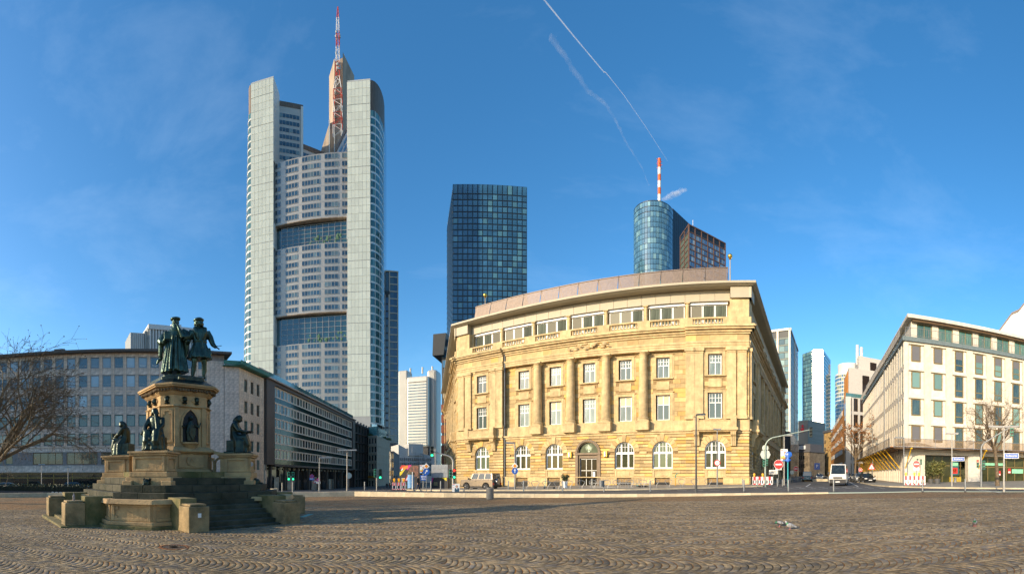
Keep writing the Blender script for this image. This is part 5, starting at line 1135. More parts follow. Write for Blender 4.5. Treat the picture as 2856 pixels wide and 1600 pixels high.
# roof storey behind the railing
PH = .93
pr_ = inset(PH)[::-1]; p0 = Vector(pr_[0]) + Vector(RC); p3 = Vector(pr_[3]) + Vector(RC); p1_ = Vector(pr_[1]) + Vector(RC)
fp, fq_ = Fr(p0, p3), Fr(p1_, p0)
hs = [(u - 1.25, u + 1.25, 22.0, 24.6) for u in np.arange(2.2, fp.L, 3.55)]
obj('wall', wall(MB(), 0, fp.L, 21.7, 25, hs, 0, .3), RT, rb_, fp); obj('wall', wall(MB(), 0, fq_.L, 21.7, 25, [], 0, .3), RT, rb_, fq_)
CUR = mat('green_curtain', (.16, .30, .21), .5, var=.5, ns=2, stretch=(6, 6, .2)); RGC = glass('terrace_glass', (.12, .24, .17), .06, ns=2.2, stretch=(6, 6, .2), col2=(.03, .07, .06), ior=1.7)
for h in hs: window(rb_, fp, h[0], h[2], h[1] - h[0], h[3] - h[2], ANO, RGC, 2, 1, .12, .12)
obj('roof', MB().prism(inset(.965), 25.0, 25.5), RT, rb_)
obj('awning_box', MB().box(0, fp.L, -.6, -.2, 24.6, 24.95), mat('bronze_frame', (.13, .075, .03)), rb_, fp)
RAIL = mat('railing_grey', (.22, .21, .20), .5, .3)
for fr in (ff, fl_):
    m = MB().box(0, fr.L, -.5, -.45, 22.95, 23.0).box(0, fr.L, -.5, -.45, 21.85, 21.9); n = int(fr.L / 1.8)
    for i in range(n): m.box(fr.L * i / n, fr.L * i / n + .06, -.5, -.44, 21.75, 23)
    obj('railing', m, RAIL, rb_, fr); m = MB()
    for i in range(int(fr.L / .3)): m.box(i * .3, i * .3 + .025, -.49, -.46, 21.9, 22.95)
    obj('baluster', m, RAIL, rb_, fr, kind='stuff')
# ground floor: pillars, glazing, shops
pil = [(.0, 1.5), (10.5, 12.6), (24.6, 26.6), (38, 40)]
for a, b in pil:
    obj('pillar', MB().box(a, b, 0, 1.0, .3, 4.84), RT, rb_, ff, bev=.02)
    pieces('cladding_slab', [(a + .03, b - .03, -.04, 0, z, z + 1.45) for z in (.5, 2.0, 3.5)], RT2, rb_, ff)
pieces('fin', [(u, u + .45, -.02, 3, .2, 5.3) for u in np.arange(1, fl_.L - .5, 1.8)], RT, rb_, fl_)
obj('shop_back', MB().box(0, fl_.L, 3.0, 3.1, .2, 4.8), RT2, rb_, fl_)
INT = mat('shop_interior', (.10, .11, .06), .7, var=.6, ns=.9); SGL = glass('clear_shop_glass', (.02, .026, .014), .08, ns=.5, ior=1.4, col2=(.075, .075, .028))
obj('shop_wall', MB().box(1.5, 24.6, 4.5, 4.6, .2, 4.84).box(26.6, 40, 1.4, 1.5, .2, 4.84), INT, rb_, ff)
sf = MB()
for u in (12.7, 14.6, 16.3, 18.2, 19.9, 21.8, 24.4): sf.box(u, u + .14, 1.0, 1.14, .5, 4.8)
sf.box(12.7, 24.5, 1.0, 1.14, 3.1, 3.25).box(12.7, 24.5, 1.0, 1.14, 4.65, 4.8).box(12.7, 24.5, 1.0, 1.14, .45, .6)
o = obj('shopfront', sf, ANO, rb_, ff); pieces('shop_pane', [(a, b, 1.05, 1.08, z0, z1) for a, b in ((12.8, 14.6), (14.7, 16.3), (16.4, 18.2), (18.3, 19.9), (20, 21.8), (21.9, 24.4)) for z0, z1 in ((.6, 3.1), (3.25, 4.65))], SGL, rb_, ff)
sf = MB()
for u in (4.2, 5.6, 7.0, 8.4, 10.2): sf.box(u, u + .1, 2.0, 2.12, .3, 4.8)
sf.box(1.5, 10.4, 2.0, 2.12, 3.3, 3.42); obj('shopfront', sf, ANO, rb_, ff)
pieces('shop_pane', [(a, a + 1.3, 2.05, 2.08, z0, z1) for a in (1.6, 2.9, 4.3, 5.7, 7.1, 8.5) for z0, z1 in ((.3, 3.3), (3.42, 4.8))], SGL, rb_, ff)
YB = mat('mustard_wood', (.42, .30, .04), .6, var=.1)
obj('counter', MB().box(8.2, 10.2, 1.7, 1.95, .5, 1.6), YB, rb_, ff); obj('counter', MB().box(15.8, 18.3, 1.3, 1.6, .6, 1.7), YB, rb_, ff)
def poster(u0, u1, z0, z1, y, parts):
    o = obj('poster', MB().box(u0, u1, y, y + .02, z0, z1), parts[0], rb_, ff)
    for m, a, b, c, d in parts[1:]: obj('print', MB().box(u0 + (u1 - u0) * a, u0 + (u1 - u0) * b, y - .006, y, z0 + (z1 - z0) * c, z0 + (z1 - z0) * d), m, o).location = Vector(ff.p) * 0
poster(8.4, 9.9, 1.9, 4.0, 1.9, [mat('dark_teal_print', (.02, .12, .13), .5), (mat('mint_print', (.25, .60, .40), .5), .1, .9, .68, .92), (C_('red'), .15, .85, .1, .55), (C_('orange'), .3, .7, .2, .45)])
poster(22.2, 24.2, .9, 3.0, .98, [mat('dark_red_print', (.16, .01, .015), .5, var=.3), (C_('red'), .5, .8, .2, .9), (mat('mint_print', (.25, .60, .40)), .05, .3, .5, .8)])
for u, z in ((12.95, 2.4), (16.6, 1.8), (18.6, 2.2)): poster(u, u + .55, z, z + .8, .98, [C_('red'), (C_('white'), .1, .9, .1, .4)])
poster(19.4, 21.7, 2.2, 2.9, .98, [mat('mint_print', (.25, .60, .40), .5)]); poster(13.6, 18.0, 3.45, 3.85, .98, [mat('mint_print', (.25, .60, .40), .5)])
ye = mat('orange_yellow', (.80, .42, .02), .5)
at = obj('cash_machine', MB().box(27.4, 29.4, -.1, 1.2, .4, 2.5), ye, rb_, ff, bev=.03); obj('screen', MB().box(27.7, 28.3, -.13, -.1, 1.3, 1.9), C_('blue'), at); obj('sign', MB().box(27.2, 28.9, -.5, -.35, 3.2, 3.9), ye, rb_, ff, bev=.05); 
o = obj('sign_board', MB().box(28.0, 29.2, -.15, -.1, 2.2, 3.0), WHITE, rb_, ff)
text('e', .55, C_('blue'), rb_, Vector(ff.w(27.7, -.52, 3.55)) - Vector(rb_.location), (PI / 2, 0, ff.a)); text('c', .5, C_('red'), rb_, Vector(ff.w(28.4, -.52, 3.55)) - Vector(rb_.location), (PI / 2, 0, ff.a))
# scaffold canopy with netting round the first floor
can = thing('scaffold_canopy', 'netted scaffold canopy on yellow struts running round the cream corner building', 'scaffold', (*RC, 0))
NET = mat('brown_netting', (.22, .14, .075), .8, var=.3, ns=6, alpha=.55); YS = mat('yellow_strut', (.72, .42, .01), .45, var=.08); PLK = mat('orange_planks', (.50, .22, .08), .7, var=.3, ns=2)
fo2 = Fr(fl_.w(0, -2.3)[:2], ff.w(-2.6, -2.4)[:2])
for fr, L_, in ((ff, ff.L), (fl_, fl_.L)):
    o0 = -2.4 if fr is ff else 0; o1 = L_ if fr is ff else L_ + 2.4
    n = int(L_ / 2.2)
    pieces('deck_plank', [(o0 + (o1 - o0) * i / n + .02, o0 + (o1 - o0) * (i + 1) / n - .02, -2.4 + .6 * q + .01, -2.4 + .6 * (q + 1) - .01, 5.72, 5.8) for i in range(n) for q in range(4)], PLK, can, fr, limit=40)
    m = MB(); k = 40
    for i in range(k):
        ua, ub = o0 + (o1 - o0) * i / k, o0 + (o1 - o0) * (i + 1) / k; s = lambda u: .12 * math.sin(u * 1.3)
        m.quad((ua, -2.45 + s(ua) * .5, 5.55 + s(ua)), (ub, -2.45 + s(ub) * .5, 5.55 + s(ub)), (ub, -2.5, 6.85), (ua, -2.5, 6.85)); m.quad((ua, 0, 5.5), (ub, 0, 5.5), (ub, -2.45, 5.55 + s(ub)), (ua, -2.45, 5.55 + s(ua)))
    obj('netting', m, NET, can, fr)
    obj('rail', MB().tube([(o0, -2.5, 6.9), (o1, -2.5, 6.9)], .04, 5), STEEL, can, fr); obj('rail', MB().tube([(o0, -2.5, 5.75), (o1, -2.5, 5.75)], .05, 5), STEEL, can, fr)
    for u in np.arange(o0, o1, 3.1): obj('rail_post', MB().tube([(u, -2.5, 5.6), (u, -2.5, 7.0)], .035, 5), STEEL, can, fr)
    for u in ([.2 + k * 3.55 * 3.4 for k in range(4)] if fr is ff else np.arange(1.2, L_, 3.6)): obj('strut', MB().tube([(u, -.1, 2.9), (u, -2.3, 5.55)], .075, 6).box(u - .12, u + .12, -2.5, -1.6, 5.5, 5.68), YS, can, fr)
obj('ridge_net', (lambda m: [m.quad((-2.4 + i, -2.3, 5.9 + .5 * math.sin(i * .5)), (-1.4 + i, -2.3, 5.9 + .5 * math.sin(i * .5 + .5)), (-1.4 + i, -1.2, 6.0), (-2.4 + i, -1.2, 6.0)) for i in range(7)] and m)(MB()), NET, can, ff)
# white roof rising behind it
x0, x1 = B(2782, 118), B(2960, 120); fx = Fr(x0, x1); xt = thing('building', 'white gabled block with a dark roof edge rising behind the cream corner building', 'building', (*x0, 0)); Zx = lambda y: Zy(y, 112)
PW = mat('white_render', (.72, .70, .66), .7, var=.04)
A_ = fx.L; o = [(0, 10), (A_, 10), (A_, Zx(832) + 8), (A_ * .5, Zx(832) + 3), (A_ * .33, Zx(842)), (A_ * .22, Zx(852)), (A_ * .02, Zx(905)), (0, Zx(925))]
obj('wall', MB().slab(o, 0, 20), PW, xt, fx)
rp_ = o[2:]; m = MB()
for (a, b), (c, d) in zip(rp_, rp_[1:]): m.slab([(a, b - .05), (a, b + .5), (c, d + .5), (c, d - .05)], -.3, 20)
obj('roof_edge', m, mat('brown_edge', (.16, .12, .10), .6), xt, fx)
# orange and white office down the side street
y0, y1, y2 = B(2318, 200), B(2359, 128), B(2430, 133)
ORG = mat('orange_brick', (.50, .20, .035), .8, var=.12, ns=1.5, rnd=.05); PG = mat('pale_grid', (.56, .52, .46), .7, var=.06)
ot = thing('office_building', 'orange brick office with white window bands and a pale gridded front down the side street', 'building', (*y1, 0))
fa, fb_ = Fr(y0, y1), Fr(y1, y2); zO = Zy(1107, 129)
obj('wall', MB().box(0, fa.L - 4, 0, 3, 0, zO - 2.5), ORG, ot, fa); obj('wall', MB().box(fa.L - 4, fa.L, 0, 1.5, 0, zO), PG, ot, fa)
pieces('window_band', [(fa.L * a, fa.L * b, -.15, .05, 4.8 + 4.1 * j, 6.3 + 4.1 * j) for j in range(5) for a, b in ((.05, .3), (.34, .6), (.64, .84))], WHF, ot, fa)
pieces('window', [(fa.L - 3.7 + k * 1.2, fa.L - 2.9 + k * 1.2, -.05, .05, 1.5 + 4.6 * j, 5.2 + 4.6 * j) for j in range(5) for k in range(3)], SHG, ot, fa)
nf = 5; hf2 = (zO - 1) / nf; n = 4; wq = fb_.L / n
hs = [(wq * i + .5, wq * (i + 1) - .2, 1 + hf2 * j + .7, 1 + hf2 * (j + 1) - .25) for i in range(n) for j in range(nf)]
obj('wall', wall(MB(), 0, fb_.L, 0, zO, hs, 0, .4), PG, ot, fb_); BW_ = glass('brown_window', (.03, .022, .018), .08, ior=1.7, rnd=.2)
for h in hs: window(ot, fb_, h[0], h[2], h[1] - h[0], h[3] - h[2], BRONZE, BW_, 2, 1, .1, .2)
body3('body', y0, y1, y2, y1, 0, zO - 2.7, PG, ot)
zP = Zy(1040, 140); sd_ = (Vector(y0) - Vector(y1)).normalized(); q1_ = Vector(fb_.w(1.5)[:2]) + sd_ * 4; q2_ = Vector(fb_.w(16)[:2]) + sd_ * 4; q0_ = q1_ + sd_ * 15
body3('upper_storey', q0_, q1_, q2_, y1, zO - 2, zP, PG, ot, 1); r1_, r2_ = q1_ + Vector(fb_.dx) * 4 + sd_ * 3, q2_ + sd_ * 3; body3('upper_storey', r1_ + sd_ * 10, r1_, r2_, y1, zP, Zy(1008, 145), PG, ot, 1)
fc = Fr(q1_, q2_); pieces('upper_window', [(5, 7.6, -.06, .05, zO + 2.2, zP - 1.8), (10, 12.6, -.06, .05, zO + 2.2, zP - 1.8)], BW_, ot, fc); pieces('upper_window', [(4.5, 7.0, -.06, .05, zP + 1.0, zP + 3.6)], BW_, ot, Fr(r1_, r2_))
f_l = Fr(q0_, q1_); pieces('orange_pier', [(1 + k * 1.6, 2 + k * 1.6, -.15, .02, zO - .5, zP - .8) for k in range(8)], ORG, ot, f_l)
obj('glass_railing', MB().box(0, fb_.L, -.05, 0, zO, zO + 1.1), PGL, ot, fb_); obj('roof_unit', MB().cyl(7, 6, zP + 3, zP + 9.5, .5, 8), WHF, ot, fc); obj('roof_unit', MB().cyl(8.6, 6, zP + 3, zP + 9, .5, 8), WHF, ot, fc)
# yellow stone house beyond it
t0, t1 = B(2298, 232), B(2318, 222); fy = Fr(t0, t1); yt = thing('old_house', 'narrow ochre stone house beyond the orange office', 'house', (*t0, 0)); zY = Zy(1205, 225)
OCH = mat('ochre_stone', (.50, .33, .13), .8, var=.2, ns=.6)
obj('wall', MB().box(0, fy.L, 0, 14, 0, zY), OCH, yt, fy); obj('roof', MB().box(-.5, fy.L + .3, -.5, 14, zY, zY + 1.2), mat('slate', (.1, .1, .11)), yt, fy)
pieces('window', [(.7 + 1.5 * k, 1.5 + 1.5 * k, -.05, .1, z, z + 2) for k in range(2) for z in np.arange(3, zY - 3, 4)], SHG, yt, fy)
# ------------------------------------------------------------------ monument
MST = mat('monument_sandstone', (.54, .36, .165), .85, var=.3, ns=1.4, bump=.35, bs=11, rnd=.12, det=9, col2=(.33, .215, .10))
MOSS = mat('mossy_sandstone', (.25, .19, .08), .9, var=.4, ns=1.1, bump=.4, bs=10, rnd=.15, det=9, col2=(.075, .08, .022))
DST = mat('shaded_step_stone', (.075, .068, .042), .9, var=.4, ns=1.3, bump=.35, bs=10, rnd=.2, det=9, col2=(.022, .026, .011))  # shade on the stairs is darkened into this stone colour
BRZ = mat('patinated_bronze', (.045, .062, .046), .33, .75, var=.4, ns=2.6, bump=.25, bs=14, det=8, col2=(.018, .026, .022))
BRZ2 = mat('green_bronze', (.065, .115, .085), .34, .7, var=.4, ns=2.2, bump=.3, bs=12, det=8, col2=(.022, .036, .03))
PX, PY = MC; GZ = zp(PX, PY)
TH = R(70)                                              # turn of the monument: a flight of steps faces local -y
mon = thing('monument', 'octagonal sandstone monument pedestal with niches, fountain basins and mossy stairs', 'monument', (PX, PY, GZ), TH)
BASE = {'cheek_block', 'stair_wall', 'step', 'base_slab', 'basin_foot', 'basin', 'basin_rim', 'water', 'basin_panel'}
def mpart(name, mb, m, rot=0, bev=.02, parent=None):
    if name in BASE: mb.xf(Matrix.Diagonal((.92, .915, 1, 1)))
    if rot: mb.xf(Matrix.Rotation(rot, 4, 'Z'))
    return obj(name, mb, m, parent or mon, None, bev=bev)
def octo(a, b):                                           # a: half width of the wide faces, b: their distance from the axis
    return [(-a, -b), (a, -b), (b, -a), (b, a), (a, b), (-a, b), (-b, a), (-b, -a)]
def sc8(k, a=.8, b=1.25): return octo(a * k, b * k)
Z0 = lambda z: z - GZ                                      # heights above were taken from the eye's zero
# stepped platform
for k, (a, z0, z1) in enumerate(((3.95, 1.02, 1.30), (3.55, 1.30, 1.58), (3.1, 1.58, 1.86), (2.3, 1.86, 2.12))):
    n = 7
    q = octo(a * .62, a)
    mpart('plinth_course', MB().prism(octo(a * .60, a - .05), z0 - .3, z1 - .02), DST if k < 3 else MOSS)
    for i in range(8):
        p, r = Vector(q[i]), Vector(q[(i + 1) % 8]); L_ = (r - p).length; m_ = max(1, round(L_ / 1.25)); d = (r - p) / m_; nrm = Vector((d.y, -d.x)).normalized()
        for j in range(m_):
            s = p + d * j; e = p + d * (j + 1) - d.normalized() * .015; inn = -nrm * .5
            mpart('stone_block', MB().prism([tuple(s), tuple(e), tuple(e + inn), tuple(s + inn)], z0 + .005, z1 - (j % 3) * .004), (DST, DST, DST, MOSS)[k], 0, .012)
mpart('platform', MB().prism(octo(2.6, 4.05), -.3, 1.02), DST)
# four flights of stairs with cheek blocks
for f in range(4):
    ro = f * PI / 2
    for s in range(6):
        y = -4.05 - .34 * (6 - s)
        mpart('step', MB().box(-1.75, 1.75, y, -4.0, s * .165 - .02, (s + 1) * .165 - .005), DST if f in (0, 1) else MOSS, ro, .015)  # flights turned from the sun take the shade-darkened stone
    mpart('base_slab', MB().box(-2.75, 2.75, -6.55, -4.0, -.25, .06), MOSS, ro, .015)
    for sx in (-1, 1):
        mpart('cheek_block', MB().box(sx * 2.2 - .42, sx * 2.2 + .42, -6.35, -5.5, .06, .92).box(sx * 2.2 - .34, sx * 2.2 + .34, -6.27, -5.55, .92, 1.0), mat('weathered_block', (.36, .25, .12), .9, var=.4, ns=1.6, bump=.35, bs=11, det=9, col2=(.13, .10, .045)), ro, .03)
        mpart('stair_wall', MB().box(sx * 2.2 - .35, sx * 2.2 + .35, -5.5, -3.6, .0, 1.16), MOSS, ro, .03)
# four fountain basins on the diagonals, gargoyle blocks, seats of the figures, tracery
for f in range(4):
    ro = f * PI / 2 + PI / 4
    def basin(r, d0, d1, z0, z1, top=None): return MB().prism([(-r, -d0), (-r, -(d1 - r * .55)), (-r * .5, -d1), (r * .5, -d1), (r, -(d1 - r * .55)), (r, -d0)][::-1], z0, z1)
    mpart('basin_foot', basin(2.05, 3.6, 5.95, -.15, .16), MOSS, ro, .02); mpart('basin_foot', basin(1.95, 3.6, 5.82, .16, .30), MST, ro, .02)
    mpart('basin', basin(1.78, 3.6, 5.62, .30, .92), MST, ro, .02)
    rim = MB(); q = [(-1.98, -3.7), (-1.98, -(5.86 - 1.07)), (-.99, -5.86), (.99, -5.86), (1.98, -(5.86 - 1.07)), (1.98, -3.7)]; iq = [(-1.6, -3.7), (-1.6, -(5.4 - .86)), (-.8, -5.4), (.8, -5.4), (1.6, -(5.4 - .86)), (1.6, -3.7)]
    for i in range(5): rim.prism([q[i], iq[i], iq[i + 1], q[i + 1]][::-1], .92, 1.09, [tuple(Vector(q[i]) * .985), iq[i], iq[i + 1], tuple(Vector(q[i + 1]) * .985)][::-1])
    mpart('basin_rim', rim, MST, ro, .02)
    mpart('water', MB().prism(iq[::-1], .7, .94), mat('dark_water', (.02, .025, .02), .05), ro, 0)
    qq = [(-1.78, -(5.62 - .98)), (-.89, -5.62), (.89, -5.62), (1.78, -(5.62 - .98))]
    for i in range(3):                                     # framed panels round the basin
        p, r = Vector(qq[i]), Vector(qq[i + 1]); d = (r - p).normalized(); nr = Vector((d.y, -d.x)); L_ = (r - p).length; nr = nr if nr.dot(p) > 0 else -nr
        m = MB()
        def bx(s0, s1, z0, z1, t=.06):
            a, b = p + d * s0, p + d * s1; m.prism([tuple(a), tuple(b), tuple(b + nr * t), tuple(a + nr * t)], z0, z1)
        bx(.04, .18, .31, .91); bx(L_ - .18, L_ - .04, .31, .91); bx(.18, L_ - .18, .31, .42); bx(.18, L_ - .18, .82, .91); bx(.18, .34, .70, .82, .04); bx(L_ - .34, L_ - .18, .70, .82, .04); bx(.18, .30, .42, .50, .04); bx(L_ - .30, L_ - .18, .42, .50, .04)
        mpart('basin_panel', m, MST, ro, .012)
    mpart('fountain_block', MB().box(-1.05, 1.05, -3.95, -2.3, .9, 1.36), MOSS, ro, .03)
    mpart('fountain_block', MB().box(-.98, .98, -3.6, -2.3, 1.36, 1.9).box(-1.05, -.62, -3.78, -3.2, 1.36, 1.75).box(.62, 1.05, -3.78, -3.2, 1.36, 1.75), MST, ro, .03)
    g = MB().ball((0, -3.72, 1.66), .17, 1, 1.1, 1, 10).ball((0, -3.9, 1.6), .1, 1, 1.4, .8, 8).ball((-.12, -3.68, 1.8), .06, n=6).ball((.12, -3.68, 1.8), .06, n=6).ball((0, -3.66, 1.5), .13, 1.2, .8, .9, 8)
    mpart('gargoyle', g, BRZ, ro, 0)
    seat = MB().box(-.82, .82, -3.62, -2.2, 1.9, 2.1).box(-.70, .70, -3.5, -2.2, 2.1, 2.74).box(-.80, .80, -3.62, -2.15, 2.74, 2.82).box(-.86, .86, -3.68, -2.1, 2.82, 2.92)
    mpart('figure_base', seat, MST, ro, .025)
    m = MB()
    for (x0, x1) in ((-.70, .70),): m.box(x0 + .02, x0 + .14, -3.56, -3.5, 2.12, 2.72).box(x1 - .14, x1 - .02, -3.56, -3.5, 2.12, 2.72).box(x0 + .14, x1 - .14, -3.56, -3.5, 2.12, 2.22).box(x0 + .14, x1 - .14, -3.56, -3.5, 2.62, 2.72)
    for sx in (-1, 1): m.box(sx * .73 - .03, sx * .73 + .03, -3.45, -3.3, 2.12, 2.72).box(sx * .73 - .03, sx * .73 + .03, -2.55, -2.4, 2.12, 2.72).box(sx * .73 - .03, sx * .73 + .03, -3.3, -2.55, 2.12, 2.22).box(sx * .73 - .03, sx * .73 + .03, -3.3, -2.55, 2.62, 2.72)
    mpart('base_panel', m, MST, ro, .012)
    tr = MB().box(-.09, .09, -2.25, -1.3, 2.0, 2.12)       # openwork wing joining seat and pedestal
    for i in range(8):
        t0, t1 = i / 8, (i + 1) / 8; zz = lambda t: 2.86 + .34 * t * t; tr.add([(-.13, -2.25 + .95 * t0, zz(t0)), (.13, -2.25 + .95 * t0, zz(t0)), (.13, -2.25 + .95 * t1, zz(t1)), (-.13, -2.25 + .95 * t1, zz(t1)), (-.13, -2.25 + .95 * t0, zz(t0) + .14), (.13, -2.25 + .95 * t0, zz(t0) + .14), (.13, -2.25 + .95 * t1, zz(t1) + .14), (-.13, -2.25 + .95 * t1, zz(t1) + .14)], [(3, 2, 1, 0), (4, 5, 6, 7), (0, 1, 5, 4), (1, 2, 6, 5), (2, 3, 7, 6), (3, 0, 4, 7)])
    for c in (-2.0, -1.55):
        for i in range(10):
            a0, a1 = PI * i / 10, PI * (i + 1) / 10; r0, r1 = .16, .235
            tr.add([(x, c + r * math.cos(a), 2.5 + r * 1.2 * math.sin(a)) for x in (-.07, .07) for r, a in ((r0, a0), (r1, a0), (r1, a1), (r0, a1))], [(0, 1, 2, 3), (7, 6, 5, 4), (1, 5, 6, 2), (0, 3, 7, 4), (0, 4, 5, 1), (3, 2, 6, 7)])
        tr.box(-.07, .07, c - .235, c - .16, 2.1, 2.5).box(-.07, .07, c + .16, c + .235, 2.1, 2.5)
    mpart('tracery', tr, MST, ro, 0)
# pedestal
mpart('pedestal_base', MB().prism(sc8(1.16), 2.1, 2.24, sc8(1.12)).prism(sc8(1.06), 2.24, 2.92), MST, 0, .02)
mpart('moulding', MB().prism(sc8(1.10), 2.92, 3.0, sc8(1.22)).prism(sc8(1.22), 3.0, 3.06).prism(sc8(1.22), 3.06, 3.24, sc8(1.02)), MST, 0, .012)
body = MB().prism(sc8(.985), 3.2, 5.0); mpart('pedestal', body, MST, 0, .015)
mpart('moulding', MB().prism(sc8(1.02), 4.96, 5.0, sc8(1.07)).prism(sc8(1.07), 5.0, 5.07, sc8(1.01)), MST, 0, .01)
mpart('frieze', MB().prism(sc8(1.0), 5.05, 5.52), MST, 0, .01)
mpart('cornice', MB().prism(sc8(1.03), 5.5, 5.6, sc8(1.10)).prism(sc8(1.10), 5.6, 5.66).prism(sc8(1.10), 5.66, 5.8, sc8(1.16)).prism(sc8(1.27), 5.80, 5.86).prism(sc8(1.31), 5.86, 5.95), MST, 0, .006)
mpart('lead_roof', MB().prism(sc8(1.29), 5.952, 6.22, sc8(.95)), BRZ, 0, .006)
random.seed(6); lf = MB(); pl = octo(.8 * 1.17, 1.25 * 1.17)
for i in range(8):
    p, r = Vector(pl[i]), Vector(pl[(i + 1) % 8]); n = max(3, int((r - p).length / .13))
    for j in range(n): c = p + (r - p) * (j + .5) / n; lf.ball((c.x, c.y, 5.7 + random.uniform(-.02, .03)), random.uniform(.055, .08), 1, 1, 1.1, 6)
mpart('leaf_frieze', lf, mat('dark_carving', (.16, .11, .06), .9, var=.4, ns=4), 0, 0)
for f in range(4):
    ro = f * PI / 2
    # corner shafts, panels on the narrow faces
    for sx in (-1, 1): mpart('corner_pier', MB().box(sx * .68 - .11, sx * .68 + .11, -1.3, -1.1, 3.22, 4.97), MST, ro, .015)
    m = MB()
    for x0, x1, z0, z1 in ((-.27, -.20, 3.4, 4.85), (.20, .27, 3.4, 4.85), (-.2, .2, 3.4, 3.5), (-.2, .2, 4.78, 4.85), (-.2, -.1, 4.64, 4.78), (.1, .2, 4.64, 4.78)): m.box(x0, x1, -1.475, -1.40, z0, z1)
    mpart('narrow_panel', m, MST, ro + PI / 4, .01)
    # niche: flat black plate painted as a recess's shade, with a bronze escutcheon figure
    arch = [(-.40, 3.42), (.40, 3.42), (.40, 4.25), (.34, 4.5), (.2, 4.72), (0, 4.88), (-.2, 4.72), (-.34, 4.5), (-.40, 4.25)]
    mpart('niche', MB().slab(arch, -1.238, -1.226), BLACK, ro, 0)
    fr_ = MB(); out = [(p[0] * 1.2, p[1] + (.07 if p[1] > 4.3 else 0)) for p in arch]
    for i in range(1, 9):
        j = (i + 1) % 9; fr_.slab([out[i], out[j], arch[j], arch[i]], -1.31, -1.22)
    mpart('niche_frame', fr_, MST, ro, .01)
    e = MB().loft([(0, -1.3, 3.5, .20, .09, .05, 6, 0), (0, -1.3, 3.9, .24, .11, .05, 6, 0), (0, -1.3, 4.2, .19, .1, .04, 6, 0), (0, -1.3, 4.38, .07, .06, 0, 1, 0)], 14).ball((0, -1.32, 4.5), .11, n=8).tube([(-.18, -1.32, 4.2), (-.4, -1.4, 4.05), (-.5, -1.45, 4.12)], [.06, .05, .035], 6).tube([(.18, -1.32, 4.2), (.36, -1.42, 4.1), (.42, -1.45, 4.3)], [.06, .05, .035], 6)
    e.slab([(-.15, 4.05), (.15, 4.05), (.15, 3.75), (0, 3.55), (-.15, 3.75)][::-1], -1.47, -1.42)
    mpart('escutcheon_figure', e, BRZ, ro, 0)
    mpart('console', MB().lathe([(.04, 2.78), (.16, 2.86), (.12, 2.95), (.22, 3.05), (.2, 3.15), (.34, 3.3), (.42, 3.36), (.42, 3.42)], 14, (0, -1.22), PI, 2 * PI), MST, ro, 0)
    for sx in (-1, 1):
        x = sx * .3; mpart('medallion', MB().slab([(x - .24, 5.28), (x, 5.08), (x + .24, 5.28), (x, 5.48)], -1.29, -1.24), MST, ro, .01)
        mpart('portrait_head', MB().ball((x, -1.33, 5.29), .125, .85, .9, 1.1, 10).ball((x, -1.44, 5.27), .03, n=6).ball((x, -1.31, 5.36), .13, .95, .8, .7, 8).ball((x, -1.31, 5.15), .11, 1.2, .6, .5, 8), BRZ, ro, 0)
    mpart('portrait_head', MB().ball((0, -1.50, 5.29), .13, .85, .9, 1.1, 10).ball((0, -1.61, 5.27), .03, n=6).ball((0, -1.48, 5.37), .14, .95, .8, .7, 8).ball((0, -1.48, 5.14), .12, 1.2, .6, .5, 8), BRZ, ro + PI / 4, 0)
    mpart('crest_panel', MB().box(-.62, .62, -1.37, -1.32, 2.3, 2.86), MST, ro, .02)
    cr = MB().slab([(-.22, 2.78), (.22, 2.82), (.25, 2.55), (.05, 2.36), (-.18, 2.42), (-.26, 2.6)][::-1], -1.42, -1.37).tube([(-.12, -1.43, 2.45), (.0, -1.43, 2.74)], .02, 5).tube([(.12, -1.43, 2.5), (-.02, -1.43, 2.74)], .02, 5)
    mpart('crest', cr, MST, ro, .01)
TAGW = mat('white_tag', (.55, .55, .55), .7); random.seed(1)
def scribble(name, parent, base, w_, h_, n, along_, m, seed=1, r=.012):
    random.seed(seed); mb = MB(); x = 0
    for k in range(n):
        pts = [(x + w_ / n * random.random(), random.random() * h_) for _ in range(5)]; mb.tube([(base[0] + along_[0] * p[0], base[1] + along_[1] * p[0], base[2] + p[1]) for p in pts], r, 4); x += w_ / n
    return obj(name, mb, m, parent)
c, s_ = math.cos(PI / 4), math.sin(PI / 4)
def loc2(x, y, a): return (x * math.cos(a) - y * math.sin(a), x * math.sin(a) + y * math.cos(a))
scribble('graffiti', mon, (*loc2(-.45, -3.515, PI / 4), 2.36), .8, .2, 6, loc2(1, 0, PI / 4), TAGW, 2)
mpart('plinth_top', MB().prism(sc8(.93), 6.2, 6.34), BRZ, 0, .02); mpart('plinth_top', MB().prism(octo(.75, 1.05), 6.34, 6.44), BRZ, 0, .02)
mpart('bronze_book', MB().box(-1.05, -.65, -1.0, -.7, 6.16, 6.3), BRZ, .4, .02); mpart('bronze_book', MB().box(.4, .85, -1.15, -.9, 6.14, 6.26), BRZ, .4, .02)
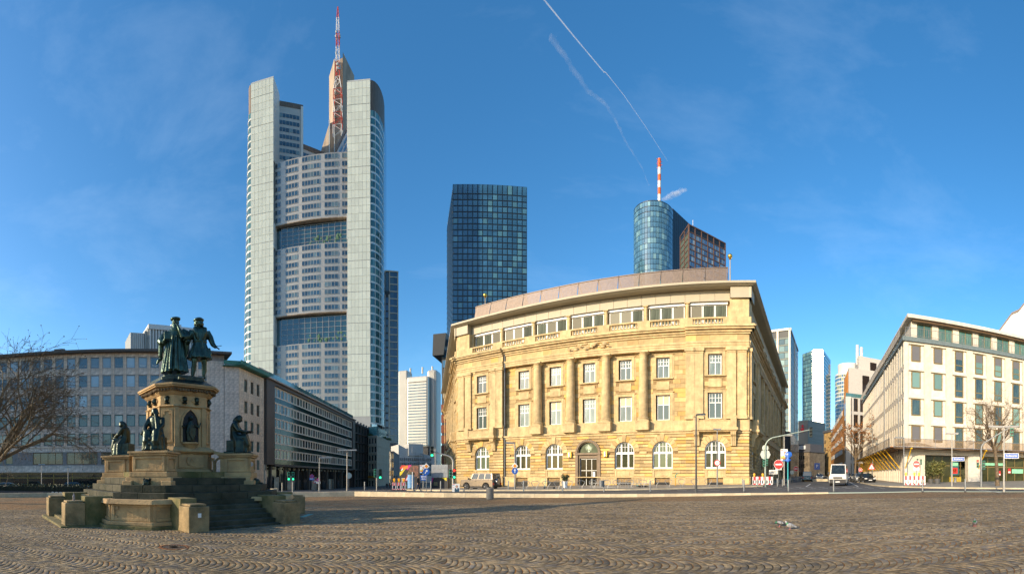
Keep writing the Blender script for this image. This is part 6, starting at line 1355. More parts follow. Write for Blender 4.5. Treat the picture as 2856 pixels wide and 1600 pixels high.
# ------------------------------------------------------------------ bronze figures
def figure(name, mb, label, base, rz, m, vox=.022, cat='statue', group=None):
    o = obj(name, mb, m, None, None, base, rz); tag(o, label, cat, group)
    r = o.modifiers.new('fuse', 'REMESH'); r.mode = 'VOXEL'; r.voxel_size = vox; r.use_smooth_shade = True
    s = o.modifiers.new('soften', 'SMOOTH'); s.iterations = 2; s.factor = .5
    return o
def hand(mb, p, d, up, s=1.0):
    """palm, four unequal curled fingers and a thumb"""
    p, d, up = Vector(p), Vector(d).normalized(), Vector(up).normalized(); sd = d.cross(up).normalized(); R3 = Matrix((sd, d, up)).transposed()
    mb.ball(p + d * .05 * s, .062 * s, .8, 1.05, .5, 8, R3)
    for k, l in enumerate((.085, .10, .095, .07)):
        b = p + d * .09 * s + sd * (k - 1.5) * .028 * s; mb.tube([b, b + d * l * .5 * s - up * .01, b + d * l * .8 * s - up * .05 * s], [.017 * s, .016 * s, .012 * s], 6)
    b = p + sd * .05 * s + d * .02 * s; mb.tube([b, b + sd * .035 * s + d * .04 * s, b + sd * .02 * s + d * .085 * s], [.02 * s, .018 * s, .013 * s], 6)
def head(mb, c, r, turn=0, tilt=0, beard=False, hair=True, cap=None):
    s = len(mb.v)
    mb.ball((0, 0, 0), r, .82, .95, 1.12, 16).ball((0, -r * .42, -r * .55), r * .55, .85, .8, .75, 10)         # skull, jaw
    mb.tube([(0, -r * .88, r * .18), (0, -r * 1.18, -r * .2)], [r * .09, r * .15], 6).ball((0, -r * .95, r * .22), r * .2, 2.6, .5, .5, 8)  # nose, brow
    for x in (-1, 1): mb.ball((x * r * .34, -r * .86, r * .06), r * .1, n=6).ball((x * r * .82, 0, -r * .05), r * .18, .5, .8, 1.2, 6).ball((x * r * .42, -r * .68, -r * .25), r * .22, n=6)
    mb.ball((0, -r * .92, -r * .5), r * .16, 1.6, .5, .5, 6)
    if beard:
        for k in range(7): a = (k - 3) * .3; mb.tube([(r * .62 * math.sin(a) * 1.1, -r * .75 * math.cos(a), -r * .5), (r * .5 * math.sin(a), -r * 1.0 * math.cos(a), -r * 1.15), (r * .22 * math.sin(a), -r * 1.0, -r * 1.7)], [r * .2, r * .2, r * .08], 6)
    if hair:
        for k in range(11): a = PI * .28 + k * PI * 1.44 / 10; mb.tube([(r * .86 * math.sin(a), -r * .86 * math.cos(a), r * .25), (r * 1.02 * math.sin(a), -r * .98 * math.cos(a), -r * .35), (r * .9 * math.sin(a), -r * .85 * math.cos(a), -r * .85)], [r * .2, r * .24, r * .14], 6)
    if cap == 'beret': mb.lathe([(r * .86, r * .42), (r * 1.06, r * .52), (r * 1.2, r * .8), (r * 1.1, r * 1.05), (r * .6, r * 1.22), (0, r * 1.26)], 18)
    if cap == 'brim': mb.lathe([(r * .9, r * .38), (r * 1.2, r * .46), (r * 1.3, r * .7), (r * 1.22, r * .85), (r * .98, r * .9), (r * .9, r * 1.12), (r * .5, r * 1.24), (0, r * 1.26)], 18)
    if cap == 'veil':
        mb.lathe([(r * 1.0, -r * .3), (r * 1.02, r * .3), (r * .9, r * .85), (r * .5, r * 1.22), (0, r * 1.3)], 16, (0, r * .12)); mb.tube([(0, r * .5, r * .4), (0, r * .95, -r * .6), (0, r * 1.0, -r * 1.7)], [r * .8, r * .75, r * .7], 10)
    M = Matrix.Translation(Vector(c)) @ Matrix.Rotation(turn, 4, 'Z') @ Matrix.Rotation(tilt, 4, 'X'); mb.xf(M, s)
def folds(mb, z0, z1, r0x, r0y, r1x, r1y, n, cx=0, cy=0, th=.05, front=True, seed=0):
    rng = random.Random(seed)
    for k in range(n):
        a = 2 * PI * (k + rng.uniform(-.25, .25)) / n; w_ = rng.uniform(.6, 1.2)
        mb.tube([(cx + r0x * math.cos(a), cy + r0y * math.sin(a), z0), (cx + (r0x + r1x) / 2 * 1.0 * math.cos(a + .04), cy + (r0y + r1y) / 2 * math.sin(a + .04), (z0 + z1) / 2), (cx + r1x * math.cos(a + .07), cy + r1y * math.sin(a + .07), z1)], [th * w_, th * .8 * w_, th * .4], 7)
RTM = Vector((math.cos(math.atan2(PX, PY)), -math.sin(math.atan2(PX, PY)))); VDM = Vector((-PX, -PY)).normalized()   # to the right, and towards the square
face = math.atan2(VDM.y, VDM.x) + PI / 2
def onmon(r_, f_, z): return (PX + RTM.x * r_ + VDM.x * f_, PY + RTM.y * r_ + VDM.y * f_, GZ + z)
# standing scholar in a long coat
mb = MB()
mb.loft([(0.0, 0, .28, .60, .46, .05, 11, .3), (0, 0, .36, .585, .45, .055, 11, .35), (.0, 0, .8, .50, .38, .05, 11, .5), (.02, 0, 1.3, .42, .32, .04, 11, .6), (.03, 0, 1.7, .38, .29, .03, 9, .7), (.04, 0, 2.0, .40, .28, .02, 7, .7), (.05, 0, 2.22, .38, .24, .01, 7, .7), (.05, 0, 2.36, .20, .16, 0, 1, 0)], 44)
folds(mb, .3, 1.9, .60, .46, .36, .27, 15, .01, 0, .07, seed=2)
mb.tube([(-.12, -.5, .34), (-.12, -.44, .9), (-.06, -.34, 1.6), (-.04, -.3, 1.95)], [.09, .08, .06, .03], 8).tube([(.12, -.5, .34), (.12, -.44, .9), (.12, -.34, 1.6), (.14, -.3, 1.95)], [.07, .07, .05, .03], 8)   # front edges
mb.lathe([(.30, 2.2), (.27, 2.34), (.20, 2.42)], 14, (.05, .02))
mb.tube([(.05, 0, 2.3), (.06, -.03, 2.5)], [.11, .10], 10); head(mb, (.06, -.06, 2.60), .205, -.15, .10, True, False, 'beret')
mb.tube([(-.32, 0, 2.18), (-.50, -.02, 1.95), (-.58, -.1, 1.72), (-.5, -.22, 1.62)], [.16, .19, .22, .17], 10).tube([(-.5, -.22, 1.62), (-.36, -.36, 1.80)], [.12, .07], 8); hand(mb, (-.36, -.36, 1.80), (.6, -.2, .6), (-.3, -1, .2), 1.15)
mb.tube([(-.6, -.05, 1.72), (-.66, .02, 1.1), (-.62, .06, .95)], [.14, .09, .05], 8)
mb.box(-.42, -.12, -.47, -.40, 1.72, 2.08)                                                                   # book
mb.tube([(.36, 0, 2.2), (.54, -.05, 2.06), (.60, -.16, 1.86), (.44, -.3, 1.82)], [.17, .20, .20, .15], 10).tube([(.44, -.3, 1.82), (.28, -.36, 2.16), (.2, -.33, 2.36)], [.13, .08, .055], 9); hand(mb, (.2, -.36, 2.34), (-.4, .05, .8), (.2, -1, 0), 1.0)
mb.tube([(.56, -.1, 1.9), (.58, .0, 1.3), (.52, .03, 1.0)], [.16, .10, .05], 8)
for x, y in ((-.2, -.12), (.2, -.06)): mb.tube([(x, y + .1, .5), (x, y + .08, .12)], [.12, .085], 8).ball((x + .02, y - .08, .06), .12, .75, 1.7, .5, 10)
mb.tube([(-.62, .05, 1.0), (-.75, .05, .9), (-.86, .1, .72)], [.09, .08, .03], 6)
figure('statue', mb, 'bronze statue of a bearded scholar in a long coat, hand raised to his chin', onmon(-.17, .25, 6.43), face - .1, BRZ2)
# standing man in a knee length belted coat
mb = MB()
mb.loft([(0, 0, .93, .56, .44, .05, 9, .2), (0, 0, 1.0, .55, .43, .05, 9, .25), (0, 0, 1.35, .44, .34, .04, 9, .4), (0, 0, 1.68, .335, .26, .02, 9, .5), (0, 0, 1.74, .325, .25, 0, 9, .5), (0, 0, 1.8, .34, .26, .02, 7, .5), (0, 0, 2.1, .40, .27, .01, 7, .5), (0, 0, 2.28, .38, .24, 0, 7, .5), (0, .02, 2.40, .19, .16, 0, 1, 0)], 44)
folds(mb, .95, 1.62, .56, .44, .34, .26, 14, 0, 0, .06, seed=5)
mb.lathe([(.33, 1.68), (.36, 1.71), (.36, 1.77), (.33, 1.8)], 24, (0, 0), sy=.8).tube([(.08, -.3, 1.72), (.1, -.32, 1.5), (.07, -.34, 1.38)], [.05, .04, .03], 6)
for x in (-1, 1): mb.tube([(x * .1, -.26, 1.8), (x * .2, -.27, 2.1), (x * .24, -.16, 2.32), (x * .16, .1, 2.44)], [.06, .09, .10, .07], 8)
mb.tube([(0, .02, 2.3), (-.02, -.02, 2.5)], [.105, .095], 10); head(mb, (-.04, -.05, 2.61), .198, -.75, .05, False, True, 'brim')
mb.tube([(-.36, 0, 2.24), (-.50, -.02, 1.98), (-.54, -.1, 1.74)], [.14, .15, .13], 10).tube([(-.54, -.1, 1.74), (-.58, -.3, 1.62), (-.56, -.42, 1.62)], [.13, .12, .075], 9); hand(mb, (-.56, -.42, 1.62), (-.1, -1, .05), (0, .1, 1), 1.2)
mb.tube([(.36, 0, 2.24), (.52, .0, 1.96), (.62, -.06, 1.66)], [.14, .145, .12], 10).tube([(.62, -.06, 1.66), (.74, -.2, 1.48)], [.12, .075], 9); hand(mb, (.74, -.2, 1.48), (.7, -.6, -.4), (0, -.2, 1), 1.2); mb.tube([(.74, -.22, 1.52), (1.02, -.26, 1.56)], .022, 6)
mb.tube([(.46, .05, 1.5), (.52, .06, 1.2), (.5, .08, 1.1)], [.07, .09, .04], 6)
for x, y, fx in ((-.26, -.1, -.34), (.22, .05, .20)):
    mb.tube([(x * .8, y * .5, 1.15), (x, y - .03, .85), (x * 1.02, y - .02, .72), (x * 1.1, y + .05, .45), (fx * 1.0, y + .03, .14)], [.17, .145, .12, .125, .075], 10).ball((fx * 1.08, y - .1, .06), .115, .75, 1.8, .5, 10)
figure('statue', mb, 'bronze statue of a capped man in a belted knee length coat, arms held low', onmon(1.0, .2, 6.43), face + .1, BRZ2)
# seated allegorical figures round the pedestal
def seated(pose, label, f):
    mb = MB()
    mb.box(-.45, .45, -.2, .55, 0, .12).box(-.36, .36, -.1, .45, .1, .62)
    mb.loft([(0, -.1, .05, .50, .46, .07, 9, .4), (0, -.12, .3, .46, .44, .06, 9, .6), (0, -.1, .6, .44, .42, .05, 9, .8), (0, .0, .78, .36, .34, .03, 7, 1), (0, .12, 1.0, .28, .22, .02, 7, 1), (0, .12, 1.25, .30, .21, .01, 7, 1), (0, .1, 1.40, .25, .18, 0, 5, 1), (0, .08, 1.5, .12, .11, 0, 1, 0)], 36)
    for x in (-1, 1): mb.tube([(x * .16, .1, .72), (x * .2, -.38, .74), (x * .2, -.46, .42), (x * .19, -.42, .08)], [.2, .18, .15, .11], 10).ball((x * .19, -.56, .05), .1, .7, 1.5, .5, 8)
    folds(mb, .04, .72, .46, .46, .3, .36, 13, 0, -.12, .06, seed=f)
    mb.tube([(-.3, -.4, .72), (0, -.5, .5), (.34, -.42, .3)], [.07, .08, .05], 7).tube([(-.34, -.3, .5), (0, -.52, .3), (.3, -.5, .12)], [.06, .07, .05], 7)
    if pose == 'think':
        head(mb, (.02, -.06, 1.62), .14, .1, .25, False, True, 'veil'); mb.tube([(.28, .1, 1.36), (.38, -.12, 1.08), (.26, -.36, .86)], [.12, .10, .09], 8).tube([(.26, -.36, .86), (.16, -.26, 1.25), (.1, -.2, 1.46)], [.09, .07, .05], 8); hand(mb, (.1, -.2, 1.44), (-.2, 0, 1), (0, -1, 0))
        mb.tube([(-.28, .1, 1.36), (-.4, -.08, 1.05), (-.3, -.34, .84)], [.12, .11, .08], 8); hand(mb, (-.28, -.36, .84), (.6, -.6, -.1), (0, 0, 1)); mb.tube([(-.2, .2, 1.45), (-.42, .0, 1.1), (-.46, -.3, .7)], [.12, .12, .07], 8)
    elif pose == 'read':
        head(mb, (0, -.08, 1.60), .14, 0, .55, False, True, 'veil')
        for x in (-1, 1): mb.tube([(x * .28, .1, 1.36), (x * .36, -.1, 1.05), (x * .16, -.42, .98)], [.12, .11, .07], 8); hand(mb, (x * .14, -.44, .98), (-x * .3, -1, .1), (0, 0, 1))
        mb.box(-.2, .2, -.72, -.46, 1.0, 1.05)
    else:
        head(mb, (0, -.1, 1.58), .14, -.2, .6, True, True, 'veil')
        for x in (-1, 1): mb.tube([(x * .28, .1, 1.36), (x * .36, -.1, 1.05), (x * .2, -.4, .92)], [.12, .11, .07], 8); hand(mb, (x * .18, -.42, .92), (-x * .5, -.8, 0), (0, 0, 1))
        mb.box(-.16, .16, -.62, -.5, .84, 1.16)
    a = TH + f * PI / 2 + PI / 4; d = Vector((math.sin(a), -math.cos(a)))
    figure('seated_statue', mb, label, (PX + d.x * 2.85, PY + d.y * 2.85, GZ + 2.91), a, BRZ, .022)
seated('read', 'seated bronze figure reading, on the right hand side of the monument', 0)
seated('read', 'seated bronze figure on the hidden rear side of the monument', 1)
seated('bend', 'hooded seated bronze figure bending over, on the left hand side of the monument', 2)
seated('think', 'seated bronze figure resting her chin on her hand, at the front of the monument', 3)
# ------------------------------------------------------------------ street furniture
def spot(xs, yb, fn=zg): x, y, z, d = ground_at(xs, yb, fn); return Vector((x, y, z)), d, -az(xs)
def rise(yt, d, p): return Zy(yt, d) - p.z
LP = mat('pole_pale', (.40, .38, .34), .45, .4, var=.08); LD = mat('pole_dark', (.075, .08, .082), .45, .4, var=.1); LGN = mat('pole_green', (.05, .16, .09), .5, var=.1); LGY = mat('pole_grey', (.24, .25, .25), .45, .4, var=.1)
LENS = mat('lamp_lens', (.6, .6, .56), .3)
def lamp(xs, yb, yt, m, label, heads=(1,), hl=.95, d=None):
    p, dd, rz = spot(xs, yb)
    if d: p = Vector((*B(xs, d), 0)); p.z = zg(p.x, p.y); dd = d
    h = rise(yt, dd, p); t = thing('street_lamp', label, 'street lamp', p, rz, 'street lamps round the square')
    obj('pole', MB().tube([(0, 0, 0), (0, 0, h * .35), (0, 0, h)], [.09, .075, .055], 10).cyl(0, 0, 0, .5, .1, 10), m, t, smooth=True)
    for s in heads:
        hd = obj('lamp_head', MB().add([(s * .02, -.16, h - .06), (s * hl, -.2, h - .02), (s * hl, .2, h - .02), (s * .02, .16, h - .06), (s * .02, -.1, h + .06), (s * hl * .95, -.14, h + .1), (s * hl * .95, .14, h + .1), (s * .02, .1, h + .06)], [(3, 2, 1, 0), (4, 5, 6, 7), (0, 1, 5, 4), (1, 2, 6, 5), (2, 3, 7, 6), (3, 0, 4, 7)] if s > 0 else [(0, 1, 2, 3), (7, 6, 5, 4), (4, 5, 1, 0), (5, 6, 2, 1), (6, 7, 3, 2), (7, 4, 0, 3)]), m, t)
        obj('lens', MB().box(min(s * .15, s * hl * .9), max(s * .15, s * hl * .9), -.12, .12, h - .08, h - .055), LENS, hd)
    return t, p, dd, rz, h
lamp(968, 1368, 1255, LP, 'pale twin headed street lamp on the square in front of the ribbon window office', (1, -1), 1.3)
lamp(891, 1370, 1276, LGY, 'grey street lamp with a flat head before the dark shopfronts of the ribbon window office', (1,), 1.5)
lamp(889, 1362, 1257, LGN, 'tall green street lamp behind the flat headed grey one', (1,), 1.2)
lamp(1274, 1352, 1197, LD, 'black street lamp at the left corner of the sandstone bank', (1,), 1.7)
LB_ = lamp(1436, 1367, 1235, LGY, 'grey street lamp with an orange diamond and a blue arrow sign by the bank', (-1,), 1.0)
lamp(1941.5, 1372, 1156, LD, 'tallest dark street lamp, in front of the bank beside its right hand arched window', (1,), .8)
LS_ = lamp(2000.5, 1358.5, 1197, LGY, 'grey street lamp carrying a round speed limit sign by the bank', (1, -1), .45)
LT_ = lamp(2187, 1352.7, 1214, LP, 'pale street lamp carrying a portrait poster at the mouth of the side street', (1,), 1.1)
lamp(2655, 1359, 1209, LP, 'pale street lamp beside the glass shopfront of the cream corner building', (1, -1), .7)
lamp(2800, 1372, 1190, LP, 'pale twin headed street lamp near the bare tree on the right', (1, -1), 1.2)
lamp(2521, 1350, 1220, LGY, 'grey street lamp close to the corner of the netted scaffold canopy', (-1,), 1.2)
lamp(2434, 1341, 1196, LGY, 'grey street lamp down the side street against the fins of the cream building', (-1,), 1.5)
lamp(116, 1362, 1295, LP, 'pale street lamp in front of the grey office, left of the other one there', (1, -1), .5, d=66)
lamp(190, 1362, 1302, LP, 'pale street lamp in front of the grey office, nearer the boarded door', (1, -1), .5, d=66)
lamp(1181, 1352, 1266, LD, 'black street lamp above the advertising hoarding', (-1,), 1.4)
# bollards
bp = None
BOLL = [(1017, 1369, 1353.6, 'before the pale beige hotel, left of the traffic light'), (1202, 1370, 1355.5, 'left of the pair below the grey site container'), (1229, 1370, 1355, 'right of the pair below the grey site container'), (1460, 1372, 1352, 'beside the leftmost hoop cycle stand'), (1569, 1372, 1348.6, 'left of the potted bush at the bank entrance'), (1813.5, 1373, 1344.6, 'next to the lying scooter'), (2071, 1358.5, 1335, 'rear of two near the bank\'s right end'), (2075, 1372, 1340, 'front of two at the road edge near the bank\'s right end'), (2112.5, 1359, 1335, 'in front of the striped barrier at the bank corner'), (2168, 1357.8, 1336, 'at the foot of the no entry sign'), (2182.5, 1357, 1335.4, 'between the no entry sign and the turquoise pole'), (2325, 1372, 1338, 'standing right in front of the white van'), (2573, 1371.4, 1345, 'in front of the barrier by the cream corner building'), (2692, 1371.4, 1345, 'before the travertine pillar of the cream corner building'), (1418, 1368, 1335, 'at the rear of the silver car'), (2198.7, 1371.8, 1334, 'directly below the blue wrapped sign')]
for i, (xs, yb, yt, lab) in enumerate(BOLL):
    p, d, rz = spot(xs, yb); lab = 'slim grey bollard ' + lab
    if bp is None:
        bp = thing('bollard', lab, 'bollard', p, rz, 'steel bollards round the square')
        obj('post', MB().lathe([(.062, 0), (.062, .95), (.05, 1.0), (.02, 1.02)], 12), LGY, bp, smooth=True); obj('ring', MB().lathe([(.085, 0), (.085, .06), (.062, .08)], 12), LD, bp); KIDS[bp.name] = list(bp.children)
    else: dup(bp, p, rz, lab)
# signs
SR, SB_, SW, SY, SK = mat('sign_red_print', (.62, .015, .02), .4, var=.03), mat('sign_blue', (.02, .10, .42), .4, var=.03), mat('sign_white', (.78, .78, .76), .4, var=.03), mat('sign_orange', (.80, .28, .02), .4, var=.03), mat('sign_black', (.02, .02, .02), .5); SBK = mat('sign_back', (.42, .46, .42), .5, .3, var=.06)
def disc(r, n=28): return [(r * math.cos(2 * PI * i / n), r * math.sin(2 * PI * i / n)) for i in range(n)]
def shift(pts, dx, dz): return [(a + dx, b + dz) for a, b in pts]
def plate(t, pts, z, m, y=-.08, k=0, name='sign_plate'): return obj(name, MB().slab(shift(pts, 0, z), y - .004 * k - .012, y - .004 * k), m, t)
def rect(w_, h): return [(-w_ / 2, -h / 2), (w_ / 2, -h / 2), (w_ / 2, h / 2), (-w_ / 2, h / 2)]
def tri(s): return [(-s / 2, -s * .29), (s / 2, -s * .29), (0, s * .58)]
DIA = lambda s: [(0, -s), (s, 0), (0, s), (-s, 0)]
def symbols(t, kind, z, s=.33, y=-.08):
    if kind == 'no_entry': plate(t, disc(s * 1.06), z, SW, y, 0); plate(t, disc(s), z, SR, y, 1); plate(t, rect(s * 1.4, s * .32), z, SW, y, 2, 'bar')
    elif kind == 'diamond': plate(t, DIA(s), z, SW, y, 0); plate(t, DIA(s * .62), z, SY, y, 1, 'symbol')
    elif kind == 'blue_up': plate(t, disc(s), z, SB_, y, 0); plate(t, [(-.035, -s * .6), (.035, -s * .6), (.035, s * .2), (s * .4, s * .2), (0, s * .7), (-s * .4, s * .2), (-.035, s * .2)], z, SW, y, 1, 'arrow')
    elif kind == 'blue_side': plate(t, disc(s), z, SB_, y, 0); plate(t, [(-s * .5, -s * .5), (-s * .3, -s * .6), (s * .15, s * .1), (s * .35, -s * .05), (s * .35, s * .55), (-s * .25, s * .45), (-s * .05, s * .25)], z, SW, y, 1, 'arrow')
    elif kind == 'limit': plate(t, disc(s), z, SR, y, 0); plate(t, disc(s * .74), z, SW, y, 1); text('40', s * .95, SK, t, (0, y - .02, z), (PI / 2, 0, 0), 'number', .002)
    elif kind == 'works': plate(t, tri(s * 2.4), z, SR, y, 0); plate(t, tri(s * 1.6), z, SW, y, 1); plate(t, [(-.12, -.16), (.12, -.16), (.1, -.06), (.02, .12), (-.06, .1), (-.05, -.02)], z, SK, y, 2, 'symbol')
    elif kind == 'no_stop': plate(t, disc(s), z, SR, y, 0); plate(t, disc(s * .8), z, SB_, y, 1); plate(t, [(-s * .6, -s * .42), (-s * .42, -s * .6), (s * .6, s * .42), (s * .42, s * .6)], z, SR, y, 2, 'bar'); plate(t, [(-s * .6, s * .42), (-s * .42, s * .6), (s * .6, -s * .42), (s * .42, -s * .6)][::-1], z, SR, y, 3, 'bar')
    elif kind == 'octagon_back': plate(t, disc(s, 8), z, SBK, y, 0); 
    elif kind == 'round_back': plate(t, disc(s), z, SBK, y, 0)
    elif kind == 'white': plate(t, rect(s * 2, s), z, SW, y, 0); [plate(t, rect(s * 1.5, s * .1), z + q * s, SK, y, 1, 'print') for q in (-.25, .0, .25)]
    elif kind == 'parking': plate(t, rect(s * 1.7, s * 2), z, SB_, y, 0); text('P', s * 1.3, SW, t, (0, y - .02, z), (PI / 2, 0, 0), 'letter', .002)
    elif kind == 'blue_arrow': plate(t, rect(s * 2, s), z, SB_, y, 0); plate(t, [(-s * .8, 0), (-s * .4, -s * .3), (-s * .4, -s * .1), (s * .7, -s * .1), (s * .7, s * .1), (-s * .4, s * .1), (-s * .4, s * .3)], z, SW, y, 1, 'arrow')
    elif kind == 'white_arrow': plate(t, [(-s * 1.2, 0), (-s * .9, -s * .35), (s, -s * .35), (s, s * .35), (-s * .9, s * .35)], z, SW, y, 0); plate(t, rect(s * 1.2, s * .12), z, SK, y, 1, 'print')
def sign(xs, yb, items, label, yt=None, pole=LGY, d=None, rz=None, tilt=0):
    p, dd, r0 = spot(xs, yb)
    if d: p = Vector((*B(xs, d), 0)); p.z = zg(p.x, p.y); dd = d
    t = thing('traffic_sign', label, 'sign', p, r0 if rz is None else rz)
    top = max(rise(y - s * F / dd * 1.2, dd, p) for k, y, s in items) if yt is None else rise(yt, dd, p)
    if pole: obj('pole', MB().cyl(0, 0, 0, top, .035, 8), pole, t)
    for k, y, s in items: symbols(t, k, rise(y, dd, p), s)
    return t
def on_lamp(L, items, label):
    _, p, d, rz, h = L; t = thing('traffic_sign', label, 'sign', p, rz)
    for k, y, s in items: symbols(t, k, rise(y, d, p), s, -.1)
    return t
on_lamp(LB_, [('diamond', 1299, .34)], 'orange and white diamond priority sign on the lamp post by the bank'); on_lamp(LB_, [('blue_up', 1313, .33)], 'round blue sign with a white upward arrow below the orange diamond')
on_lamp(LS_, [('limit', 1290.5, .36)], 'round red bordered speed limit sign on the lamp post before the right hand arched window')
sign(1189, 1369, [('diamond', 1300, .33), ('blue_side', 1315, .36)], 'orange diamond above a round blue arrow sign in front of the advertising hoarding')
sign(1139, 1366, [('works', 1334, .48)], 'red triangle roadworks sign in front of the advertising pillar')
sign(870, 1368, [('no_stop', 1328, .34), ('blue_arrow', 1335, .4)], 'round blue and red no stopping sign with a blue plate, by the dark shopfronts')
sign(879, 1367, [('works', 1343, .36)], 'small red triangle sign low on a post by the dark shopfronts')
sign(888, 1369, [('no_stop', 1338, .25), ('white', 1345, .28)], 'small no stopping sign above a white plate beside the grey lamp')
sign(973, 1367, [('round_back', 1326, .44)], 'grey back of a round sign by the pale twin headed lamp'); sign(1181.5, 1367, [('blue_arrow', 1329, .42), ('blue_arrow', 1335, .36)], 'two small blue direction plates on a post beside the hoarding')
sign(2171.5, 1351, [('no_entry', 1294.7, .62), ('white', 1306, .42)], 'round red no entry sign with a white plate beside the bank')
sign(2157, 1350, [('white', 1316, .62)], 'white text plate on a short post behind the striped barrier at the bank corner')
sign(2220, 1340, [('no_entry', 1307, .5)], 'red no entry sign seen at an angle further down the side street', d=88); sign(2209, 1343, [('round_back', 1317, .4)], 'small round sign low beside the ramp railing', d=82)
sign(2279, 1338, [('parking', 1300, .72)], 'blue parking sign with a white letter in the side street', d=95)
sign(2556, 1352.5, [('no_entry', 1294, .42), ('white', 1307, .36)], 'red no entry sign with a white plate behind the barrier by the cream building')
sign(2431, 1342, [('works', 1303, .55)], 'red triangle warning sign against the cream building fins', d=76); sign(2400, 1338, [('no_entry', 1310, .4)], 'small red round sign among the parked cars', d=92)
# street name plates
def name_plate(xs, yb, y, txt, w_, label, d=None):
    p, dd, rz = spot(xs, yb); t = thing('street_name_sign', label, 'sign', p, rz); z = rise(y, dd, p)
    obj('plate', MB().box(.05, w_, -.1, -.08, z - .17, z + .17), SB_, t); obj('border', MB().box(.02, w_ + .03, -.095, -.078, z - .2, z + .2), SW, t); text(txt, .21, SW, t, (w_ / 2 + .03, -.11, z), (PI / 2, 0, 0), 'lettering', .002)
name_plate(2655, 1359, 1280, 'Roßmarkt', 1.25, 'blue street name sign on the lamp beside the glass shopfront'); name_plate(2800, 1372, 1271, 'Roßmarkt', 1.1, 'blue street name sign on the twin headed lamp at the far right')
# traffic lights
SGN = mat('signal_green_housing', (.03, .22, .15), .5, var=.06); SGD = mat('signal_dark_housing', (.02, .035, .03), .5)
ON_R, ON_G = mat('lit_red', (1, .05, .03), .4, emit=1.2), mat('lit_green', (.05, .9, .45), .4, emit=1.0); OFF = mat('unlit_lens', (.04, .035, .03), .3)
def head3(t, x, z, on, m, side=0, y=-.12, s=1.0):
    mb = MB().box(x - .14 * s, x + .14 * s, y, y + .2, z - .45 * s, z + .45 * s); h = obj('signal_head', mb, m, t, bev=.03)
    for k, zz in enumerate((.29, 0, -.29)):
        c = (x, zz * s + z); lit = {0: ('r', ON_R), 1: ('', OFF), 2: ('g', ON_G)}[k]
        ln = MB().lathe([(0, 0), (.1 * s, .0)], 14); ln.xf(Matrix.Translation((c[0], y - .006, c[1])) @ Matrix.Rotation(PI / 2, 4, 'X'))
        obj('lens', ln, lit[1] if lit[0] and lit[0] in on else OFF, h)
        mbv = MB()
        for i in range(6):
            a0, a1 = PI * i / 6, PI * (i + 1) / 6; r = .125 * s; mbv.quad((c[0] + r * math.cos(a0), y, c[1] + r * math.sin(a0)), (c[0] + r * math.cos(a1), y, c[1] + r * math.sin(a1)), (c[0] + r * math.cos(a1), y - .16 * s, c[1] + r * math.sin(a1)), (c[0] + r * math.cos(a0), y - .16 * s, c[1] + r * math.sin(a0)))
        obj('visor', mbv, m, h)
def traffic_light(xs, yb, yt, heads, label, arm=None, m=LP, d=None, rz=None):
    p, dd, r0 = spot(xs, yb); t = thing('traffic_light', label, 'traffic light', p, r0, 'traffic lights round the square'); h = rise(yt, dd, p)
    if arm is None: obj('pole', MB().tube([(0, 0, 0), (0, 0, h)], .06, 10), m, t, smooth=True)
    else:
        ax, ay = (arm[0] - xs) / F * dd, rise(arm[1], dd, p); s = 1 if ax > 0 else -1; k = min(abs(ax) * .35, 1.3)
        pts = [(0, 0, 0), (0, 0, h - k)] + [(s * k * (1 - math.cos(q)), 0, h - k + k * math.sin(q) * .92) for q in (.3, .6, .9, 1.2)] + [(ax, 0, ay)]
        obj('pole', MB().tube(pts, [.12, .10, .095, .09, .085, .08, .06], 10), m, t, smooth=True)
    for hx, hy, on, mm, s in heads: head3(t, (hx - xs) / F * dd, rise(hy, dd, p), on, mm, s=s)
    return t
traffic_light(787, 1372, 1324, [(785, 1333, '', SGD, 1.0)], 'dark traffic light at the left, before the shopfronts of the ribbon window office'); traffic_light(816, 1372, 1320, [(805.5, 1328, 'g', SGN, 1.0), (817.5, 1328, 'g', SGN, 1.0)], 'traffic light with two green heads before the dark shopfronts')
traffic_light(1050.5, 1369, 1309, [(1046.5, 1319, '', SGN, 1.0), (1060.5, 1322, 'g', SGD, 1.2)], 'traffic light showing green in front of the pale beige hotel'); traffic_light(1104.5, 1362, 1322, [(1101, 1329, '', SGD, .9), (1107, 1329, '', SGD, .9)], 'small dark traffic light behind the left striped barriers')
traffic_light(1263.5, 1369, 1268, [(1205, 1259.5, 'g', SGD, 1.25), (1256, 1321, '', SGN, 1.0), (1267, 1321, 'rg', SGD, 1.15)], 'traffic light mast whose curved arm reaches left from the bank corner', (1204, 1258))
t = traffic_light(2134.5, 1357.5, 1216, [(2262, 1204, '', SGD, 1.3), (2131, 1291, '', SGN, 1.0), (2139, 1288, '', SGN, .9)], 'tall traffic light mast at the bank corner with its arm over the side street', (2262, 1197), mat('pole_grey_green', (.30, .36, .31), .45, .3))
symbols(t, 'octagon_back', rise(1267, ground_at(2134.5, 1357.5)[3], t.location), .60, .12); symbols(t, 'round_back', rise(1249, ground_at(2134.5, 1357.5)[3], t.location), .37, .12)
traffic_light(2736.5, 1360, 1226, [(2822, 1200, '', SGN, 1.2), (2727, 1293, 'r', SGN, .9), (2744, 1297, '', SGN, 1.0)], 'traffic light mast with a slanting arm in front of the bare tree', (2812, 1194), LGY)
traffic_light(2566, 1352, 1278, [(2559, 1287, '', SGN, .8), (2569, 1288, '', SGN, .8)], 'green traffic light behind the barrier by the cream building')
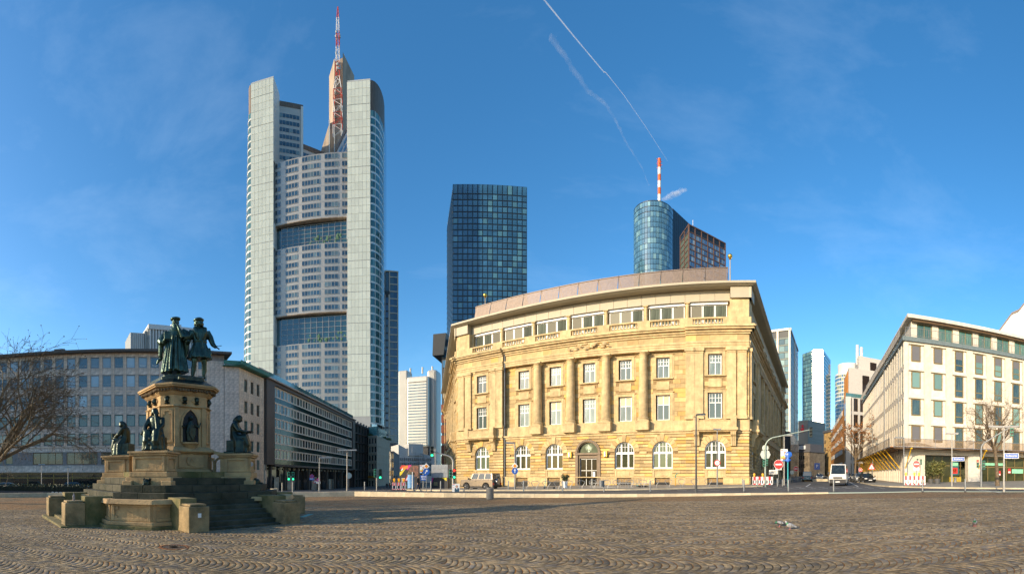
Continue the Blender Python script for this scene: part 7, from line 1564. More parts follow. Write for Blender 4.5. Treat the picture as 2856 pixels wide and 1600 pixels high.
# striped barriers with orange lamps
BWH = mat('barrier_white', (.74, .72, .70), .5, var=.06); BRD = mat('barrier_red', (.66, .02, .03), .4, var=.06); OLM = mat('orange_lamp', (.95, .40, .02), .3, emit=.15)
def barrier(x0, x1, yb, hm, n, lamps, label):
    p, d, rz = spot((x0 + x1) / 2, yb); W = (x1 - x0) / F * d; t = thing('barrier', label, 'barrier', p, rz, 'striped construction barriers')
    fr = MB().box(-W / 2, W / 2, -.03, .03, hm * .6, hm).box(-W / 2, W / 2, -.03, .03, .12, .12 + hm * .13)
    k = int(W / .28)
    for i in range(k + 1): x = -W / 2 + W * i / k; fr.box(max(-W / 2, x - .075), min(W / 2, x + .075), -.028, .028, .12, hm * .65)
    obj('frame', fr, BWH, t); 
    for i in range(n): x = -W / 2 + W * (i + .15) / n; obj('red_stripe', MB().box(x, x + W / n * .5, -.04, .04, hm * .6, hm * 1.005), BRD, t); obj('red_stripe', MB().box(x, x + W / n * .5, -.04, .04, .12, .13 + hm * .12), BRD, t)
    for s in (-1, 1): obj('foot', MB().box(s * W * .38 - .2, s * W * .38 + .2, -.4, .4, 0, .11), LD, t)
    for q in lamps:
        l = obj('warning_lamp', MB().box(q * W - .1, q * W + .1, -.08, .08, hm, hm + .18), mat('lamp_yellow', (.75, .42, .02), .5), t)
        b = MB().lathe([(0, -.07), (.14, -.06), (.14, .06), (0, .07)], 14); b.xf(Matrix.Translation((q * W, 0, hm + .3)) @ Matrix.Rotation(PI / 2, 4, 'X')); obj('lamp_glass', b, OLM, l)
barrier(2522, 2581, 1354.5, 1.15, 5, (-.42, -.02, .2), 'red and white barrier with three orange lamps by the cream corner building')
barrier(2099, 2155, 1353.5, 1.15, 4, (-.42, 0), 'red and white barrier with two orange lamps at the bank corner')
for k, x in enumerate((1094, 1107, 1120)): barrier(x, x + 10.5, 1368.4, .95, 2, (0,), ('leftmost', 'middle', 'rightmost')[k] + ' of three short red and white barriers before the hoarding')
# cycle hoops
HOOPS = [(1466, 1368.6), (1493, 1368.6), (1524, 1368.3), (1555.5, 1368), (1587, 1367.6), (1620.4, 1367), (1653.6, 1366.5), (1692, 1366), (1720, 1365), (1757.6, 1364), (1792.6, 1363), (1827.5, 1362.5), (1864.4, 1361.8), (1901.3, 1361), (1937, 1360.5), (1975, 1360)]
hp = None
HL = ['leftmost of the row, below the blue arrow sign', 'second from the left, clear of any post', 'third from the left, beside the standing scooter', 'fourth from the left, just left of the potted bush', 'fifth from the left, right of the potted bush', 'left of the two in front of the bank door', 'right of the two in front of the bank door', 'beside the hung litter bin', 'at the left end of the long low rack', 'at the right end of the long low rack', 'behind the lying scooter', 'left of the basement grille right of the lying scooter', 'left of the yellow standpipe', 'right of the yellow standpipe', 'just left of the tallest dark lamp', 'rightmost of the row, left of the speed limit sign']
for (xs, yb), lab in zip(HOOPS, HL):
    p, d, rz = spot(xs, yb); p.z += .12; lab = 'grey hoop cycle stand ' + lab
    if hp is None:
        hp = thing('cycle_stand', lab, 'cycle stand', p, rz, 'hoop cycle stands before the bank')
        obj('hoop', MB().tube([(-.11, 0, 0), (-.13, 0, .25), (-.38, 0, .62), (-.36, 0, .74), (-.2, 0, .82), (0, 0, .84), (.2, 0, .82), (.36, 0, .74), (.38, 0, .62), (.13, 0, .25), (.11, 0, 0)], .028, 6), LAMPGREY, hp, smooth=True)
        for s in (-1, 1): obj('base_plate', MB().cyl(s * .11, 0, 0, .02, .06, 8), LAMPGREY, hp)
        KIDS[hp.name] = list(hp.children)
    else: dup(hp, p, rz, lab)
# litter bins, planters, pump
p, d, rz = spot(1366.7, 1392, zp); t = thing('litter_bin', 'squat round steel litter bin on the cobbles in front of the kerb', 'litter bin', p, rz)
obj('drum', MB().lathe([(.27, 0), (.285, .03), (.285, .80), (.30, .83), (.30, .87), (.25, .88), (.24, .6)], 28), STEEL, t, smooth=True); obj('opening', MB().lathe([(.24, .78), (0, .78)], 20), BLACK, t)
p, d, rz = spot(1681, 1371.5); t = thing('litter_bin', 'grey litter bin hung on a post by the bank entrance', 'litter bin', p, rz); obj('post', MB().cyl(.1, .0, 0, 1.05, .05, 8), LAMPGREY, t); obj('bucket', MB().lathe([(.19, .45), (.23, 1.0), (.21, 1.0), (.18, .5)], 16, (-.12, 0)), LAMPGREY, t, smooth=True)
p, d, rz = spot(2664, 1347); t = thing('litter_bin', 'small round steel bin against the travertine pillar', 'litter bin', p, rz); obj('drum', MB().lathe([(.2, 0), (.2, .75), (.22, .8), (.2, .8), (.19, .5)], 16), STEEL, t, smooth=True)
p, d, rz = spot(810, 1372); t = thing('litter_bin', 'round concrete tub by the dark shopfronts', 'tub', p, rz)
for x in (765,): p, d, rz = spot(x, 1373); t.location = p; obj('tub', MB().lathe([(.42, 0), (.42, .4), (.36, .42), (.3, .3)], 20), CONC, t, smooth=True)
def leaves(mb, c, rad, n, sz, seed=0, shell=.5):
    rng = random.Random(seed)
    for _ in range(n):
        u = Vector((rng.gauss(0, 1), rng.gauss(0, 1), rng.gauss(0, 1))).normalized() * (rng.uniform(shell, 1) ** .6); q = Vector((c[0] + u.x * rad[0], c[1] + u.y * rad[1], c[2] + u.z * rad[2]))
        a = Vector((rng.gauss(0, 1), rng.gauss(0, 1), rng.gauss(0, .6))).normalized(); b = a.orthogonal().normalized(); b = Matrix.Rotation(rng.random() * 6.28, 3, a) @ b; s = sz * rng.uniform(.6, 1.4)
        mb.quad(q - a * s, q + b * s * .4, q + a * s, q - b * s * .4)
    return mb
def bush(xs, yb, label, rad, n, sz, m, pot, potm, seed=1, d=None, stem=.5, dz=0):
    p, dd, rz = spot(xs, yb); p.z += dz; t = thing('potted_bush', label, 'plant', p, rz); r, h = pot
    obj('pot', MB().lathe([(r * .75, 0), (r, h), (r * .9, h), (r * .85, h * .8)], 18), potm, t, smooth=True); obj('soil', MB().lathe([(r * .9, h * .85), (0, h * .87)], 14), mat('soil', (.06, .04, .025), .9), t)
    st = MB(); rng = random.Random(seed)
    for k in range(7): a = k * .9; st.tube([(0, 0, h * .8), (.25 * rad[0] * math.cos(a), .25 * rad[1] * math.sin(a), h + stem * .6), (.7 * rad[0] * math.cos(a), .7 * rad[1] * math.sin(a), h + stem + rad[2])], [.03, .02, .008], 5)
    obj('stem', st, mat('stem_bark', (.16, .11, .06), .9), t)
    lv = MB()
    for k in range(9): a = k * 2.4; q = .55 if k else 0; leaves(lv, (q * rad[0] * math.cos(a), q * rad[1] * math.sin(a), h + stem + rad[2] * (.75 + .55 * math.sin(k * 1.7))), tuple(v * .58 for v in rad), n // 9, sz, seed * 20 + k, .1)
    obj('foliage', lv, m, t, kind='stuff')
OLV = mat('olive_leaf', (.24, .22, .06), .6, var=.4, ns=3, rnd=.4, rcol=(.10, .12, .03), thr=(.4, .8)); DGL = mat('dark_leaf', (.05, .075, .025), .6, var=.4, ns=3, rnd=.5)
GPOT = mat('grey_pot', (.09, .09, .09), .6)
bush(2614, 1351.5, 'big yellow green bush in a grey pot before the glass shopfront', (1.05, .9, 1.0), 1600, .13, OLV, (.42, .75), GPOT, 3); bush(2596, 1350.5, 'darker bush in a grey pot just left of the big yellow green one', (.8, .8, .95), 1200, .13, mat('mid_leaf', (.11, .13, .04), .6, var=.4, rnd=.4), (.40, .7), GPOT, 4)
bush(1577, 1363, 'small round bush in a white pot left of the bank entrance', (.5, .5, .42), 500, .09, DGL, (.28, .75), WHITE, 6, stem=.05, dz=.12)
p, d, rz = spot(1884, 1357); t = thing('standpipe', 'yellow standpipe with a green bent top against the bank plinth', 'standpipe', p, rz); obj('pipe', MB().tube([(0, 0, 0), (0, 0, 1.1)], .06, 8), mat('pipe_yellow', (.55, .30, .03), .5), t); obj('spout', MB().tube([(0, 0, 1.1), (0, 0, 1.4), (.15, 0, 1.6), (.3, 0, 1.65)], .06, 8), SGN, t)
# bicycle railing below a bank window
p, d, rz = spot(1727, 1361); t = thing('cycle_rack', 'long low rack of thin steel bars under the bank window right of the entrance', 'cycle rack', p, FRONT.a)
obj('rail', MB().box(-3.6, 3.6, -.03, .03, .55, .6), LAMPGREY, t); obj('rail', MB().box(-3.6, 3.6, -.03, .03, .1, .15), LAMPGREY, t)
for i in range(24): x = -3.5 + i * .304; obj('bar', MB().tube([(x, 0, .1), (x, -.05, 1.0 + (i % 2) * .12), (x + .1, .05, 1.0)], .02, 4), LAMPGREY, t)
# scooters
def scooter(p, rz, label, lie=False):
    t = thing('electric_scooter', label, 'scooter', p, rz); K = SK; TQ = mat('turquoise', (.03, .45, .42), .4); M = Matrix.Rotation(R(80), 4, 'X') if lie else Matrix.Identity(4)
    def pt(n, mb, m): mb.xf(M); o = obj(n, mb, m, t); o.location = (0, 0, .1 if lie else 0); return o
    pt('deck', MB().box(-.45, .38, -.08, .08, .1, .16), K); pt('stem', MB().tube([(.45, 0, .12), (.36, 0, 1.1)], .03, 8), TQ); pt('handlebar', MB().tube([(.36, -.25, 1.1), (.36, .25, 1.1)], .022, 6), K); pt('mudguard', MB().box(.3, .5, -.05, .05, .22, .25), K)
    for x in (-.5, .48): w = MB().lathe([(.05, -.03), (.12, -.03), (.12, .03), (.05, .03)], 18); w.xf(Matrix.Translation((x, 0, .12)) @ Matrix.Rotation(PI / 2, 4, 'X')); pt('wheel', w, K)
p, d, rz = spot(1532, 1366.5); p.z += .12; scooter(p, rz + PI, 'black electric scooter standing by the hoop stands left of the entrance')
p, d, rz = spot(1793, 1362.6); p.z += .12; scooter(p, rz + PI + .3, 'turquoise and black electric scooter lying on the pavement before the bank', True)
# posters with portraits
SKIN = mat('printed_skin', (.62, .36, .26), .6); HAIR = mat('printed_hair', (.07, .045, .03), .6); JKT = mat('printed_jacket', (.03, .08, .13), .6)
def portrait(t, w_, h, z, y, hair, accent, full=False):
    f = lambda pts, m, k, n='print': obj(n, MB().slab([(a * w_, z + b * h) for a, b in pts], y - .004 * k - .003, y - .004 * k), m, t)
    f([(-.5, 0), (.5, 0), (.5, 1), (-.5, 1)], SW, 0, 'board'); cx = .12
    f([(cx - .3, .0), (cx + .34, 0), (cx + .32, .42), (cx + .1, .5), (cx - .1, .5), (cx - .28, .42)], JKT, 1, 'portrait'); f([(cx - .04, .3), (cx + .04, .3), (cx + .09, .5), (cx - .09, .5)], SW, 2, 'portrait')
    f(shift([(a * .17, b * .16) for a, b in disc(1, 18)], cx, .66), hair, 2, 'portrait'); f(shift([(a * .13, b * .14) for a, b in disc(1, 18)], cx, .62), SKIN, 3, 'portrait')
    f([(-.46, .88), (-.1, .88), (-.1, .94), (-.46, .94)], C_('red'), 1); f([(-.46, .78), (-.2, .78), (-.2, .82), (-.46, .82)], C_('blue'), 1)
    if accent: f([(-.45, .3), (.05, .3), (.05, .4), (-.45, .4)], C_('yellow'), 4); f([(-.45, .16), (.15, .16), (.15, .28), (-.45, .28)], C_('orange'), 4); f([(-.5, .0), (.5, .0), (.5, .06), (-.5, .06)], C_('blue'), 4)
    else: f([(-.46, .5), (-.22, .5), (-.22, .55), (-.46, .55)], C_('pink'), 1)
_, p, d, rz, h = LT_; t = thing('poster', 'portrait poster of a dark haired person tied to the pale lamp post', 'poster', p, rz); portrait(t, .92, 1.55, rise(1285, d, p), -.12, HAIR, True)
p, d, rz = spot(1179, 1367); t = thing('poster', 'portrait poster with orange and yellow bars fixed high beside the hoarding', 'poster', p, rz); obj('post', MB().cyl(0, .06, 0, rise(1297, d, p), .04, 8), LGY, t); portrait(t, .7, 1.0, rise(1319, d, p), -.05, mat('printed_grey_hair', (.2, .17, .15)), True)
p, d, rz = spot(1271.5, 1371.5); t = thing('poster_stand', 'standing poster board of a person in a dark jacket beside the silver car', 'poster', p, rz); portrait(t, .68, .74, .02, -.05, HAIR, False); obj('back_leg', MB().box(-.3, .3, .0, .05, 0, .7), LGY, t)
# advertising column
p, d, rz = spot(1146, 1366); t = thing('advertising_column', 'round advertising column with sky blue posters before the hoarding', 'advertising column', p, rz); h = rise(1316, d, p)
obj('base', MB().lathe([(.5, 0), (.5, .2), (.46, .25)], 20), LD, t); obj('drum', MB().lathe([(.44, .25), (.44, h - .3)], 24), mat('column_posters', (.06, .25, .60), .5, ns=2, var=.6, col2=(.25, .40, .50), stretch=(1, 1, 2)), t, smooth=True); obj('roof', MB().lathe([(.55, h - .3), (.56, h - .2), (.3, h), (0, h + .05)], 20), mat('column_roof', (.12, .10, .05), .6), t); obj('post', MB().cyl(.2, -.5, 0, h, .06, 8), WHITE, t)
# wrapped blue sign on a turquoise pole
p, d, rz = spot(2197.5, 1358); t = thing('wrapped_sign', 'sign wrapped in blue plastic on a turquoise pole at the side street', 'sign', p, rz); h = rise(1280, d, p)
obj('pole', MB().cyl(0, 0, 0, h, .07, 8), mat('turquoise_pole', (.03, .36, .38), .5), t); mb = MB(); rng = random.Random(3)
mb.loft([(0, 0, h - .35, .10, .08, .1, 5, 0), (0, 0, h - .1, .34, .12, .12, 5, 1), (.02, 0, h + .1, .12, .1, .1, 5, 2), (.05, 0, h + .4, .38, .12, .14, 5, 3), (.08, 0, h + .75, .34, .1, .12, 5, 4), (.08, 0, h + .85, .1, .05, 0, 5, 4)], 18); obj('wrapping', mb, mat('blue_plastic', (.02, .12, .50), .35, var=.3, ns=5), t, smooth=True)
# ramp railing in the side street
p, d, rz = spot(2258, 1345); t = thing('railing', 'grey steel railing round the ramp in the middle of the side street', 'railing', p, rz); a = -rz
for x0, y0, x1, y1 in ((-3.4, -3, -1.8, 10), (-3.4, -3, -3.2, -2.9), (-1.8, 10, 3.4, 10.5), (3.4, 10.5, 3.8, 2)):
    n = max(1, int(math.hypot(x1 - x0, y1 - y0) / 1.3))
    obj('rail', MB().tube([(x0, y0, 1.0), (x1, y1, 1.0)], .035, 5), LGY, t); obj('rail', MB().tube([(x0, y0, .5), (x1, y1, .5)], .025, 5), LGY, t)
    for i in range(n + 1): x, y = x0 + (x1 - x0) * i / n, y0 + (y1 - y0) * i / n; obj('rail_post', MB().cyl(x, y, -.1, 1.0, .03, 6), LGY, t)
obj('ramp_wall', MB().box(-1.6, 3.6, 9.2, 9.5, -.3, .55), CONC, t)
# white chalk line and a turquoise mark on the cobbles
def plaza_stripe(name, pts, wd, m):
    mb = MB()
    for (x0, y0), (x1, y1) in zip(pts, pts[1:]):
        d = Vector((x1 - x0, y1 - y0)).normalized(); nx, ny = -d.y * wd / 2, d.x * wd / 2; mb.quad(*[(x, y, zp(x, y) + .008) for x, y in ((x0 - nx, y0 - ny), (x1 - nx, y1 - ny), (x1 + nx, y1 + ny), (x0 + nx, y0 + ny))])
    obj(name, mb, m, kind='structure')
plaza_stripe('paving_marking', [ground_at(x, y, zp)[:2] for x, y in ((930, 1406), (1010, 1408.5), (1100, 1412), (1180, 1416), (1265, 1419.5))], .09, mat('worn_paint', (.42, .37, .29), .8))
plaza_stripe('paving_marking', [ground_at(x, y, zp)[:2] for x, y in ((842, 1442), (868, 1433))], .28, mat('turquoise_chalk', (.20, .42, .36), .8))
pb_ = Vector(onmon(0, 0, 0)); bt_ = Matrix.Rotation(TH - PI / 2, 3, 'Z') @ Vector((2.05, -5.4, 1.0)); 
o = obj('bottle', MB().lathe([(.05, 0), (.05, .16), (.018, .23), (.018, .29)], 12), mat('bottle_glass', (.25, .22, .22), .15), None, None, (PX + bt_.x, PY + bt_.y, GZ + bt_.z)); tag(o, 'small bottle left standing on the left corner block of the monument', 'bottle')
o = obj('sticker', MB().box(-.06, .06, -.44, -.425, -.06, .08), SW, mon); bb_ = Matrix.Identity(3) @ Vector((-2.2, -5.93, .62)); o.location = (-2.02, -5.385, .62)
# ------------------------------------------------------------------ vehicles
TYRE = mat('tyre_rubber', (.018, .018, .018), .8); RIM = mat('alloy', (.35, .35, .36), .3, .8); CGL = glass('car_glass', (.02, .028, .028), .05, ior=1.7, rnd=.1); TRIM = mat('black_trim', (.02, .02, .021), .6)
HLMP = mat('headlamp', (.65, .65, .62), .1); TLMP = mat('tail_lamp', (.45, .01, .015), .25); NPL = mat('number_plate', (.72, .72, .70), .5)
def wheelmesh(r, w):
    M = Matrix.Rotation(PI / 2, 4, 'X'); a = MB().lathe([(r * .62, -w / 2), (r * .95, -w / 2), (r, -w / 2 + .03), (r, w / 2 - .03), (r * .95, w / 2), (r * .62, w / 2)], 24).xf(M); b = MB().lathe([(0, w * .36), (r * .2, w * .4), (r * .6, w * .32), (r * .64, w / 2), (r * .64, -w / 2), (r * .6, -w * .32), (r * .2, -w * .4), (0, -w * .36)], 20).xf(M)
    for k in range(5): q = k * 2 * PI / 5; b.tube([(r * .12 * math.cos(q), -w * .46, r * .12 * math.sin(q)), (r * .6 * math.cos(q), -w * .44, r * .6 * math.sin(q))], [.05, .035], 5).tube([(r * .12 * math.cos(q), w * .46, r * .12 * math.sin(q)), (r * .6 * math.cos(q), w * .44, r * .6 * math.sin(q))], [.05, .035], 5)
    return a, b
def vehicle(name, label, cat, loc, rz, paint, L, W, wb, wr, low, gh, zb, lower=None, spare=False, plate_f=True, group=None, roofrack=False):
    """low: side outline of the body above the sills (x, z from nose to tail); gh: (x front base, x front top, x rear top, x rear base, roof z)"""
    t = thing(name, label, cat, loc, rz, group); sill = .32
    def arch(c): return [(c + (wr + .06) * math.cos(a), wr + (wr + .06) * math.sin(a)) for a in [PI * k / 8 for k in range(9)] if wr + (wr + .06) * math.sin(a) >= sill - .001]
    xf, xr = wb / 2 + low['off'], -wb / 2 + low['off']
    up = low['pts']; bot = [(up[-1][0] + .02, sill)] + arch(xr)[::-1] + arch(xf)[::-1] + [(up[0][0] - .02, sill)]
    o = obj('body', MB().slab((up + bot), -W / 2, W / 2), paint, t, bev=.06)
    x0, x1, x2, x3, zr = gh; i = W * .5 - .05; j = W * .5 - (.26 if zr < 1.6 else .14)
    cab = MB().add([(x0, -i, zb), (x0, i, zb), (x3, i, zb), (x3, -i, zb), (x1, -j, zr), (x1, j, zr), (x2, j, zr), (x2, -j, zr)], [(0, 1, 2, 3), (7, 6, 5, 4), (1, 0, 4, 5), (3, 2, 6, 7), (0, 3, 7, 4), (2, 1, 5, 6)])
    obj('cabin', cab, paint, t, bev=.05)
    def on(a, b, c, d, s0, s1, t0, t1, e):
        f = lambda s, q: Vector(a) * (1 - s) * (1 - q) + Vector(b) * s * (1 - q) + Vector(c) * s * q + Vector(d) * (1 - s) * q
        n = (Vector(b) - Vector(a)).cross(Vector(d) - Vector(a)).normalized() * e
        p = [f(s0, t0), f(s1, t0), f(s1, t1), f(s0, t1)]; return MB().add([v + n for v in p] + [v - n * 3 for v in p], [(0, 1, 2, 3), (4, 5, 1, 0), (5, 6, 2, 1), (6, 7, 3, 2), (7, 4, 0, 3)])
    V = cab.v
    obj('windscreen', on(V[1], V[0], V[4], V[5], .06, .94, .08, .92, -.012), CGL, t); obj('rear_window', on(V[3], V[2], V[6], V[7], .08, .92, .1, .88, -.012), CGL, t)
    for side, (a, b, c, d) in ((-1, (V[0], V[3], V[7], V[4])), (1, (V[2], V[1], V[5], V[6]))):
        n = low.get('wins', 2); sp = [.06 + k * .88 / n for k in range(n + 1)]
        for k in range(n):
            m = on(b, a, d, c, sp[k] + .015, sp[k + 1] - .015, .1, .9, .012) if side < 0 else on(b, a, d, c, sp[k] + .015, sp[k + 1] - .015, .1, .9, .012)
            m.f = [f[::-1] for f in m.f] if False else m.f
            obj('side_window', m, CGL, t)
    a_, b_ = wheelmesh(wr, .22)
    ma, mb_ = a_.mesh('tyre', TYRE, True), b_.mesh('rim', RIM)
    for x in (xf, xr):
        for y in (-W / 2 + .1, W / 2 - .1):
            w_ = bpy.data.objects.new('wheel', ma); COL.objects.link(w_); w_.parent = t; w_.location = (x, y, wr); r_ = bpy.data.objects.new('rim', mb_); COL.objects.link(r_); r_.parent = w_
    nx, tx = up[0][0], up[-1][0]; hz = low.get('hz', zb - .22); tz = low.get('tz', zb - .2)
    for s in (-1, 1):
        obj('headlight', MB().box(nx - .12, nx + .03, s * W * .36 - .2, s * W * .36 + .2, hz - .09, hz + .09), HLMP, t, bev=.03); obj('tail_light', MB().box(tx - .03, tx + .1, s * W * .41 - .12, s * W * .41 + .12, tz - .14, tz + .14), TLMP, t, bev=.02)
        obj('mirror', MB().box(x0 - .1, x0 + .08, s * (W / 2 + .12) - .1, s * (W / 2 + .12) + .1, zb + .02, zb + .2 + (.15 if zr > 2.2 else 0)), TRIM, t, bev=.03)
        obj('door_handle', MB().box(.0, .2, s * W / 2 - .02, s * W / 2 + .03, zb - .18, zb - .14), TRIM, t)
        obj('sill', MB().box(xr + wr + .1, xf - wr - .1, s * (W / 2 - .04) - .04, s * (W / 2 - .04) + .04, .24, .42), TRIM, t)
    obj('bumper', MB().box(nx - .15, nx + .08, -W * .48, W * .48, .30, .30 + (lower or .24)), TRIM if lower else paint, t, bev=.05); obj('bumper', MB().box(tx - .08, tx + .15, -W * .48, W * .48, .34, .6), TRIM if lower else paint, t, bev=.05)
    obj('grille', MB().box(nx - .05, nx + .05, -W * .26, W * .26, hz - .12, hz + .08), TRIM, t, bev=.02)
    obj('number_plate', MB().box(nx + .08, nx + .10, -.26, .26, .42, .54), NPL, t); obj('number_plate', MB().box(tx - .11, tx - .09, -.26, .26, .62, .74), NPL, t)
    if spare:
        m = MB().lathe([(0, -.16), (.3, -.15), (.36, -.1), (.37, .1), (0, .1)], 24); m.xf(Matrix.Translation((tx - .1, .1, .98)) @ Matrix.Rotation(PI / 2, 4, 'Y')); obj('spare_wheel', m, RIM, t, smooth=True)
    return t
def put(xs, d): x, y = B(xs, d); return Vector((x, y, zg(x, y)))
SILV = mat('champagne_silver_paint', (.24, .20, .155), .28, .55, var=.03)
FD = math.atan2(-FRONT.dx.y, -FRONT.dx.x)
vehicle('offroad_car', 'boxy silver off-road car with a spare wheel, parked before the left end of the bank', 'car', put(1341, 50.5), FD, SILV, 4.6, 1.85, 2.75, .40,
        {'off': .05, 'pts': [(2.3, .55), (2.3, 1.05), (2.22, 1.14), (.95, 1.2), (-2.25, 1.2), (-2.28, .5)], 'wins': 3, 'hz': .95, 'tz': .72}, (1.0, .62, -2.15, -2.26, 1.95), 1.18, .3, True)
WHP = mat('white_van_paint', (.72, .69, .62), .35, var=.03); SDA = math.atan2(-SD[1], -SD[0])
vehicle('van', 'white panel van with dark lower bumpers driving out of the side street', 'van', put(2340.5, 54.5), math.atan2(-put(2340.5, 54.5).y, -put(2340.5, 54.5).x) - .06, WHP, 5.9, 2.06, 3.4, .37,
        {'off': .1, 'pts': [(2.95, .5), (2.93, 1.0), (2.75, 1.22), (2.1, 1.36), (-2.95, 1.36), (-2.95, .45)], 'wins': 2, 'hz': .98, 'tz': 1.1}, (2.3, 1.5, -2.92, -2.95, 2.62), 1.3, .5)
def small_car(xs, d, ang, paint, label, est=False, group=None):
    return vehicle('parked_car', label, 'car', put(xs, d), ang, paint, 4.4, 1.8, 2.6, .32, {'off': .05, 'pts': [(2.2, .5), (2.18, .72), (2.0, .82), (1.0, .95), (-1.9, .98), (-2.2, .9), (-2.2, .45)], 'wins': 2, 'hz': .70, 'tz': .84}, (1.05, .25, -1.5 if est else -1.1, -2.1 if est else -1.95, 1.48), .95, group=group)
PK = {k: mat('paint_' + k, c, .2, .35, var=.03) for k, c in (('black', (.015, .016, .018)), ('silver', (.32, .34, .36)), ('dark', (.035, .04, .05)), ('blue', (.03, .07, .16)), ('white', (.6, .6, .6)))}
gp = 'cars parked down the side street'
small_car(2417.5, 66, SDA + .12, PK['black'], 'black saloon, nearest of the parked cars beside the cream building', group=gp); small_car(2397, 73.5, SDA + .05, PK['silver'], 'silver estate parked just behind the black saloon', True, gp); small_car(2385, 81, SDA, PK['dark'], 'dark grey car parked behind the silver estate', group=gp); small_car(2375.5, 90, SDA, PK['blue'], 'blue car, last of the parked row beside the white van', True, gp)
vehicle('pickup_van', 'dark blue boxy van seen from behind in the side street', 'van', put(2252, 84), SDA + PI, mat('paint_teal_blue', (.02, .08, .13), .25, .3), 4.6, 1.85, 2.8, .34, {'off': 0, 'pts': [(2.3, .5), (2.25, .9), (1.4, 1.0), (-2.3, 1.02), (-2.3, .42)], 'wins': 3, 'hz': .78, 'tz': .75}, (1.3, .8, -2.2, -2.28, 1.9), 1.0)
small_car(2286, 108, SDA, PK['white'], 'pale car coming up the far end of the side street')
P1 = lambda u, o: Vector((*f1.w(u, -o)[:2], 0))
for u, o, k, lab in ((U0 - 20.5, 9.5, 'silver', 'grey car half hidden by the hedge at the far left'), (U0 - 9.5, 9.0, 'dark', 'dark car half hidden by the hedge left of the boarded door')):
    t = small_car(100, 60, f1.a, PK[k], lab, True); q = P1(u, o); t.location = (q.x, q.y, zg(q.x, q.y) + .15)
# ------------------------------------------------------------------ trees
def tree(name, label, loc, h, r0, seed, bm, first=.3, levels=5, spread=.75, twig=.012, lean=(0, 0), kids=(4, 3, 3, 3, 3), lenf=.62, lv=None, droop=.0, nb=6, wid=1.0):
    rng = random.Random(seed); t = thing(name, label, 'tree', loc); trunk, limb, tw, lf = MB(), MB(), MB(), MB()
    def grow(p, d, L, r, k):
        n = 4; pts = [p]; q = Vector(p); dd = Vector(d)
        for i in range(n):
            dd = (dd + Vector((rng.uniform(-.22, .22), rng.uniform(-.22, .22), rng.uniform(-.12, .16) - droop * k * .05))).normalized(); q = q + dd * L / n; pts.append(Vector(q))
        e = r * (.62 if k else .8); rs = [r + (e - r) * i / n for i in range(n + 1)]
        (limb if k < 2 else tw).tube(pts, rs, 8 if k < 2 else 5 if k < 3 else 3, False)
        if k >= levels:
            if lv and rng.random() < lv[1]: s = lv[0] * rng.uniform(.6, 1.3); a = Vector((rng.gauss(0, 1), rng.gauss(0, 1), rng.gauss(0, 1))).normalized(); b = a.orthogonal(); c = pts[-1]; lf.quad(c - a * s, c + b * s * .6, c + a * s, c - b * s * .6)
            return
        for i in range(kids[min(k, len(kids) - 1)]):
            s = rng.uniform(.35, 1.0) if i else 1.0; j = min(n - 1, int(s * n)); b = pts[j] + (pts[j + 1] - pts[j]) * min(1, s * n - j)
            ax = dd.orthogonal().normalized(); ax = Matrix.Rotation(rng.random() * 6.283, 3, dd) @ ax; nd = (dd + ax * rng.uniform(.45, 1.1) * spread); nd.x *= wid; nd.y *= wid
            grow(b, nd.normalized(), L * rng.uniform(.75, 1.1) * lenf * (1.12 if i == 0 else 1), max(twig * .5, e * rng.uniform(.55, .8)), k + 1)
    ft = h * first; pts = [Vector((lean[0] * s * s, lean[1] * s * s, ft * s)) for s in (0, .15, .4, .7, 1)]
    trunk.tube(pts, [r0 * 1.35, r0 * 1.08, r0, r0 * .93, r0 * .9], 12); d0 = Vector((lean[0], lean[1], ft)).normalized()
    for i in range(nb):
        a = 2 * PI * (i + rng.uniform(-.25, .25)) / nb; tilt = rng.uniform(.35, .85) * spread * 1.25; nd = (d0 + Vector((math.cos(a), math.sin(a), 0)) * tilt * wid).normalized()
        grow(pts[-1] - d0 * rng.uniform(0, ft * .18), nd, h * (1 - first) * rng.uniform(.40, .52), r0 * rng.uniform(.42, .62), 1)
    obj('trunk', trunk, bm, t, smooth=True); obj('branches', limb, bm, t, smooth=True); obj('twigs', tw, bm, t, kind='stuff')
    if lf.v: obj('leaves', lf, lv[2], t, kind='stuff')
    return t
BARK = mat('plane_bark', (.17, .13, .075), .85, var=.4, ns=3, bump=.3, bs=14); BARK2 = mat('brown_bark', (.16, .115, .07), .9, var=.3, ns=5, bump=.3, bs=20)
SEED = mat('brown_seed_balls', (.15, .075, .03), .8, var=.4, ns=4, rnd=.4); BLF = mat('dry_brown_leaf', (.34, .13, .025), .8, var=.4, ns=2, rnd=.5)
p = B(-42, 37); tree('plane_tree', 'large bare plane tree with dry seed balls reaching in from the left edge', (*p, zp(*p)), 14.6, .32, 21, BARK, .24, 5, .95, .022, (1.2, .6), (6, 5, 5, 4, 4), .64, (.055, .8, SEED), .25, 10, 1.15)
p, d, rz = spot(2782, 1357.5); tree('street_tree', 'slender bare street tree before the glass shopfront on the right', p, rise(1075, d, p) * 1.0, .20, 5, BARK2, .40, 5, .85, .02, (-.3, .2), (5, 4, 4, 4, 3), .62, (.05, .3, SEED), .1, 9)
p = B(2385, 92); tree('street_tree', 'tree with rusty brown leaves in the side street before the orange office', (*p, zg(*p)), Zy(1150, 92) - zg(*p), .22, 9, BARK2, .36, 5, .85, .03, (.3, 0), (4, 4, 3, 3, 3), .62, (.22, .9, BLF), .1, 8)
p = B(2238, 178); tree('street_tree', 'small bare brown tree before the old dark house far down the side street', (*p, zg(*p)), 11, .2, 12, BARK2, .25, 4, .8, .03, (0, 0), (4, 3, 3, 3), .6, (.14, .5, SEED), .1, 7)
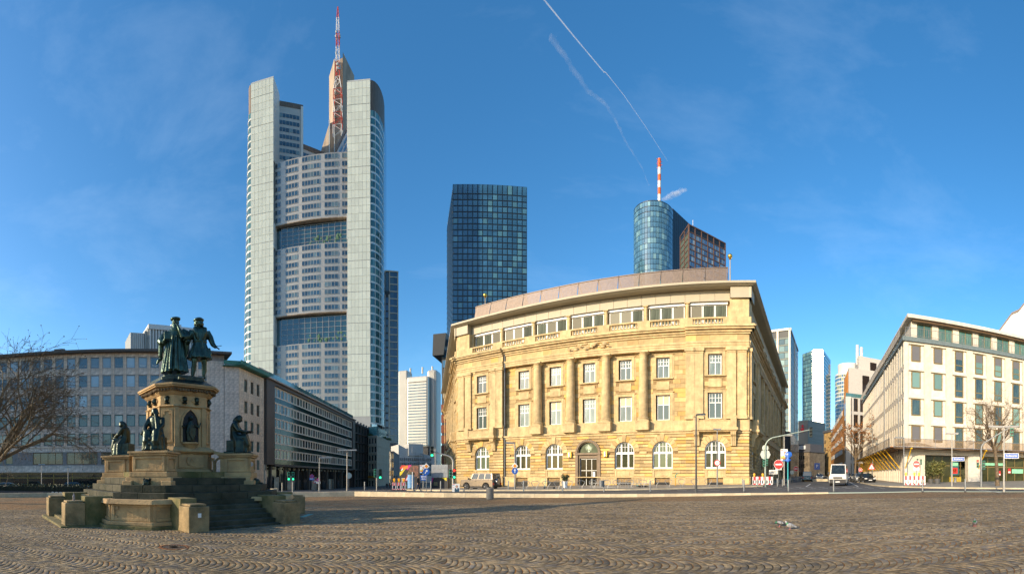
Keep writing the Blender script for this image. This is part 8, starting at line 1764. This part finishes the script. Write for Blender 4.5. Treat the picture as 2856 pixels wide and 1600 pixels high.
for k, (x, dd, hh, lab) in enumerate(((1150, 150, 13, 'bare brown tree behind the left end of the hoarding'), (1178, 165, 15, 'bare brown tree behind the right end of the hoarding'), (1222, 150, 11, 'small bare tree behind the grey site container'))):
    p = B(x, dd); tree('street_tree', lab, (*p, zg(*p)), hh, .2, 30 + k, BARK2, .25, 4, .9, .03, (0, 0), (4, 3, 3, 3), .6, (.12, .5, mat('tan_leaf', (.30, .19, .09), .8, var=.3, rnd=.4)), .1, 7)
# planter hedge on the left with sprayed lettering on its wall
ha, hb = Vector(ground_at(-8, 1379)[:2]) , None
hA, hB = Vector((-49.2, 18.9)), Vector((-36.0, 30.6)); fh_ = Fr(hA, hB, -.35)
hg = thing('hedge', 'low dark hedge behind the pale wall at the left edge', 'hedge', (*hA, -.35)); hm = MB(); rng = random.Random(4)
for i in range(26): leaves(hm, (fh_.L * (i + .5) / 26, .9, .75), (fh_.L / 26 * .8, .75, .48), 150, .11, 60 + i, .2)
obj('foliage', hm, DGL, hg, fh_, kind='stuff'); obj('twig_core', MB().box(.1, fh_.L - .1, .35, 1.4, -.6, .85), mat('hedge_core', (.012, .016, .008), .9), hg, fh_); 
pb = obj('planter_board', MB().box(.0, fh_.L, -.02, .12, -.5, .32), mat('dark_planter', (.035, .035, .045), .6), hg, fh_)
text('BOOIN', .62, SW, hg, Vector(fh_.w(fh_.L * .50, -.06, .05)) - Vector(hg.location), (PI / 2, 0, fh_.a), 'graffiti', .003)
# ------------------------------------------------------------------ people
def person(p, rz, label, coat, legs, h=1.72, stride=.16):
    t = thing('person', label, 'person', p, rz); k = h / 1.72
    b = MB().ball((0, -.01, 1.58), .115, .82, .95, 1.15, 12).tube([(0, 0, 1.30), (0, 0, 1.50)], [.06, .055], 8).ball((0, -.12, 1.56), .02, n=6)
    for s in (-1, 1): b.tube([(s * .2, 0, 1.38), (s * .26, .02, 1.10), (s * .25, -.06, .84)], [.06, .048, .036], 8); hand(b, (s * .25, -.06, .84), (0, -.2, -1), (s, 0, 0), .8); b.tube([(s * .09, 0, .9), (s * .1, -s * stride * .4, .48), (s * .1, -s * stride, .08)], [.085, .062, .045], 8).ball((s * .1, -s * stride - .07, .04), .055, .8, 2.0, .7, 8)
    b.loft([(0, 0, .86, .16, .11, 0, 1, 0), (0, 0, 1.1, .14, .10, 0, 1, 0), (0, 0, 1.38, .19, .11, 0, 1, 0), (0, 0, 1.44, .07, .07, 0, 1, 0)], 14)
    o = obj('body', b, mat('skin', (.50, .30, .21), .6), t); r = o.modifiers.new('fuse', 'REMESH'); r.mode = 'VOXEL'; r.voxel_size = .018; r.use_smooth_shade = True
    c = MB().loft([(0, 0, .78, .21, .15, .03, 5, 0), (0, 0, 1.1, .18, .135, .02, 5, 0), (0, 0, 1.36, .225, .14, 0, 5, 0), (0, 0, 1.46, .10, .09, 0, 5, 0)], 16)
    for s in (-1, 1): c.tube([(s * .2, 0, 1.38), (s * .265, .02, 1.10), (s * .255, -.06, .88)], [.082, .07, .058], 8)
    obj('jacket', c, coat, t, smooth=True); l = MB()
    for s in (-1, 1): l.tube([(s * .085, 0, .92), (s * .1, -s * stride * .4, .48), (s * .1, -s * stride, .09)], [.105, .082, .065], 8)
    obj('trousers', l, legs, t, smooth=True); obj('hair', MB().ball((0, .02, 1.62), .125, .85, .95, 1.0, 12), HAIR, t, smooth=True); t.scale = (k, k, k)
CB, CBL, CR = mat('black_coat', (.02, .02, .024), .8), mat('blue_jeans', (.04, .06, .11), .8), mat('dark_red_coat', (.18, .03, .03), .8)
for xs, yb, a, lab, c_, l_ in ((1079, 1362, .4, 'person in a black coat left of the hoarding, beside the grey house', CB, CBL), (1086, 1362, 2.4, 'person in a dark red coat next to the one in black by the grey house', CR, CB), (1166, 1368, 1.4, 'person in a black coat walking past the advertising column', CB, CBL), (801, 1366, .6, 'person in dark clothes at the left end of the dark shopfronts', CB, CB), (908, 1364, 2.0, 'person in blue jeans before the dark shopfronts, right of the grey lamp', CB, CBL), (862, 1365, 3.4, 'person in a red coat before the bright shop display', CR, CB)):
    p, d, rz = spot(xs, yb); p.z += .0; person(p, a, lab, c_, l_)
# ------------------------------------------------------------------ pigeons
def pigeon(p, rz, label, bodym, neckm, peck=False):
    t = thing('pigeon', label, 'pigeon', p, rz); b = MB(); hd = (-.155, 0, .115) if peck else (-.12, 0, .235)
    b.ball((0, 0, .13), .07, 1.55, .95, .95, 14, Matrix.Rotation(.25 if not peck else -.05, 3, 'Y')).tube([(.06, 0, .12), (.13, 0, .10), (.21, 0, .075)], [.05, .035, .012], 8).tube([(-.06, 0, .15), hd], [.05, .028], 8).ball(hd, .03, 1.1, .9, .95, 10)
    o = obj('body', b, bodym, t); r = o.modifiers.new('fuse', 'REMESH'); r.mode = 'VOXEL'; r.voxel_size = .006; r.use_smooth_shade = True
    h = Vector(hd); m = h + (Vector((-.06, 0, .15)) - h) * .45; obj('neck', MB().tube([tuple(h + (Vector((-.06, 0, .15)) - h) * .2), tuple(m), tuple(h + (Vector((-.06, 0, .15)) - h) * .8)], [.03, .041, .05], 10), neckm, t, smooth=True)
    obj('beak', MB().tube([tuple(h + Vector((-.025, 0, -.002))), tuple(h + Vector((-.055, 0, -.014)))], [.009, .002], 6), SK, t)
    for s in (-1, 1):
        obj('wing', MB().ball((.03, s * .055, .138), .06, 1.75, .3, .72, 10, Matrix.Rotation(.25, 3, 'Y')), mat('wing_grey', (.26, .27, .29), .7), t, smooth=True); obj('wing_bar', MB().box(.05, .065, s * .062 - .014, s * .062 + .014, .10, .16), SK, t)
        obj('leg', MB().tube([(0, s * .025, .08), (.0, s * .03, .0)], .006, 5).tube([(0, s * .03, .004), (-.035, s * .03, .004)], .005, 4).tube([(0, s * .03, .004), (-.03, s * .045, .004)], .005, 4).tube([(0, s * .03, .004), (-.03, s * .015, .004)], .005, 4).tube([(0, s * .03, .004), (.018, s * .03, .004)], .005, 4), mat('pink_leg', (.55, .15, .14), .7), t)
NG = mat('iridescent_neck', (.03, .16, .08), .35, .3)
for xs, yb, rz, lab, c_, pk in ((2174, 1468.5, 0, 'dark pigeon with a green neck pecking at the cobbles', (.05, .055, .06), True), (2203, 1476.5, 0, 'pale grey pigeon standing right of the dark one', (.38, .38, .38), False), (2719, 1468, 1.5, 'grey blue pigeon alone on the right, turned away', (.20, .21, .23), False)):
    p, d, r0 = spot(xs, yb, zp); pigeon(p, r0 + rz, lab, mat('pigeon_' + lab[:4], c_, .7, var=.2, ns=12), NG, pk)
# ------------------------------------------------------------------ vapour
def vapour(name, dens, scale, lo=.3, hi=.75):
    m = bpy.data.materials.new(name); m.use_nodes = True; N = m.node_tree.nodes; L = m.node_tree.links; N.remove(N['Principled BSDF']); out = N['Material Output']
    df = N.new('ShaderNodeBsdfDiffuse'); tl = N.new('ShaderNodeBsdfTranslucent'); tp = N.new('ShaderNodeBsdfTransparent'); ad = N.new('ShaderNodeAddShader'); mi = N.new('ShaderNodeMixShader')
    df.inputs[0].default_value = (.6, .6, .6, 1); tl.inputs[0].default_value = (.5, .5, .5, 1); L.new(df.outputs[0], ad.inputs[0]); L.new(tl.outputs[0], ad.inputs[1])
    tc = N.new('ShaderNodeTexCoord'); nz = N.new('ShaderNodeTexNoise'); nz.inputs['Scale'].default_value = scale; nz.inputs['Detail'].default_value = 5; L.new(tc.outputs['Object'], nz.inputs['Vector'])
    lw = N.new('ShaderNodeLayerWeight'); lw.inputs['Blend'].default_value = .5; iv = N.new('ShaderNodeMath'); iv.operation = 'SUBTRACT'; iv.inputs[0].default_value = 1; L.new(lw.outputs['Facing'], iv.inputs[1])
    mr = N.new('ShaderNodeMapRange'); mr.inputs[1].default_value = lo; mr.inputs[2].default_value = hi; mr.inputs[4].default_value = dens; L.new(nz.outputs['Fac'], mr.inputs[0])
    mu = N.new('ShaderNodeMath'); mu.operation = 'MULTIPLY'; L.new(mr.outputs[0], mu.inputs[0]); L.new(iv.outputs[0], mu.inputs[1])
    L.new(mu.outputs[0], mi.inputs[0]); L.new(tp.outputs[0], mi.inputs[1]); L.new(ad.outputs[0], mi.inputs[2]); L.new(mi.outputs[0], out.inputs['Surface']); return m
ALT = 5200.0
def skyp(xs, ys): t = (1328 - ys) / F; d = ALT / t; a = az(xs); return (d * math.sin(a), d * math.cos(a), ALT)
def contrail(pts, rad, m, label, jit=0, seed=1):
    rng = random.Random(seed); P_ = []
    for (a, b), (c, d) in zip(pts, pts[1:]):
        for i in range(14): s = i / 14; P_.append(Vector(skyp(a + (c - a) * s, b + (d - b) * s)) + Vector((rng.gauss(0, jit), rng.gauss(0, jit), rng.gauss(0, jit * .4))))
    n = len(P_); rs = [rad * (1 - .75 * i / n) * (1 + (rng.uniform(-.12, .2) if jit else 0)) for i in range(n)]
    o = obj('contrail', MB().tube(P_, rs, 10), m, None, smooth=True); tag(o, label, 'contrail'); o.visible_shadow = True; return o
contrail([(1512, -8), (1600, 100), (1684, 200), (1689, 201), (1740, 265), (1800, 352), (1866, 455)], 9, vapour('contrail_vapour', .5, .004, .0, .5), 'long straight white vapour trail slanting down the sky')
contrail([(1535, 102), (1585, 170), (1640, 255), (1685, 285), (1715, 330), (1745, 395), (1790, 465), (1810, 520)], 36, vapour('faded_vapour', .11, .006, .3, .65), 'broken fading vapour trail left of the straight one', 5, 3)
sm = MB(); rng = random.Random(2)
for k in range(16): s = k / 15; sm.ball((1.8 + 17 * s, rng.uniform(-.8, .8), -3 + 8 * s + rng.uniform(-.8, .8)), 1.0 + 1.2 * math.sin(s * 3), 1.2, 1, 1, 10)
q = B(1841, 318); o = obj('steam', sm, vapour('steam_vapour', .16, .25), None, None, (*q, Zy(545, 318)), -az(1841), smooth=True); tag(o, 'small puff of steam drifting from the red and white mast', 'steam'); o['kind'] = 'stuff'
